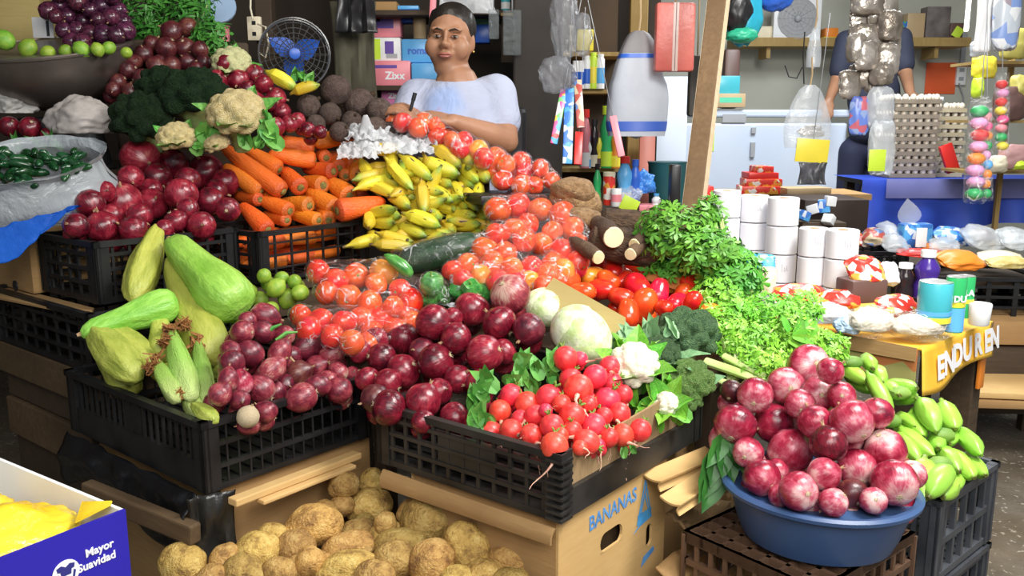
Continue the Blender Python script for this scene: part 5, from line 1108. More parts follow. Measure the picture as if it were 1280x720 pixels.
roll(1054, 286, 2.86, 3, .096, .052, ['top paper roll of the outer short stack behind the red packet', 'middle paper roll of the outer short stack behind the red packet', 'bottom paper roll of the outer short stack'])
def pillow(name, label, cat, u, v, d, wu, hv, th, mat, seed, yaw=0, lay=.9, group=None):
    "a filled sachet lying on the table: flat pillow with crimped ends"
    me = ico(4, name, mat); w, h = wu*d/FPX/2, hv*d/FPX/2
    def f(q):
        p = Vector((max(-1, min(1, q.x*1.25)), max(-1, min(1, q.y*1.25)), q.z)); e = 1-abs(p.x)**4; n = 1+.12*noise.noise(q*2.5+Vector((seed, 0, 0)))+.06*noise.noise(q*6)
        return Vector((p.x*w*n, p.y*h*n, p.z*th*(.25+.75*e)*n))
    displace(me, f); return tag(new(name, me, None, Matrix.Translation(P(u, v, d)) @ rz(yaw) @ Matrix.Rotation(R_(90*(1-lay)), 4, 'X')), label, cat, group)
pillow('wrapped_bread', 'red and white wrapped packet in front of the tall paper rolls', 'packet', 1000, 370, 2.75, 72, 34, .022, PR_red, 1, 10, .6)
pillow('wrapped_bread', 'red packet lying in front of the short paper rolls', 'packet', 1050, 374, 2.72, 46, 26, .02, PR_red, 2, -10, .6)
pillow('wrapped_bread', 'red and white packet between the brown block and the teal can', 'packet', 1122, 382, 2.62, 58, 30, .022, PR_red, 3, 20, .6)
o = boxp('brown_block', 'dark brown wrapped block under the red packet', 'packet', 1062, 1114, 350, 380, 2.72, .09, C_brown, 15, .008)
pillow('wrapped_bread', 'red and white packet on top of the brown block', 'packet', 1083, 339, 2.76, 50, 40, .03, PR_red, 4, 12, .5)
pillow('plastic_packet', 'small white packet leaning on the red packet above the brown block', 'packet', 1112, 342, 2.76, 22, 30, .025, M_white, 5, 0, .4)
pillow('wrapper', 'blue crumpled wrapper beside the celery and paper rolls', 'wrapper', 945, 328, 2.55, 44, 22, .012, printed('teal_wrapper', (.05, .35, .6), [(.03, .3, .5), (.5, .6, .6), (.1, .5, .7)], 30), 6, -25, .3)
pillow('wrapper', 'cream and pink wrapper below the blue wrapper', 'wrapper', 957, 350, 2.52, 24, 34, .012, printed('cream_wrapper', (.75, .6, .4), [(.8, .7, .55), (.6, .3, .2)], 30), 7, -25, .3)
crumple('rice_bag', 'knotted clear bag of white grain, nearer the parsley', P(1088, 402, 2.55), (.065, .05, .042), C_beige, 3, amp=.12)
_rb = bpy.data.objects['rice_bag']; _rf = bag('film', 'x', [(P(1088, 402, 2.55), .045), (P(1070, 404, 2.55), .035), (P(1110, 404, 2.55), .035)], M_film, .08, 4); inside(_rf, _rb)
crumple('rice_bag', 'clear bag of beige grain beside the teal can', P(1148, 408, 2.52), (.075, .045, .036), C_beige, 6, amp=.10)
_rf = bag('film', 'x', [(P(1148, 408, 2.52), .042), (P(1125, 405, 2.52), .036), (P(1172, 412, 2.52), .03)], M_film, .08, 5); inside(_rf, bpy.data.objects['rice_bag.001'])
crumple('white_bag', 'white plastic bag in front of the paper rolls', P(1032, 394, 2.62), (.075, .05, .036), M_film_w, 9, amp=.25)
crumple('blue_bag', 'pale blue plastic bag between the leaves and the grain bags', P(1060, 408, 2.58), (.04, .04, .03), pm('pale_blue_film', (.35, .55, .8), (.6, .75, .9), 12, .3), 10, amp=.25)
def can(label, u, v0, v1, d, rpx, mat, bands, lab=None, cap=None):
    p = P(u, v1, d); h = (v1-v0)*d/FPX/.985; r = rpx*d/FPX
    t = turned('can', label, 'can', p, [(r*.96, 0), (r, .004), (r, h-.004), (r*.96, h)], mat, [(r, a*h, b*h, m) for a, b, m in bands], cap, 24)
    MB().lathe([(0, h-.001), (r*.9, h-.001), (r*.92, h+.002), (r*.98, h+.001)], 24).build('lid', pm('tin_lid', (.6, .62, .62), (.7, .7, .7), 5, .3, metal=.8), t)
    if lab: new('lettering', text_mesh(lab, r*.9, M_ink_w, .0012), t, face_M((0, -r-.0012, h*.62), (1, 0, 0)))
    return t
can('teal can with yellow base stripe beside the grain bags', 1166, 352, 402, 2.53, 20, C_teal, [(.02, .16, C_yel), (.2, .3, C_sky)])
can('green and blue can lettered DU next to the teal can', 1190, 346, 414, 2.55, 12, C_green, [(.02, .45, C_sky), (.47, .56, C_yel)], 'DU')
can('green can lettered LA at the back of the cans', 1203, 345, 396, 2.66, 11, C_green, [(.36, .46, C_yel)], 'LA')
turned('paper_cup', 'white cup-shaped tub at the table end beside the cans', 'tub', P(1223, 406, 2.63), [(.026, 0), (.029, .004), (.033, .062), (.031, .066)], M_white)
def bottle(label, u, v0, v1, d, rpx, mat, capmat, bandmat=None, neck=.3):
    p = P(u, v1, d); h = (v1-v0)*d/FPX; r = rpx*d/FPX; b = [(r, .2*h, .5*h, bandmat)] if bandmat else []
    return turned('bottle', label, 'bottle', p, [(r*.95, 0), (r, .01*h), (r, .28*h), (r*.8, .40*h), (r, .55*h), (r*.95, .66*h), (r*neck*1.1, .84*h), (r*neck, .86*h), (r*neck, .9*h)], mat, [(r, .03*h, .27*h, bandmat)] if bandmat else [], (r*neck*1.5, .86*h, h, capmat), 18)
bottle('dark sauce bottle with white cap beside the brown block', 1129, 328, 374, 2.78, 11, C_dark, M_white, None, .5)
bottle('purple bottle with white cap behind the teal can', 1156, 312, 372, 2.76, 15, C_purp, M_white, None, .4)
# ---------------------------------------------------------------- rear snack tables
T2 = .60
def plain_table(name, label, p0, p1, p2, z, mat, thick=.03):
    "p0 near corner, p1 and p2 the neighbouring corners"
    p0, p1, p2 = Vector(p0), Vector(p1), Vector(p2); t = thing(name, label, 'table', Matrix.Translation((p0.x, p0.y, 0))); q = p1+p2-p0; o = Vector((p0.x, p0.y, 0))
    mb = MB(); vs = [(*(p-o).xy, zz) for zz in (z-thick, z) for p in (p0, p1, q, p2)]; mb.add(vs, [(0, 3, 2, 1), (4, 5, 6, 7), (0, 1, 5, 4), (1, 2, 6, 5), (2, 3, 7, 6), (3, 0, 4, 7)]); mb.build('top', mat, t, False)
    for p in (p0, p1, q, p2):
        c = (p0+q)/2; w = p+(c-p).normalized()*.06-o; MB().box(w.x-.02, w.x+.02, w.y-.02, w.y+.02, 0, z-thick).build('leg', M_wood_d, t, False)
    return t
a, b, c = P(1160, 352, 3.55), P(1320, 352, 3.45), P(1110, 325, 4.1)
plain_table('snack_table', 'dark low table of bagged snacks behind the cans', (a.x, a.y, 0), (b.x, b.y, 0), (c.x, c.y, 0), P(1160, 345, 3.55).z, M_wood_d)
crate('black plastic crate front below the orange bag on the snack table', TR(P(1165, 400, 3.50), -3), .42, .3, .17, M_black, (G3, 4, .008, .012, (), .02), (G3, 6, .008, .012, (), .008))
crate('black plastic crate beside the first, under the bagged noodles', TR(P(1300, 400, 3.48), -3), .40, .3, .17, M_black, (G3, 4, .008, .012, (), .02), (G3, 6, .008, .012, (), .008))
crate('small black crate behind the paper rolls', TR(P(1066, 345, 3.75), 5), .24, .25, .10, M_black, (G3, 6, .008, .012, (), .008), (G3, 6, .008, .012, (), .008))
boxp('carton', 'brown cardboard carton under the black snack crates', 'box', 1236, 1330, 402, 432, 3.40, .3, M_card, -3); boxp('carton', 'dark carton on the floor under the brown carton', 'box', 1225, 1330, 432, 520, 3.45, .3, M_wood_d, -3)
boxp('carton', 'flat brown cardboard lying beside the market passage', 'cardboard', 1214, 1330, 492, 500, 3.2, .4, M_card_l, -8); boxp('carton', 'second flat cardboard under the brown one by the passage', 'cardboard', 1208, 1330, 502, 512, 3.2, .35, M_card, -5)
sn = [(1092, 296, 3.72, 26, 18, .03, PR_dim, 'brown and red snack bag behind the paper rolls'), (1112, 290, 3.80, 24, 24, .03, M_film_m, 'clear snack bag beside the blue tissue pack'), (1078, 300, 3.75, 24, 14, .02, PR_red, 'red snack bag in the small black crate'), (1118, 304, 3.66, 30, 18, .03, M_film_m, 'clear bag of white snacks in front of the blue pack'),
      (1190, 296, 3.75, 44, 22, .03, PR_blue, 'blue snack bag beside the white card'), (1180, 306, 3.62, 34, 16, .02, M_film_m, 'clear snack bag below the blue snack bag'), (1228, 297, 3.65, 46, 28, .035, M_film_m, 'clear bag with brown snacks beside the noodles'), (1230, 294, 3.68, 24, 12, .02, C_brown, 'brown snack pieces inside the clear bag'), (1270, 298, 3.6, 40, 26, .03, M_film_m, 'clear bag at the end of the snack table'),
      (1200, 325, 3.50, 58, 22, .03, C_org, 'flat orange snack bag on the snack table'), (1250, 322, 3.55, 50, 16, .02, C_cream, 'pale foam tray beside the orange bag'), (1262, 328, 3.46, 60, 12, .02, pm('noodle', (.55, .42, .12), (.75, .65, .3), 40, .5, .5, 60), 'bag of yellow noodles on the snack table'), (1152, 316, 3.62, 56, 10, .012, C_red, 'flat red packet under the blue tissue pack'), (1165, 312, 3.70, 20, 14, .02, C_org, 'small orange packet beside the white card')]
for i, (u, v, d, w, h, th, m, lb) in enumerate(sn): pillow('snack_bag', lb, 'snack', u, v, d, w, h*1.6, th, m, 30+i, i*17 % 40-20, .75)
o = boxp('tissue_pack', 'blue and clear tissue pack standing on the snack table', 'packet', 1128, 1168, 280, 314, 3.72, .06, PR_blue, 8, .01); MB().leaf(frame((-.02, .03, .05), (0, 0, 1), (0, -1, 0)), .11, 1.0, .1, .3, 6).build('wrapper_top', M_film_m, o)
boxp('price_card', 'white price card in front of the blue tissue pack', 'card', 1145, 1159, 285, 309, 3.64, .004, M_white, 5)
def dY(v, y): return y/(CP+(360-v)/FPX*SP)
# ---------------------------------------------------------------- shaded top-left produce
BW = P(62, 60, 3.02); M_steel = pm('dull_steel', (.16, .13, .115), (.30, .26, .23), 3, .38, .1, 20, metal=.75)
t = thing('metal_bowl', 'large dull metal bowl of dark onions and limes', 'bowl', Matrix.Translation(BW) @ Matrix.Rotation(R_(13), 4, 'X') @ Matrix.Rotation(R_(-2), 4, 'Y'))
R0 = .275; pr = [(R0*math.sin(a), .06-.26*math.cos(a)*1.0+.0) for a in [i*math.pi/2*.88/9 for i in range(10)]]; zt = pr[-1][1]; pr = [(r, z-zt) for r, z in pr]
MB().lathe(pr+[(pr[-1][0]-.006, 0)]+[(max(0, r-.006), z+.006) for r, z in pr[::-1]], 48).build('body', M_steel, t)
MB().lathe([(pr[-1][0]-.007, -.004), (pr[-1][0]+.004, -.004), (pr[-1][0]+.005, .002), (pr[-1][0]-.007, .003)], 48).build('rolled_rim', M_steel, t)
rnd = random.Random(2)
gp = [(x+rnd.uniform(-3, 3), y+rnd.uniform(-3, 3), rnd.uniform(9, 12.5)) for x, y in [(60, 8), (78, 6), (96, 4), (112, 12), (128, 8), (145, 10), (70, 22), (88, 20), (106, 24), (122, 26), (140, 24), (152, 26), (95, 36), (112, 40), (130, 40), (148, 42), (80, 38), (58, 14), (100, -8), (120, -6), (140, -4), (75, -8), (155, 40), (104, 50), (90, 52)]]
heap([onion_t('dark_onion', M_grape, 50), onion_t('dark_onion', M_grape, 51)], gp, lambda u, v: 3.02+(60-v)*.0012, 'small purple onion in the bowl', ('dark onions in the metal bowl', (10, 32, 108, 'on the carton side', 'on the herb side')), 71, .4, .85)
heap([LIME], [(102, 62, 11), (122, 62, 9), (136, 60, 9), (82, 64, 9), (35, 60, 12), (5, 50, 14), (158, 66, 8), (60, 66, 10)], lambda u, v: 2.86, 'yellow-green lime inside the metal bowl rim', 'limes in the metal bowl', 72)
t = thing('upturned_tub', 'dark tub standing under the metal bowl', 'tub', Matrix.Translation((BW.x, BW.y+.02, 1.08))); MB().lathe([(.17, 0), (.16, .01), (.13, .175), (.12, .18), (0, .18)], 28).build('body', M_black, t); MB().lathe([(.17, 0), (.18, .004), (.18, .016), (.166, .02)], 28).build('rim', M_black, t)
dn = [(x, y, r) for x, y, r in ((215, 40, 14), (235, 35, 13), (208, 60, 14), (232, 60, 13), (180, 68, 12), (195, 82, 12), (160, 88, 12), (178, 98, 12), (148, 103, 11), (165, 115, 12), (142, 112, 10), (215, 82, 12), (235, 78, 12), (200, 78, 10), (185, 112, 11), (250, 62, 11), (222, 98, 12), (205, 100, 11), (245, 88, 11), (153, 70, 10), (190, 55, 11), (168, 78, 10), (255, 78, 10))]
heap(ON_B, dn, lambda u, v: 2.98+(110-v)*.0026, 'dull onion behind the broccoli', ('dull onions behind the broccoli', (65, 100, 200, 'on the metal bowl side', 'on the cauliflower side')), 73, .8, .85, zmin=1.1)
heap(ON_D, [(283, 80, 13), (272, 100, 13), (298, 100, 14), (318, 92, 12), (310, 112, 12), (330, 105, 12), (345, 122, 13), (352, 140, 12), (335, 130, 11), (362, 155, 11), (385, 162, 10), (345, 158, 12), (372, 150, 10), (320, 125, 11), (400, 165, 9)], lambda u, v: 2.92+(150-v)*.001, 'shaded dark onion between the cauliflower and the beets', 'dark onions beside the beets', 74, .7, .85, zmin=1.0)
heap(BEET, [(420, 113, 19), (386, 133, 15), (413, 142, 14), (450, 130, 20), (474, 138, 16), (470, 160, 14), (440, 152, 13), (395, 155, 12), (425, 165, 13), (490, 158, 11)], lambda u, v: 3.02+(150-v)*.0012, 'dusty brown round beet behind the carrots', 'beets behind the carrots', 75, .6, .9, zmin=1.0)
for i, (a, b, w) in enumerate((((330, 88), (372, 112), 18), ((362, 118), (400, 106), 15))): seg(PL[i], *a, *b, w, lambda u, v: 2.98, ['pale green plantain above the dark onions', 'yellow plantain tip beside the beets'][i])
leafclump('herb_sprig', 'green herb sprig between the fan and the plantain', [(378, 95), (388, 98), (370, 92)], lambda u, v: 3.05, M_radleaf, 31, 4, .05, .6, 'herbs')
for i, (u, v, ru, rv, d) in enumerate(((185, 18, 42, 26, 3.3), (235, 30, 40, 30, 3.28), (265, 48, 28, 22, 3.22), (200, 45, 34, 20, 3.3), (240, 5, 34, 20, 3.35))):
    bunch('herb_bunch', ['dark feathery herb bunch behind the metal bowl', 'feathery herb bunch beside the white lid', 'feathery herb bunch in front of the pink tub', 'low feathery herb bunch above the dull onions', 'tall feathery herb bunch under the roof edge'][i], u, v, d, ru, rv, .08, 330, pm('shaded_herb', (.02, .13, .015), (.08, .30, .04), 14, .5), 60+i, .016, 'herbs', None, 'feathery herbs', 0, True)
stand('tall plank stand carrying the feathery herbs', 1.75, 2.15, 2.96, 3.75, 1.09) if False else None
tag(MB().cbox(.55, .30, .22, .01).build('herb_crate', M_wood_d, None, False, TR(P(215, 85, 3.35)-Vector((0, 0, .02)), 20)), 'dark wooden box under the feathery herbs', 'box')
tag(MB().cbox(.40, .30, .26, .01).build('herb_crate', M_wood_d, None, False, TR(P(215, 85, 3.35)-Vector((.0, 0, .27)), 20)), 'dark wooden box below the herb box', 'box')
# white cloth bundle, silver bag of chilies, blue tarpaulin
crumple('cloth_bundle', 'crumpled dirty white cloth bundle left of the dark broccoli', P(103, 152, 2.86), (.105, .08, .075), pm('dirty_cloth', (.32, .29, .27), (.46, .42, .40), 5, .8, .3, 30), 12, 'cloth', .22)
crumple('paper_bag', 'crumpled pale paper under the metal bowl', P(14, 130, 2.95), (.07, .05, .06), pm('pale_paper', (.40, .39, .37), (.52, .50, .48), 6, .8), 14, 'paper', .4)
heap(ON_D, [(38, 160, 14), (12, 158, 13), (60, 168, 9)], lambda u, v: 2.86, 'shaded red onion beside the white cloth bundle', 'onions by the cloth bundle', 76)
leafclump('green_onion_tops', 'green leaf tops under the shaded red onions', [(20, 178), (45, 178), (65, 176)], lambda u, v: 2.78, M_herb, 33, 4, .08, .25, 'leaves')
def sack(s, q):
    a = s*2*math.pi; r = 1+.06*noise.noise(Vector((math.cos(a)*2, math.sin(a)*2, q*3)))+.03*noise.noise(Vector((math.cos(a)*6, math.sin(a)*6, q*6)))
    k = [(.62, .0), (.95, .05), (1.0, .35), (.93, .62), (.86, .85), (.93, 1.0), (.98, 1.04)]; f = q*(len(k)-1); i = min(int(f), len(k)-2); w = f-i
    rr = k[i][0]*(1-w)+k[i+1][0]*w; zz = k[i][1]*(1-w)+k[i+1][1]*w
    return Vector((math.cos(a)*.22*rr*r, math.sin(a)*.15*rr*r, zz*.15+.014*noise.noise(Vector((a*2, q*4, 3)))))
SB = P(45, 252, 2.52)
mb = MB(); mb.sheet(sack, 56, 24); o = mb.build('plastic_sack', M_film_g, None, True, Matrix.Translation(SB+Vector((0, .02, -.02))) @ Matrix.Rotation(R_(24), 4, 'X') @ rz(20)); tag(o, 'open grey plastic sack of green chilies beside the red onion crate', 'bag')
rnd = random.Random(6); CHI = T('green_chili', 'chili', bend_mesh(axis_shape('green_chili', [(-.5, .05), (-.44, .3), (-.2, .48), (.1, .5), (.35, .4), (.47, .22), (.5, .05)], M_chili, 12), .2, 3))
for i in range(46):
    a = rnd.uniform(0, 6.28); r = rnd.random()**.5; p = SB+Vector((0, .02, -.02))+Matrix.Rotation(R_(24), 3, 'X') @ Vector((math.cos(a)*.17*r, math.sin(a)*.11*r, .125+rnd.uniform(-.015, .03)*(1-r*.6))); put(CHI, frame(p, (rnd.uniform(-1, 1), rnd.uniform(-1, 1), rnd.uniform(-.3, .3))) @ Matrix.Diagonal((.07, .026, .026, 1)), 'dark glossy green chili in the open grey sack', 'green chilies in the sack')
mb = MB(); mb.sheet(lambda s, q: P(-30+s*125+q*4, 292-34*s+q*(38+14*math.sin(s*5)-24*s), 2.38+.02*s)+Vector((.012*noise.noise(Vector((s*7, q*4, 0))), 0, .01*noise.noise(Vector((s*9, q*5, 2))))), 30, 10)
o = mb.build('tarpaulin', pm('blue_tarp', (.006, .07, .42), (.012, .12, .60), 6, .35, .5, 20, 0, .01, .01), None); o.modifiers.new('s', 'SOLIDIFY').thickness = .003; tag(o, 'bright blue tarpaulin edge hanging under the grey sack', 'tarpaulin')
a = PZ(60, 372, .755); _hc = carton('carton', 'brown carton with a round hole under the blue tarpaulin', TR(a-Vector((.0, .0, 0)), 51).copy() @ Matrix.Translation((.0, .09, 0)), .40, .40, .15, M_card, open_top=False)
mb = MB(); mb.prism([(.016*math.cos(i*.5236), .016*math.sin(i*.5236)) for i in range(12)], 0, .003); inside(mb.build('dark_hole_disc', C_black, None, False, face_M(PZ(19, 357, .785)+Vector((.004, -.004, 0)), (.77, -.63, 0))), _hc)  # black disc painted in for the dark inside of the hole
flat_sheet('cardboard_sheet', 'worn cardboard sheet between the empty crate and the carton', [PZ(-20, 350, .75), PZ(118, 385, .75), PZ(110, 394, .75), PZ(-20, 368, .75)], .006, M_card)
# back-left clutter
boxp('carton', 'dark yellow carton behind the metal bowl', 'box', -30, 48, -20, 66, 3.45, .3, M_card_o, 12)
o = boxp('price_card', 'white card with black print tucked beside the dark onions', 'card', 41, 66, 22, 47, 3.2, .004, M_white, 5); patch(o, .012, .022, -.03, .03, -.002, M_ink_k, 'printed_mark')
t = turned('plastic_basin', 'round pale blue plastic basin leaning at the back', 'basin', P(277, 12, 3.6), [(.05, 0), (.062, .004), (.067, .02), (.066, .024)], pm('pale_blue_plastic', (.35, .50, .72), (.42, .58, .80), 4, .3), M=Matrix.Rotation(R_(72), 4, 'X'))
turned('pink_tub', 'pink tub below the pale blue basin', 'tub', P(276, 52, 3.62), [(.035, 0), (.04, .06), (.042, .062)], C_pink)
tag(MB().cbox(.07, .07, 2.9, .004).build('wooden_post', M_wood_d, None, False, Matrix.Translation((P(334, 60, 3.75).x, P(334, 60, 3.75).y, 1.45))), 'dark wooden post carrying the power outlet', 'post')
o = boxp('power_outlet', 'cream power outlet box on the dark post', 'outlet', 309, 326, 21, 50, 3.66, .025, C_cream, 0, .003)
for z in (.022, -.022): patch(o, -.008, .008, z-.008, z+.008, -.013, C_black, 'socket')
pts = [P(314, -30, 3.62), P(313, 10, 3.63), P(316, 24, 3.63)]; tag(MB().tube(pts, .004, 6).build('cable', C_cream, None), 'pale cable running down to the power outlet', 'cable')
pts = [P(322, 30, 3.62), P(332, 34, 3.58), P(336, 55, 3.56), P(332, 72, 3.56), P(324, 66, 3.56)]; tag(MB().tube(pts, .004, 6).build('cable', C_cream, None), 'pale cable looping from the outlet to the fan', 'cable')
def fan(label, c, r, yaw, cage, blade, body=None):
    t = thing('fan', label, 'fan', Matrix.Translation(c) @ rz(yaw) @ Matrix.Rotation(R_(90), 4, 'X')); cg = MB()
    ring = lambda R, z: [(R*math.cos(i*math.pi/18), R*math.sin(i*math.pi/18), z) for i in range(37)]
    for z in (.03, -.05): cg.tube(ring(r, z), .004, 5, cap=False)
    for k in range(1, 7): cg.tube(ring(r*k/7, .05), .0016, 4, cap=False)
    for k in range(24): a = k*math.pi/12; cg.tube([(r*.15*math.cos(a), r*.15*math.sin(a), .055), (r*math.cos(a), r*math.sin(a), .03)], .0016, 4)
    for k in range(12): a = k*math.pi/6; cg.tube([(r*.15*math.cos(a), r*.15*math.sin(a), -.07), (r*math.cos(a), r*math.sin(a), -.05)], .0016, 4)
    cg.build('cage', cage, t)
    for k in range(3): MB().leaf(Matrix.Rotation(k*2.094+.5, 4, 'Z') @ Matrix.Rotation(.45, 4, 'X'), r*.85, .75, .0, .2, 6).build('blade', blade, t)
    MB().lathe([(0, .06), (r*.16, .055), (r*.2, .0), (r*.2, -.1), (0, -.12)], 18).build('motor', body or blade, t)
    return t
fan('black caged fan with blue blades behind the beets', P(368, 68, 3.55), 43*3.55/FPX, 15, pm('fan_wire', (.10, .10, .10), (.2, .2, .2), 5, .3, metal=.5), C_blue)
tag(MB().cbox(.08, .08, 1.25, .01).build('fan_stand', M_wood_d, None, False, Matrix.Translation((P(368, 110, 3.7).x, P(368, 110, 3.7).y, .62))), 'dark post under the black caged fan', 'post')
rag('olive_cloth', 'olive grey cloth hanging beside the soap shelf', P(441, 2, 3.62), (1, .1, 0), .19, .46, pm('olive_fabric', (.085, .078, .05), (.13, .12, .08), 5, .85, .2, 60), 5, .03, 'cloth')
rag('black_jacket', 'black jacket hanging above the olive cloth', P(444, -24, 3.5), (1, 0, 0), .17, .2, C_black, 8, .03, 'jacket')
# ---------------------------------------------------------------- soap shelf behind the vendor
t = thing('soap_shelf', 'dark wooden shelf of soap packs behind the vendor', 'shelf', Matrix.Translation((P(520, 100, 4.05).x, 4.1, 0)))
for v in (131, 18, 108): z = P(520, v, 4.0).z; MB().box(-.30, .55, -.10, .30, z-.02, z).build('board', M_wood_d, t, False)
for x in (-.30, .53): MB().box(x, x+.02, -.10, .30, 0, 2.2).build('upright', M_wood_d, t, False)
sp = [(466, 501, 19, 46, PR_red, 'pink and white soap pack on the soap shelf', None, None, C_pink), (464, 501, 47, 76, PR_grn, 'green and white soap pack below the pink and white one', None, None, M_white), (502, 543, 49, 78, C_sky, 'blue soap pack beside the vendor\'s head', 'roma', C_blue, C_sky), (463, 513, 76, 107, C_pink, 'pink soap pack lettered Zixx', 'Zixx', M_ink_w, C_pink), (514, 548, 79, 106, C_sky, 'blue soap pack behind the vendor\'s shoulder', None, None, C_sky), (476, 512, 109, 131, col('magenta_print', (.65, .20, .42)), 'magenta soap pack on the lowest board', 'Zixx', M_ink_w, None)]
for i, (u0, u1, v0, v1, m, lb, tx, tm, base) in enumerate(sp):
    d = 3.98; o = boxp('soap_pack', lb, 'soap', u0, u1, v0, v1, d, .12, base or m, 0, .008, 'soap packs'); w = (u1-u0)*d/FPX; h = (v1-v0)*d/FPX
    if tx: words(o, tx, .02 if i == 3 else 0, -.0612, -.012 if i == 3 else 0, h*.42, tm, .0015)
    if i == 3: patch(o, -.07, .03, .022, .036, -.06, col('violet_print', (.12, .06, .32)))
    if i == 0: patch(o, -.055, .03, -.01, .03, -.06, col('violet_print', (.12, .06, .32))); patch(o, -.06, -.03, .02, .045, -.06, C_red)
    if i == 1: patch(o, -.065, -.025, -.045, .045, -.06, C_lime); patch(o, -.005, .035, -.02, .035, -.06, col('violet_print', (.12, .06, .32))); patch(o, 0, .05, -.04, -.02, -.06, C_grey)
for k in range(4): boxp('soap_bar', 'blue and white soap bar in the small stack above the tan tub', 'soap', 497, 523, 7+k*5.4, 11.6+k*5.4, 4.0, .07, [C_sky, C_blue][k % 2], 0, .002, 'small soap bar stack')
turned('tan_tub', 'tan paper tub on the blue soap pack', 'tub', P(525, 49, 4.0), [(.028, 0), (.03, .004), (.03, .09), (.028, .094)], C_tan)
boxp('carton', 'brown carton on top of the soap shelf', 'box', 466, 496, 2, 18, 3.98, .12, M_card, 0)
boxp('pink_strip', 'pink plastic strip hanging beside the vendor\'s head', 'strip', 537, 545, -20, 40, 3.75, .01, C_pink, 0, .002, None, 4)
# things above and beside the vendor
rag('white_awning_bag', 'pale plastic bag hanging above the vendor', P(583, -14, 3.7), (1, 0, 0), .26, .10, M_film_w, 4, .02)
boxp('green_pack', 'dark green pack on the shelf behind the vendor', 'packet', 588, 614, 14, 31, 4.0, .1, col('dark_green_print', (.03, .16, .08)), 0); boxp('blue_pack', 'blue pack below the dark green pack', 'packet', 594, 612, 31, 53, 4.0, .1, C_blue, 0)
M_dimfilm = film('dim_clear_film', (.6, .66, .68), .14, .08, 40, 1, .03)
for i, (u0, u1, v0, v1) in enumerate(((629, 652, 13, 68), (611, 624, 12, 48))):
    o = boxp('bottle_sleeve', ['hanging clear plastic sleeve beside the dark post', 'narrow hanging clear plastic sleeve by the vendor\'s head'][i], 'packet', u0, u1, v0, v1, 3.6, .03, M_dimfilm, 5, .01); MB().tube([(0, 0, (v1-v0)*1.8/FPX), (0, 0, (v1-v0)*1.8/FPX+.2)], .002, 5).build('string', C_grey, o)
t = thing('jar_shelf', 'narrow shelf board holding jars above the vendor', 'shelf', Matrix.Translation(P(655, 16, 3.8))); MB().box(-.10, .13, 0, .15, -.012, 0).build('board', M_wood_y, t, False); MB().box(-.10, .13, .13, .15, -.2, -.012).build('bracket', M_wood_d, t, False)
for i, (u, m) in enumerate(((632, C_teal), (645, M_white), (660, C_teal), (672, C_org), (684, C_red))): turned('jar', ['teal jar at the end of the high shelf', 'white jar between two teal jars', 'teal and white jar on the high shelf', 'orange jar on the high shelf', 'red jar at the shelf end by the grey bags'][i], 'jar', P(u, 15, 3.86), [(.018, 0), (.02, .004), (.02, .06), (.016, .066)], m, [(.02, .012, .04, M_white)])
tag(MB().cbox(.21, .14, 2.6, .01).build('wooden_pillar', pm('nearly_black_wood', (.016, .012, .009), (.032, .024, .018), 4, .7, .2, 20), None, False, Matrix.Translation((P(672, 100, 3.75).x, P(672, 100, 3.75).y, 1.3))), 'wide dark wooden pillar beside the vendor', 'pillar')
tag(MB().cbox(.12, .10, 1.3, .02).build('dark_sack', C_black, None, False, Matrix.Translation((P(640, 150, 3.55).x, P(640, 150, 3.55).y, .65))), 'black sack standing behind the vendor\'s elbow', 'bag')
# hanging grey bags and toy strips in front of the shelf
M_gf = film('hanging_grey_film', (.50, .52, .56), .22, .1, 22, 1, .03)
for i, (u0, u1, v0, v1, m, lb) in enumerate(((690, 722, -25, 78, M_gf, 'grey translucent plastic bag hanging from above'), (674, 718, 72, 116, M_gf, 'bulky grey plastic bag hanging beside the pillar'), (716, 740, 18, 70, M_gf, 'small clear plastic bag hanging by the shelf'))):
    me = ico(4, 'hanging_bag', m); d = 3.25; w, h = (u1-u0)*d/FPX/2, (v1-v0)*d/FPX/2; displace(me, lambda q: Vector((q.x*w*(1+.2*noise.noise(q*2+Vector((i, 0, 0)))), q.y*.035, q.z*h))*(1+.22*noise.noise(q*3+Vector((i*4, 0, 0)))+.12*abs(noise.noise(q*7)))); tag(new('hanging_bag', me, None, Matrix.Translation(P((u0+u1)/2, (v0+v1)/2, d))), lb, 'bag')
for i, (a, b, w, m, lb) in enumerate((((705, 112), (692, 180), 9, PR_mix, 'slim printed toy strip hanging from the grey bags'), ((712, 110), (709, 205), 12, PR_blue, 'pale printed packet strip hanging beside the shelf'), ((722, 100), (726, 160), 10, PR_dim, 'brown and silver packet strip hanging by the bottles'), ((724, 165), (722, 206), 10, C_red, 'red packet at the end of a hanging strip'), ((766, 145), (777, 196), 9, C_pink, 'pink and white card strip hanging in front of the shelf'))):
    p, q = P(*a, 3.3), P(*b, 3.28); _ps = tag(MB().cbox((q-p).length, .012, w*3.3/FPX, .003).build('packet_strip', m, None, True, frame((p+q)/2, q-p, (0, -1, 0)) @ Matrix.Rotation(R_(90), 4, 'X')), lb, 'packet'); MB().tube([(-(q-p).length/2, 0, 0), (-(q-p).length/2-.5, 0, 0)], .0015, 4).build('hanging_string', C_grey, _ps)
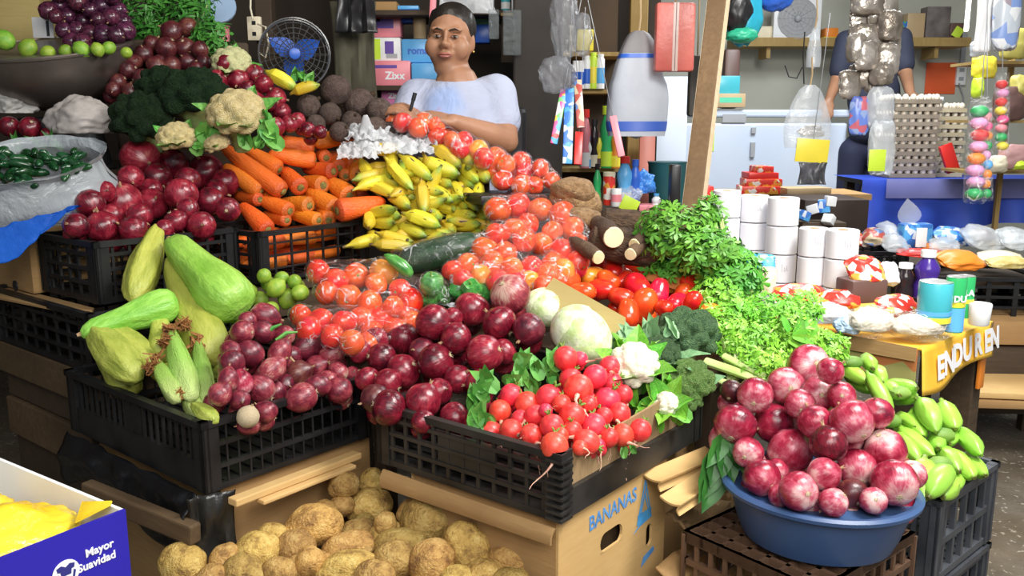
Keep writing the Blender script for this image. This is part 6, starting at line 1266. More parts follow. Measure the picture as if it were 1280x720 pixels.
# ---------------------------------------------------------------- grocery shelf
t = thing('grocery_shelf', 'wooden wall shelf with cans and bottles behind the leaning post', 'shelf', Matrix.Translation((P(735, 100, 4.2).x, P(735, 100, 4.2).y, 0)))
for v in (66, 112, 211): z = P(735, v, 4.15).z; MB().box(-.13, .16, -.08, .22, z-.018, z).build('board', M_wood_y, t, False)
MB().box(-.13, .16, .2, .22, .2, 2.3).build('back_board', pm('brown_back_board', (.05, .03, .015), (.09, .055, .028), 4, .7), t, False)
for x in (-.15,): MB().box(x, x+.02, -.08, .22, 0, 2.3).build('upright', M_wood_d, t, False)
for i, (u, r, h, m, bm, lb) in enumerate(((719, 5, 34, M_white, C_blue, 'white and blue spray can at the end of the shelf'), (726, 5, 34, M_white, C_blue, 'white and blue spray can beside the end one'), (733, 5.2, 40, M_white, C_blue, 'taller white spray can by the yellow-green can'), (741, 5, 44, C_lime, C_yel, 'yellow-green spray can on the middle shelf'), (750, 5.4, 42, M_white, C_sky, 'white spray can beside the yellow-green can'))):
    d = 4.12; turned('spray_can', lb, 'can', P(u, 111, d), [(r*d/FPX, 0), (r*d/FPX, h*.85*d/FPX), (r*.7*d/FPX, h*.9*d/FPX)], m, [(r*d/FPX, h*.15*d/FPX, h*.6*d/FPX, bm)], (r*.75*d/FPX, h*.9*d/FPX, h*d/FPX, m), 14)
boxp('yellow_box', 'yellow box on the upper grocery shelf', 'box', 721, 742, 37, 63, 4.1, .06, C_yel, 0); boxp('small_carton', 'white and brown carton beside the yellow box', 'box', 712, 720, 32, 64, 4.1, .06, C_cream, 0)
for i, (u, h, r, m, c, b, lb) in enumerate(((731, 72, 7, C_pink, C_red, M_white, 'pink bottle on the lower grocery shelf'), (742, 60, 6, C_dark, C_black, C_cream, 'dark bottle on the lower grocery shelf'), (757, 76, 8, C_green, C_lime, C_lime, 'green bottle with lime cap on the lower shelf'), (769, 56, 6, C_org, C_brown, C_yel, 'orange bottle at the lower shelf end'), (748, 44, 5, C_yel, C_brown, C_brown, 'short yellow bottle on the lower shelf'), (736, 40, 5, M_white, C_sky, C_sky, 'short white and blue bottle on the lower shelf'))):
    d = 4.14; bottle(lb, u, 210-h, 210, d, r, m, c, b, .45)
z0 = .86
t = thing('bottle_table', 'dark low cabinet under the bottles beside the leaning post', 'cabinet', Matrix.Translation((P(790, 262, 3.75).x, P(790, 262, 3.75).y, 0))); zc = P(790, 262, 3.75).z; MB().box(-.24, .26, -.05, .3, zc-.03, zc).build('top', M_wood_d, t, False); MB().box(-.22, .24, -.03, .28, 0, zc-.03).build('body', M_wood_d, t, False)
for i, (u, v0, v1, r, m, c, b, lb) in enumerate(((746, 205, 258, 5, C_green, C_dark, None, 'slim dark green bottle beside the red jar'), (780, 196, 256, 10, C_sky, C_red, M_white, 'blue bottle with red cap on the dark cabinet'), (793, 200, 256, 7, C_blue, C_blue, None, 'deep blue bottle beside the red-capped one'), (820, 242, 262, 6, M_white, C_sky, None, 'small white bottle near the leaning post'))): bottle(lb, u, v0, v1, 3.72, r, m, c, b, .4)
turned('jar', 'red printed jar on the dark cabinet', 'jar', P(761, 256, 3.70), [(.024, 0), (.026, .01), (.026, .11), (.024, .125)], PR_red, (), (.026, .12, .137, C_cream))
turned('jar', 'pink and white jar behind the red printed jar', 'jar', P(770, 258, 3.66), [(.02, 0), (.022, .004), (.022, .07), (.02, .074)], M_white, [(.022, .02, .05, C_pink)])
crumple('blue_bag', 'bright blue plastic bag on the dark cabinet', P(805, 232, 3.75), (.055, .045, .06), pm('blue_film', (.03, .18, .65), (.10, .35, .80), 12, .25), 21, amp=.4)
crumple('clear_bag', 'clear plastic bag of goods below the blue bottle', P(786, 244, 3.70), (.05, .04, .04), M_film_m, 22, amp=.3)
boxp('price_card', 'yellow-green star-cut price card by the dark roots', 'card', 776, 798, 247, 265, 3.55, .004, C_lime, 0, .001, None, 25); boxp('pink_box', 'pink flat box near the leaning post', 'box', 799, 832, 256, 266, 3.7, .08, C_pink, 0)
turned('teal_bin', 'dark teal bin behind the leaning post', 'bin', P(832, 275, 3.95), [(.075, 0), (.085, .25), (.09, .26)], col('dark_teal', (.02, .10, .11)))
boxp('black_bottle_case', 'black upright case beside the leaning post', 'case', 838, 851, 206, 270, 3.6, .06, C_black, 0, .01); boxp('red_box', 'small red box behind the leaning post', 'box', 878, 892, 233, 262, 3.7, .08, C_red, 0)
boxp('red_placard', 'salmon-red board standing behind the striped white bag', 'board', 796, 815, 170, 462, 4.3, .02, col('salmon', (.62, .20, .15)), 0)
# ---------------------------------------------------------------- hanging carrier bags and posts
def hang_bag(name, label, u0, u1, v0, v1, d, mat, bands=(), top=None, th=.05, seed=1, seg_=28):
    "a filled bag gathered at the top; bands (v0,v1,mat)"
    t = thing(name, label, 'bag', Matrix.Translation(P((u0+u1)/2, v1, d))); k = d/FPX; W = (u1-u0)*k/2; H = (v1-v0)*k
    def surf(a, q):
        w = W*min(1, (.18+1.05*(1-q)**.55) if q > .55 else .82+.18*math.sin(math.pi*min(1, q*1.2+.2)))
        f = 1+.06*math.sin(a*5+seed)*(.3+q)+.05*noise.noise(Vector((math.cos(a)*2, q*4, seed))); return Vector((math.cos(a)*w*f, math.sin(a)*th*(1-.5*q)*f, q*H))
    def ring(q0, q1, m, nm, off=0):
        mb = MB(); mb.sheet(lambda s, q: surf(s*2*math.pi, q0+q*(q1-q0))*1.0+Vector((math.cos(s*2*math.pi), math.sin(s*2*math.pi), 0))*off, seg_, 14); mb.build(nm, m, t)
    ring(0, 1, mat, 'body')
    for a, b, m in bands: ring((v1-b)/(v1-v0), (v1-a)/(v1-v0), m, 'printed_band', .0015)
    mb = MB(); mb.sheet(lambda s, q: Vector((math.cos(s*6.283), math.sin(s*6.283)*th/W, 0))*(W*.82*q*(1+.06*math.sin(s*6.283*5+seed)*.3)) if q > 0 else Vector((0, 0, -.012)), seg_, 3); mb.build('bottom', mat, t)
    MB().tube([(0, 0, H*.97), (.006, 0, H+.05), (0, 0, H+(.25 if top is None else top))], .004, 6).build('hanging_string', C_tan, t); return t
M_wbag = pm('white_woven_bag', (.42, .45, .52), (.52, .55, .62), 5, .55, .2, 40); M_gbag = pm('grey_bag_cloth', (.20, .19, .20), (.27, .26, .27), 6, .6, .2, 40)
hang_bag('carrier_bag', 'white carrier bag with blue stripes hanging from the beam', 757, 833, 44, 170, 3.45, M_wbag, [(44, 70, M_gbag), (71, 76, C_blue), (152, 164, col('stripe_blue', (.05, .12, .50)))], .25, .075)
t = thing('striped_pack', 'red and white striped plastic bag pack hanging beside the leaning post', 'packet', Matrix.Translation(P(843, 47, 3.3)))
MB().cbox(.148, .05, .25, .012).build('pack', pm('salmon_plastic', (.62, .14, .12), (.72, .22, .18), 6, .35, .4, 18, 0, .01, .01), t)
for x, w in ((-.012, .022), (.02, .006), (-.045, .005), (.045, .006)): MB().cbox(w, .052, .248, .002).build('stripe', pm('pale_stripe', (.70, .50, .46), (.78, .6, .56), 6, .4), t)
MB().tube([(0, 0, .12), (.01, 0, .3)], .003, 5).build('hanging_string', C_tan, t)
def carrier(u0, u1, v0, v1, d, m, lb, seed):
    me = ico(4, 'hanging_bag', m); w, h = (u1-u0)*d/FPX/2, (v1-v0)*d/FPX/2; displace(me, lambda q: Vector((q.x*w*(1+.25*noise.noise(q*1.5+Vector((seed, 0, 0)))), q.y*.05, q.z*h))*(1+.12*noise.noise(q*4))); return tag(new('hanging_bag', me, None, Matrix.Translation(P((u0+u1)/2, (v0+v1)/2, d))), lb, 'bag')
carrier(906, 952, -20, 57, 3.5, pm('teal_film', (.02, .28, .26), (.03, .40, .62), 9, .3, .4, 20), 'teal and blue plastic bag hanging right of the leaning post', 1); carrier(904, 938, -20, 42, 3.46, C_black, 'black plastic bag hanging in front of the teal one', 2); carrier(946, 992, -30, 14, 3.6, C_blue, 'bright blue plastic bag hanging from the beam', 3); carrier(908, 946, 34, 54, 3.48, col('sea_green_film', (.03, .42, .25)), 'sea green bag bottom below the black bag', 4)
a, b = P(862, 300, 2.86), P(902, -30, 2.98); dr = (b-a).normalized(); a = a-dr*((a.z-.63)/dr.z); b = b+dr*.45
t = thing('leaning_post', 'leaning pine post with a pale sawn edge in front of the white bag', 'post', frame((a+b)/2, dr, (-.62, -1, 0))); L = (b-a).length
MB().cbox(L, .066, .036, .003).build('beam', M_wood_l, t, False); MB().box(-L/2, L/2, .0331, .0337, -.018, .018).build('sawn_edge', M_wood_edge, t, False); MB().box(-L/2, L/2, -.0337, -.0331, -.018, .018).build('sawn_edge', M_wood_edge, t, False)
tag(MB().cbox(.085, .06, 2.8, .004).build('pine_post', M_wood_y, None, False, Matrix.Translation((P(798, 30, 4.3).x, P(798, 30, 4.3).y, 1.4))), 'upright yellow pine post behind the striped white bag', 'post')
_db = boxp('dark_bag', 'dark bag between the striped pack and the leaning post', 'bag', 862, 886, 70, 145, 3.9, .06, pm('brown_dark_cloth', (.06, .055, .05), (.1, .09, .08), 5, .8), 0, .02); MB().tube([(0, .03, .12), (0, .03, .9)], .004, 5).build('hanging_string', C_tan, _db)
# ---------------------------------------------------------------- freezer and wall shelf at the back
FZ = P(940, 137, 6.0)
t = thing('freezer', 'white chest freezer against the back wall', 'freezer', Matrix.Translation((FZ.x, FZ.y, 0))); W2 = 121*6.0/FPX; M_frz = pm('freezer_enamel', (.60, .68, .82), (.66, .73, .86), 2, .35)
MB().cbox(W2*2, .6, FZ.z-.12, .015).build('body', M_frz, t, False, Matrix.Translation((0, .3, (FZ.z-.06)/2))); MB().cbox(W2*2+.02, .62, .05, .012).build('lid', M_frz, t, False, Matrix.Translation((0, .3, FZ.z-.025)))
for x in (-W2, W2): MB().cbox(.05, .5, .06, .01).build('foot', C_black, t, False, Matrix.Translation((x*.9, .3, .03)))
MB().box(-.20, -.04, -.012, 0, FZ.z-.085, FZ.z-.03).build('lock', C_grey, t, False); MB().box(-.29, -.25, -.004, 0, FZ.z-.28, FZ.z-.15).build('sticker', C_lime, t, False); MB().box(.0, .03, -.02, 0, FZ.z-.16, FZ.z-.12).build('latch', C_grey, t, False); MB().box(.0, .03, -.02, 0, FZ.z-.32, FZ.z-.22).build('handle', C_grey, t, False)
boxp('teal_carton', 'teal box on top of the freezer', 'box', 895, 925, 95, 117, 5.95, .2, C_teal, 0); o = boxp('weighing_scale', 'flat weighing scale with green display on the freezer', 'scale', 893, 932, 117, 134, 5.95, .25, C_tan, 0); patch(o, -.07, .08, -.015, .02, -.125, col('green_lcd', (.1, .55, .35)), 'display')
boxp('brown_box', 'brown sack behind the teal box', 'sack', 905, 925, 62, 135, 6.12, .15, C_brown, 0, .03)
boxp('grey_panel', 'grey freezer door seen between the bags', 'door', 812, 855, 100, 419, 5.2, .03, M_frz, 0)
t = thing('wall_shelf', 'long pine shelf on the back wall', 'shelf', Matrix.Translation((P(1075, 47, 6.75).x, 6.98, P(1075, 47, 6.75).z))); MB().box(-.95, .85, 0, .3, -.065, 0).build('board', M_wood_y, t, False)
for x in (-.7, .6): MB().box(x, x+.03, .05, .28, -.15, -.04).build('bracket', M_wood_y, t, False)
o = boxp('box_fan_housing', 'white square box fan on the pine shelf', 'fan', 968, 1026, -4, 50, 6.72, .1, M_white, -4)
mb = MB(); r = .15
for k in range(1, 6): mb.tube([(r*k/5*math.cos(i*.3491), -.056, r*k/5*math.sin(i*.3491)) for i in range(19)], .003, 4, cap=False)
for k in range(12): mb.tube([(0, -.056, 0), (r*math.cos(k*.5236), -.056, r*math.sin(k*.5236))], .002, 4)
mb.build('grille', C_grey, o); MB().lathe([(0, 0), (.15, 0), (.15, .004), (0, .004)], 24).build('recess', pm('fan_recess', (.30, .30, .31)), o, True, Matrix.Translation((0, -.051, 0)) @ Matrix.Rotation(R_(90), 4, 'X')); MB().sphere((0, -.06, 0), .03, 10).build('hub', C_grey, o)
for i, (u0, u1, v0, v1, m, lb) in enumerate(((1032, 1048, 30, 48, C_org, 'orange packet beside the box fan'), (1030, 1046, 41, 49, C_lime, 'lime packet below the orange packet'), (1122, 1134, 22, 42, PR_grn, 'green printed pack on the pine shelf'), (1134, 1156, 12, 40, C_tan, 'brown carton on the pine shelf'), (1158, 1188, 4, 42, pm('dark_bundle', (.10, .08, .08), (.2, .17, .16), 8, .6), 'dark wrapped bundle on the pine shelf'), (1188, 1204, 24, 40, C_brown, 'small dark bottle pack at the shelf end'), (936, 966, 28, 52, C_cream, 'cream pack beside the box fan'))): boxp('shelf_pack', lb, 'packet', u0, u1, v0+5, 48, dY((v0+48)/2, 7.05), .12, m, 0)
t = boxp('lime_tag', 'yellow-green leaf-shaped tag at the pine shelf end', 'tag', 1192, 1203, 34, 47, dY(40, 7.0), .01, C_lime, 0, .003, None, 30)
boxp('wall_conduit', 'grey cable conduit on the back wall', 'conduit', 1202, 1208, 42, 80, dY(60, 7.42), .02, C_grey, 0)
o = boxp('orange_notice', 'bright orange paper notice on the back wall', 'notice', 1157, 1195, 79, 117, dY(98, 7.44), .004, pm('orange_paper', (.90, .12, .03), (.92, .15, .04), 3, .6), 0, .001)
o = boxp('power_outlet', 'white power outlet beside the orange notice', 'outlet', 1196, 1208, 80, 106, dY(93, 7.41), .03, M_white, 0); patch(o, -.02, .02, .02, .05, -.016, C_grey, 'socket'); patch(o, -.02, .02, -.05, -.02, -.016, C_grey, 'socket')
pts = [P(1199, 104, 7.2), P(1204, 120, 7.25), P(1206, 150, 7.3)]; tag(MB().tube(pts, .006, 6).build('cable', C_grey, None), 'grey cable hanging from the outlet by the orange notice', 'cable')
lt = boxp('lamp_tube', 'short bright lamp tube beside the pine shelf', 'lamp', 1209, 1213, -5, 38, 6.3, .03, (lambda s: (s.set(Emission_Color=(1, 1, .8), Emission_Strength=3.0), s.mat)[1])(NT('lamp_glow')), 0)
# ---------------------------------------------------------------- hanging snack clusters (middle distance)
def hookbag(u, v0, v1, w, d, m, lb, seed, inside=None):
    t = hang_bag('hanging_packet', lb, u-w/2, u+w/2, v0, v1, d, m, (), .12, .03, seed, 20)
    return t
hookbag(1016, 36, 84, 18, 4.0, M_film_m, 'small clear packet on a wire hook', 3)
t = hookbag(1008, 108, 185, 58, 4.0, M_film_m, 'bunch of clear packets hanging on a black hook', 4)
crumple('foil_packet', 'silver wrapped sweet inside the clear packets', P(1014, 166, 4.0), (.055, .02, .035), C_silver, 31, 'packet', .3)
_yc = boxp('price_card', 'bright yellow price card below the clear packets', 'card', 995, 1036, 174, 203, 3.97, .004, C_yel, 0, .001, None, 4); MB().tube([(0, .003, .05), (0, .003, .6)], .0015, 4).build('string', C_grey, _yc)
rag('black_purse', 'black and grey packet below the yellow price card', P(1016, 203, 3.98), (1, 0, 0), .13, .10, pm('charcoal_film', (.03, .03, .035), (.12, .12, .14), 12, .3), 6, .012)
pts = [P(1006, 40, 4.0), P(1004, 70, 4.0), P(1005, 105, 4.0)]; tag(MB().tube(pts, .003, 5).build('wire_hook', C_black, None), 'black wire hook holding the clear packets', 'hook')
pts = [P(981, 82, 4.0), P(986, 96, 4.0), P(996, 98, 4.0), P(1003, 84, 4.0)]; tag(MB().tube(pts, .003, 5).build('wire_hook', C_black, None), 'empty curved wire hook beside the clear packets', 'hook')
fo = [(1084, 4, 34, 24), (1108, 8, 28, 30), (1080, 26, 36, 20), (1112, 32, 26, 30), (1082, 46, 36, 26), (1114, 55, 24, 26), (1083, 70, 26, 30), (1107, 74, 28, 32), (1080, 95, 30, 26), (1102, 92, 24, 24), (1062, 106, 26, 30), (1092, 104, 22, 20), (1070, 60, 20, 30), (1098, 18, 26, 22)]
for i, (u, v, w, h) in enumerate(fo):
    pillow('foil_snack', 'silver foil snack bag '+('at the top' if v < 30 else 'at the bottom' if v > 88 else 'in the middle')+' of the hanging cluster, '+('by the wire hook' if u < 1090 else 'by the orange notice'), 'snack', u, v, 3.85+.03*(i % 3), w*1.15, h*1.15, .03, C_silver, 90+i, random.uniform(-20, 20), 0.05, 'hanging foil snack bags')
pillow('clear_packet', 'pale clear packet hanging below the foil bags', 'packet', 1100, 135, 3.85, 34, 50, .025, M_film_m, 111, 0, .03); pillow('printed_packet', 'red and blue printed packet hanging below the foil bags', 'packet', 1074, 145, 3.86, 24, 46, .02, printed('red_blue_wrapper', (.15, .25, .7), [(.6, .15, .2), (.3, .4, .7), (.1, .15, .5)], 30), 112, 0, .03); pillow('clear_packet', 'long clear bag hanging to the yellow card', 'packet', 1102, 185, 3.84, 32, 64, .025, M_film_m, 113, 0, .03)
boxp('price_card', 'yellow card in the long clear bag', 'card', 1086, 1107, 187, 214, 3.80, .004, C_lime, 0, .001)
# ---------------------------------------------------------------- egg table
EZ = P(1150, 224, 5.15).z
a = P(1090, 228, 5.1); b = P(1330, 228, 5.1)
t = thing('egg_table', 'table under a blue cloth carrying the egg trays', 'table', Matrix.Translation((a.x, a.y, 0))); M_bcl = pm('blue_cloth', (.02, .05, .42), (.03, .09, .55), 3, .5, .15, 20)
MB().box(-.03, 1.3, 0, .46, EZ-.03, EZ-.004).build('top', M_wood_d, t, False)
for x in (0, 1.2):
    for y in (.04, .38): MB().box(x, x+.05, y, y+.05, 0, EZ-.03).build('leg', M_wood_d, t, False)
mb = MB(); mb.sheet(lambda s, q: Vector((-.06+s*1.38, .47-q*1.15 if q < .42 else -.014-.012*math.sin(s*30)*(q-.42)*4, EZ if q < .42 else EZ-(q-.42)*.50*(1+.15*math.sin(s*7)))), 60, 24); o = mb.build('blue_tablecloth', M_bcl, None, True, Matrix.Translation((a.x, a.y, 0))); tag(o, 'bright blue cloth draped over the egg table', 'tablecloth')
o = boxp('violet_border', 'greyish violet plastic strip along the blue cloth edge', 'strip', 1108, 1300, 224, 248, 5.06, .006, pm('violet_sheet', (.16, .17, .42), (.22, .23, .52), 3, .35), 0, .001)
TRAY = pm('egg_tray_pulp', (.20, .16, .12), (.28, .23, .18), 8, .9, .3, 40); TRAYL = pm('pale_egg_tray_pulp', (.46, .38, .24), (.54, .46, .31), 8, .9, .3, 40); EGG = pm('egg_shell', (.72, .62, .50), (.80, .72, .62), 3, .5)
def tray_mesh(n, pitch, mat):
    mb = MB(); w = n*pitch
    mb.sheet(lambda s, q: Vector((s*w, q*w, .012+.014*math.cos(s*n*2*math.pi)*math.cos(q*n*2*math.pi))), n*6, n*6); mb.box(0, w, -.001, .003, .0, .024); mb.box(0, .003, 0, w, 0, .024); return mb.mesh('tray', mat)
def egg_mesh(n, pitch):
    mb = MB()
    for i in range(n):
        for j in range(n):
            if j == 0 or i == 0 or i == n-1: mb.sphere(((i+.5)*pitch, (j+.45)*pitch, .034), .019, 8, (1, 1, 1.25))
    return mb.mesh('egg_row', EGG)
eg = egg_mesh(6, .046)
for (u, d, n, m, lb, ct) in ((1113, 5.22, 11, TRAY, 'grey egg tray in the tall egg stack beside the standing person', 11), (1166, 5.30, 9, TRAYL, 'pale egg tray in the shorter egg stack by the orange notice', 9)):
    tm = tray_mesh(6 if m is TRAY else 4, .046, m); h = (.475 if n == 11 else .43)/n; e_ = eg if m is TRAY else egg_mesh(4, .046)
    for i in range(n):
        o = new('egg_tray', tm, None, Matrix.Translation((P(u, 200, d).x+.006*math.sin(i*2.2), P(u, 200, d).y, EZ+.003+i*h))); tag(o, lb, 'egg tray', 'egg tray stack of '+str(ct)); stuff(new('eggs', e_, o))
boxp('paper_sheet', 'white sheet on top of the tall egg stack', 'paper', 1116, 1180, 121, 126, 5.25, .25, M_white, 0)
boxp('red_packet', 'red packet leaning against the shorter egg stack', 'packet', 1180, 1196, 180, 216, 5.0, .03, C_red, 0, .004, None, -22)
# packs behind the paper rolls
zt = P(950, 243, 4.6).z; t = thing('low_cabinet', 'dark low cabinet behind the paper rolls', 'cabinet', Matrix.Translation((P(985, 243, 4.6).x, P(985, 243, 4.6).y, 0))); MB().box(-.5, .44, 0, .4, zt-.03, zt).build('top', M_card, t, False); MB().box(-.48, .42, .02, .38, 0, zt-.03).build('body', M_wood_d, t, False)
for i, (u0, u1, v0, v1, m, lb) in enumerate(((925, 975, 233, 243, PR_red, 'red packet at the bottom of the pile by the freezer'), (932, 978, 224, 233, PR_red, 'red packet in the middle of the pile by the freezer'), (936, 974, 216, 224, C_red, 'plain red packet near the top of the pile'), (948, 968, 208, 216, PR_red, 'small red packet on top of the pile'), (982, 1042, 235, 243, C_tan, 'tan flat tray with wrapped goods beside the red pile'))): boxp('wrapped_pack', lb, 'packet', u0, u1, v0, v1, 4.58, .14, m, i*4-6)
t = boxp('dark_chest', 'dark brown chest beside the paper rolls', 'chest', 1004, 1086, 250, 300, 4.25, .35, pm('dark_chest_wood', (.03, .018, .014), (.05, .03, .022), 4, .6), 3)
for i, (u, v, w, h) in enumerate(((1015, 262, 14, 12), (1030, 258, 14, 16), (1040, 252, 12, 12), (1008, 270, 14, 12), (1042, 275, 10, 12))): boxp('small_pack', 'small white and blue pack on the pile before the dark chest', 'packet', u-w/2, u+w/2, v-h/2, v+h/2, 4.15-.02*i, .05, [M_white, PR_blue][i % 2], i*20-40, .003, 'small white packs', i*13-20)
t = boxp('pack_stand', 'low dark stand under the small white packs', 'stand', 1000, 1055, 278, 380, 4.15, .2, M_wood_d, 0)
# ---------------------------------------------------------------- hanging sweets at the right
def sweet_tube(a, b, r, d, n, lb, cols, seed):
    p, q = P(*a, d), P(*b, d); L = (q-p).length; t = thing('sweet_tube', lb, 'sweets', frame(p, q-p, (0, -1, 0))); rr = r*d/FPX; rnd = random.Random(seed)
    for i in range(n): MB().sphere((L*(i+.5)/n, rnd.uniform(-.2, .2)*rr, 0), rr*.82, 10, (L/n/2/rr*1.25, 1, .9)).build('sweet', cols[rnd.randrange(len(cols))], t)
    MB().tube([(-.03, 0, 0), (0, 0, 0), (.01, 0, 0), (L-.005, 0, 0), (L+.01, 0, 0)], [rr*.9, rr*.95, rr, rr, rr*.9], 16, flat=.8, cap=False).build('wrapper', M_film, t); MB().tube([(-.03, 0, 0), (-.5, 0, 0)], .002, 5).build('string', C_grey, t)
SW = [col('hot_pink', (.85, .10, .30)), C_red, C_green, C_org, C_yel, C_pink, C_sky, col('lilac', (.75, .35, .60))]
sweet_tube((1226, 132), (1218, 250), 14, 3.3, 8, 'long clear tube of bright sweets hanging over the blue cloth', SW, 3); sweet_tube((1234, 140), (1234, 248), 7, 3.36, 9, 'slim tube of bright sweets beside the long tube', SW, 5); sweet_tube((1253, 100), (1252, 188), 9, 3.5, 8, 'shorter tube of mixed sweets hanging near the shelf', SW, 4)
rag('white_sheet', 'white hanging packet sheet above the sweet tubes', P(1234, -10, 3.5), (1, .2, 0), .085, .23, M_white, 3, .006, 'sheet'); pillow('foil_snack', 'silver and blue foil packet hanging beside the white sheet', 'snack', 1258, 22, 3.5, 34, 78, .03, printed('silver_blue_foil', (.5, .55, .62), [(.2, .3, .6), (.7, .72, .75), (.3, .25, .3)], 20), 201, 0, .03)
t = thing('sweet_shelf', 'yellow wire and board rack of sweets at the passage', 'shelf', Matrix.Translation((P(1262, 70, 4.6).x, P(1262, 70, 4.6).y, 0)))
for v in (76, 150, 215): z = P(1262, v, 4.6).z; MB().box(-.16, .5, 0, .3, z-.015, z).build('board', M_wood_y, t, False)
for x in (.16, .48): MB().box(x, x+.025, .275, .3, 0, 2.3).build('upright', M_wood_y, t, False)
for i, (u, v, w, h, m, lb) in enumerate(((1268, 55, 36, 36, col('olive_snack', (.45, .40, .10)), 'olive snack bag on the upper rack board'), (1262, 130, 40, 40, C_brown, 'brown snack bag on the middle rack board'), (1274, 110, 24, 30, col('olive_snack', (.45, .40, .10)), 'olive snack bag hanging at the rack'), (1225, 62, 24, 22, C_grey, 'grey packet on the upper rack board'), (1268, 196, 40, 30, col('mauve_pack', (.45, .25, .24)), 'mauve snack bag on the lowest rack board'), (1222, 110, 14, 24, C_lime, 'lime packet hanging by the orange notice'), (1245, 205, 30, 20, C_cream, 'cream snack bag behind the sweet tube'), (1272, 206, 20, 12, C_lime, 'small lime packet on the lowest rack board'), (1230, 84, 30, 26, C_yel, 'yellow packet hanging under the upper rack board'))): pillow('snack_bag', lb, 'snack', u, v, 4.5, w, h, .04, m, 220+i, 0, .05)
# ---------------------------------------------------------------- the vendor
VD = 3.25
def V(u, v, dd=0): return P(u, v, VD+dd)
M_skin = pm('warm_skin', (.30, .145, .080), (.37, .185, .105), 5, .5, .08, 40); M_hair = pm('black_hair', (.010, .008, .007), (.022, .016, .013), 12, .4, .5, 60)
def tee_mat():
    s = NT('white_tee'); s.set(Roughness=.8); c = s.ramp(s.noise(2, 3), [(.3, (.36, .39, .52)), (.7, (.43, .46, .57))])
    def spot(p, r, cc, c):
        d = s.n('ShaderNodeVectorMath', operation='DISTANCE'); s.l(s.tc.outputs['Object'], d.inputs[0]); d.inputs[1].default_value = p
        return s.mix(s.ramp(s.math('ADD', d.outputs['Value'], s.math('MULTIPLY_ADD', s.noise(20, 3), .06, -.03)), [(r*.5, (1, 1, 1)), (r, (0, 0, 0))]), c, cc)
    o_ = Vector((V(570, 100).x, V(570, 100).y, 0)); c = spot(tuple(V(552, 124, -.11)-o_), .10, (.29, .38, .62), c); c = spot(tuple(V(548, 131, -.12)-o_), .028, (.60, .05, .04), c); s.color(c); s.bump(s.noise(7, 4, None, .5, 1.2), .6, .03); return s.mat
ve = thing('person', 'woman in a white printed T-shirt behind the counter, forearms crossed over tomatoes', 'person', Matrix.Translation((V(570, 100).x, V(570, 100).y, 0)))
OFF = -Vector(ve.location)
def vm(mb):
    mb.v = [tuple(Vector(p)+OFF) for p in mb.v]; return mb
def chain(mb, pts, n=14):
    "tapered limb with round joints; pts (point, radius)"
    ps = [Vector(p) for p, r in pts]; fine, rr = [], []
    for i in range(len(ps)-1):
        for k in range(4): w = k/4; fine.append(ps[i].lerp(ps[i+1], w)); rr.append(pts[i][1]*(1-w)+pts[i+1][1]*w)
    fine.append(ps[-1]); rr.append(pts[-1][1]); mb.tube(fine, rr, n)
    for p, r in pts: mb.sphere(p, r, 12)
HM0 = Matrix.Translation(V(563, 51)) @ rz(-7) @ Matrix.Rotation(R_(3), 4, 'Y') @ Matrix.Diagonal((1.05, 1, 1.04, 1))
h = lambda x, y, z: HM0 @ Vector((x, y, z))
sk = MB()
S_ = lambda c, r, sc=(1, 1, 1): sk.sphere((0, 0, 0), r, 20, sc, HM0 @ Matrix.Translation(c))
S_((0, .012, .026), .1, (.80, .92, .90)); S_((0, -.012, -.032), .08, (.93, .90, 1.0)); S_((0, -.045, -.088), .032, (1.15, 1, .85)); S_((0, -.02, -.075), .055, (1.05, 1, .7))
for s in (-1, 1):
    S_((s*.044, -.054, -.028), .036, (1, .8, 1.1)); S_((s*.030, -.076, .032), .020, (1.5, .6, .55)); S_((s*.078, .012, -.006), .026, (.35, .7, 1.2)); S_((s*.013, -.093, -.024), .010)
S_((0, -.090, .010), .012, (.8, .9, 2.0)); S_((0, -.101, -.018), .0145, (1, 1, .9)); S_((0, -.084, -.052), .020, (1.3, .7, .8)); S_((0, -.03, -.10), .045, (1.1, 1, .6))
chain(sk, [(h(0, .02, -.06), .056), (V(570, 96, .02), .062), (V(571, 108, .02), .085)])
# torso and arms of skin
sk.sphere(V(572, 150, .02), .16, 20, (1.0, .62, 1.0)); sk.sphere(V(572, 215, .02), .17, 20, (1.0, .66, 1.3))
shL, elL, wrL = V(622, 118, .02), V(632, 176, -.06), V(566, 152, -.19)
shR, elR, wrR = V(520, 124, .03), V(500, 172, -.05), V(533, 158, -.20)
chain(sk, [(shL, .062), ((shL+elL)/2, .057), (elL, .048), ((elL*2+wrL)/3, .046), (wrL, .028)]); chain(sk, [(shR, .060), ((shR+elR)/2, .054), (elR, .045), ((elR*2+wrR)/3, .043), (wrR, .028)])
def hand(w, d, up, side):
    d = Vector(d).normalized(); up = Vector(up); y = up.cross(d).normalized(); z = d.cross(y); g = lambda a, b, c: w+d*a+y*b*side+z*c
    for b in (-.026, -.009, .009, .026): chain(sk, [(g(0, b*.6, 0), .016), (g(.045, b, .002), .014), (g(.082, b, 0), .0125)], 8)
    for i, (b, l) in enumerate(((-.03, .058), (-.010, .070), (.010, .074), (.029, .066))): chain(sk, [(g(.082, b, 0), .0105), (g(.082+l*.45, b*1.1, -.010), .0092), (g(.082+l*.75, b*1.1, -.032), .0085), (g(.082+l*.8, b*1.1, -.052), .007)], 8)
    chain(sk, [(g(.015, .03, 0), .014), (g(.048, .056, -.010), .0115), (g(.078, .058, -.024), .0095)], 8)
hand(wrL, V(540, 146, -.20)-wrL, (0, -.4, 1), -1); hand(wrR, V(513, 142, -.22)-wrR, (0, -.5, 1), 1)
new('body', remeshed(vm(sk), 'body', M_skin, .0062, 5, .5), ve)
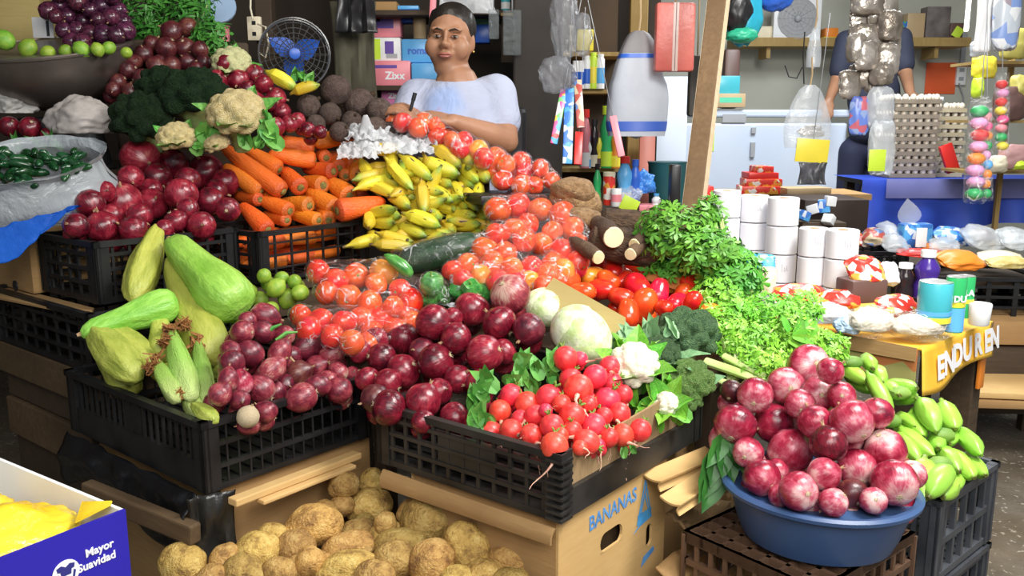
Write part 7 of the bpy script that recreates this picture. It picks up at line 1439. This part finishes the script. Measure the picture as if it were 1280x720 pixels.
# T-shirt
ts = MB(); ts.sphere(V(572, 152, .02), .178, 22, (1.02, .66, .92)); ts.sphere(V(572, 205, .02), .20, 22, (.98, .70, 1.25)); ts.sphere(V(572, 260, .02), .19, 22, (.98, .72, .9))
for sg, s0, s1 in ((1, shL, elL), (-1, shR, elR)): chain(ts, [(V(572, 132, .02), .085), (V(572+sg*26, 124, .03), .074), (s0+Vector((-sg*.004, 0, 0)), .078), (s0.lerp(s1, .35), .070), (s0.lerp(s1, .58), .072)], 16)
ts.sphere(V(550, 160, -.06), .08, 14, (1, .7, .9)); ts.sphere(V(598, 160, -.06), .08, 14, (1, .7, .9))
new('t_shirt', remeshed(vm(ts), 't_shirt', tee_mat(), .011, 5, .5), ve, Matrix.Identity(4))
tr = MB(); hp = V(572, 275, .02)
tr.sphere((hp.x, hp.y, .92), .18, 18, (1, .72, .8))
for s in (-1, 1): chain(tr, [(Vector((hp.x+s*.09, hp.y, .88)), .10), (Vector((hp.x+s*.10, hp.y, .5)), .072), (Vector((hp.x+s*.10, hp.y+.02, .10)), .05)])
new('trousers', remeshed(vm(tr), 'trousers', C_black, .014, 4), ve)
for s in (-1, 1): sh = MB(); sh.sphere((hp.x+s*.10, hp.y-.04, .045), .05, 12, (.9, 2.1, .9)); vm(sh).build('shoe', C_black, ve)
# face details and hair
hr = MB(); hr.sphere((0, 0, 0), .1, 20, (.87, .97, .90), HM0 @ Matrix.Translation((0, .030, .048))); hr.sphere((0, 0, 0), .04, 12, (1, .9, 1), HM0 @ Matrix.Translation((0, .12, .02)))
for s in (-1, 1): hr.sphere((0, 0, 0), .05, 12, (.36, .95, 1.3), HM0 @ Matrix.Translation((s*.064, .012, .044)))
new('hair', remeshed(vm(hr), 'hair', M_hair, .008, 4), ve)
HW = Matrix.Translation(OFF) @ HM0
M_eyew = pm('eye_white', (.36, .32, .29)); M_iris = pm('dark_iris', (.03, .015, .01), None, 8, .2); M_lip = pm('lip', (.28, .09, .07), (.33, .11, .085), 8, .45)
for s in (-1, 1):
    e = MB().sphere((0, 0, 0), .0115, 12, (1.15, .55, .42)).build('eye', M_eyew, ve, True, HW @ Matrix.Translation((s*.031, -.0815, .008))); MB().sphere((0, -.0052, 0), .0055, 10, (1, .5, 1)).build('iris', M_iris, e)
    MB().tube([(-.0145, -.0035, .001), (-.005, -.007, .0065), (.006, -.007, .0065), (.0145, -.003, .001)], [.0012, .0028, .0028, .0012], 6).build('eyelid', M_skin, e)
    MB().tube([h(s*.012, -.0925, .028)+OFF, h(s*.030, -.091, .034)+OFF, h(s*.048, -.080, .027)+OFF], [.0028, .0034, .0014], 6).build('eyebrow', M_hair, ve)
MB().tube([h(-.026, -.090, -.054)+OFF, h(-.012, -.0985, -.0505)+OFF, h(0, -.1005, -.052)+OFF, h(.012, -.0985, -.0505)+OFF, h(.026, -.090, -.054)+OFF], [.001, .0042, .0036, .0042, .001], 8).build('upper_lip', M_lip, ve)
MB().tube([h(-.022, -.091, -.0565)+OFF, h(-.010, -.0985, -.0600)+OFF, h(.010, -.0985, -.0600)+OFF, h(.022, -.091, -.0565)+OFF], [.001, .0046, .0046, .001], 8).build('lower_lip', M_lip, ve)
for s in (-1, 1): MB().sphere(h(s*.083, .006, -.034)+OFF, .005, 8).build('earring', pm('gold', (.6, .4, .12), None, 8, .3, metal=1), ve)
p, q = V(513, 138, -.235), V(519, 116, -.245); tag(MB().tube([p, p.lerp(q, .55), p.lerp(q, .56), q], [.006, .006, .0075, .0075], 10).build('marker_pen', C_black, None), 'black marker pen held upright by the woman', 'pen')
# ---------------------------------------------------------------- the person at the egg table
PD = 5.95
def Q(u, v, dd=0): return P(u, v, PD+dd)
p2 = thing('person', 'person in a navy shirt and dark trousers behind the egg trays', 'person', Matrix.Translation((Q(1092, 100).x, Q(1092, 100).y, 0))); OFF = -Vector(p2.location)
sk = MB(); cx_ = Q(1092, 60)
nk = Q(1092, 18); hd = Vector((nk.x, nk.y-.02, nk.z+.22))
sk.sphere(hd, .1, 16, (.8, .95, 1.2)); sk.sphere(hd+Vector((0, -.05, -.06)), .06, 14, (1, .9, 1)); sk.sphere(hd+Vector((0, -.105, -.02)), .018, 10, (.8, 1, 1.4))
chain(sk, [(hd-Vector((0, 0, .05)), .055), (Vector((nk.x, nk.y, nk.z)), .06)]); sk.sphere(Q(1092, 80), .15, 18, (1.1, .65, 1.4))
shl, ell, wrl = Q(1126, 48), Q(1132, 92, -.05), Q(1138, 118, -.28); shr, elr, wrr = Q(1058, 52), Q(1046, 100, .02), Q(1036, 126, -.12)
for a, b, c in ((shl, ell, wrl), (shr, elr, wrr)): chain(sk, [(a, .06), (b, .045), (c, .03)])
hand(wrl, Vector((.25, -1, -.35)), (0, .3, 1), 1); hand(wrr, Vector((-.2, -.6, -.8)), (0, -1, .3), -1)
new('body', remeshed(vm(sk), 'body', M_skin, .011, 4, .5), p2)
M_navy = pm('navy_shirt', (.018, .022, .045), (.03, .035, .065), 4, .8, .2, 30); ts = MB(); ts.sphere(Q(1092, 70), .175, 18, (1.1, .68, 1.25)); ts.sphere(Q(1092, 120), .17, 18, (1.05, .7, 1.3)); ts.sphere(Q(1092, 160), .165, 18, (1.05, .7, .8))
for s0, s1 in ((shl, ell), (shr, elr)): chain(ts, [(Q(1092, 42), .07), (s0, .078), (s0.lerp(s1, .75), .068)])
new('shirt', remeshed(vm(ts), 'shirt', M_navy, .014, 4, .5), p2)
tr = MB(); tr.sphere((p2.location.x, p2.location.y, Q(1092, 185).z), .165, 18, (1.05, .72, .8)); zz = Q(1092, 190).z
for s in (-1, 1): chain(tr, [(Vector((p2.location.x+s*.09-.02, p2.location.y, zz)), .095), (Vector((p2.location.x+s*.11-.02, p2.location.y, .5)), .07), (Vector((p2.location.x+s*.11-.02, p2.location.y+.02, .10)), .05)])
new('trousers', remeshed(vm(tr), 'trousers', pm('dark_navy_trousers', (.014, .016, .045), (.022, .026, .065), 4, .8), .016, 4), p2)
for s in (-1, 1): sh = MB(); sh.sphere((p2.location.x+s*.11-.02, p2.location.y-.05, .045), .05, 12, (.9, 2.1, .9)); vm(sh).build('shoe', C_black, p2)
hr = MB(); hr.sphere(hd+Vector((0, .02, .035)), .1, 16, (.86, .98, 1.12)); new('hair', remeshed(vm(hr), 'hair', M_hair, .012, 3), p2)
for s in (-1, 1): MB().sphere(hd+Vector((s*.03, -.088, .005))+OFF, .011, 8).build('eye', M_eyew, p2)
MB().sphere(hd+Vector((0, -.108, -.065))+OFF, .018, 8, (1.2, .4, .35)).build('mouth', M_lip, p2)
# ---------------------------------------------------------------- yellow bags in the printed carton
M_ybag = pm('yellow_translucent_bag', (.80, .46, .008), (.84, .66, .05), 6, .25, .6, 18, 0, .01, .01)
KM = TR(K0-Vector((0, 0, .30)), KA)
for i, (x, y, z, sx, sy, sz) in enumerate(((.115, .125, .262, .09, .10, .05), (.16, .26, .275, .12, .085, .06), (.25, .22, .27, .09, .09, .055), (.27, .12, .245, .09, .09, .05), (.34, .24, .22, .08, .09, .05))):
    crumple('yellow_bag', ['yellow plastic bag with a pointed corner at the carton edge', 'yellow plastic bag bulging highest in the carton', 'yellow plastic bag by the carton\'s lettered side', 'yellow plastic bag in the carton behind the pointed one', 'yellow plastic bag deep at the carton\'s white back'][i], KM @ Vector((x, y, z)), (sx, sy, sz), M_ybag, 40+i, amp=.18, M=rz(KA), flat=.9)
tag(crumple('yellow_bag', 'x', KM @ Vector((.22, .18, .11)), (.15, .12, .10), M_ybag, 50, amp=.1, M=rz(KA), flat=.9), 'large yellow plastic bag under the others in the carton', 'bag')
_yb = flat_sheet('film_corner', 'x', [KM @ Vector((.03, .06, .296)), KM @ Vector((.08, .02, .30)), KM @ Vector((.02, .008, .312)), KM @ Vector((.018, .012, .308))], .002, M_ybag, 'bag'); inside(_yb, bpy.data.objects['yellow_bag'])
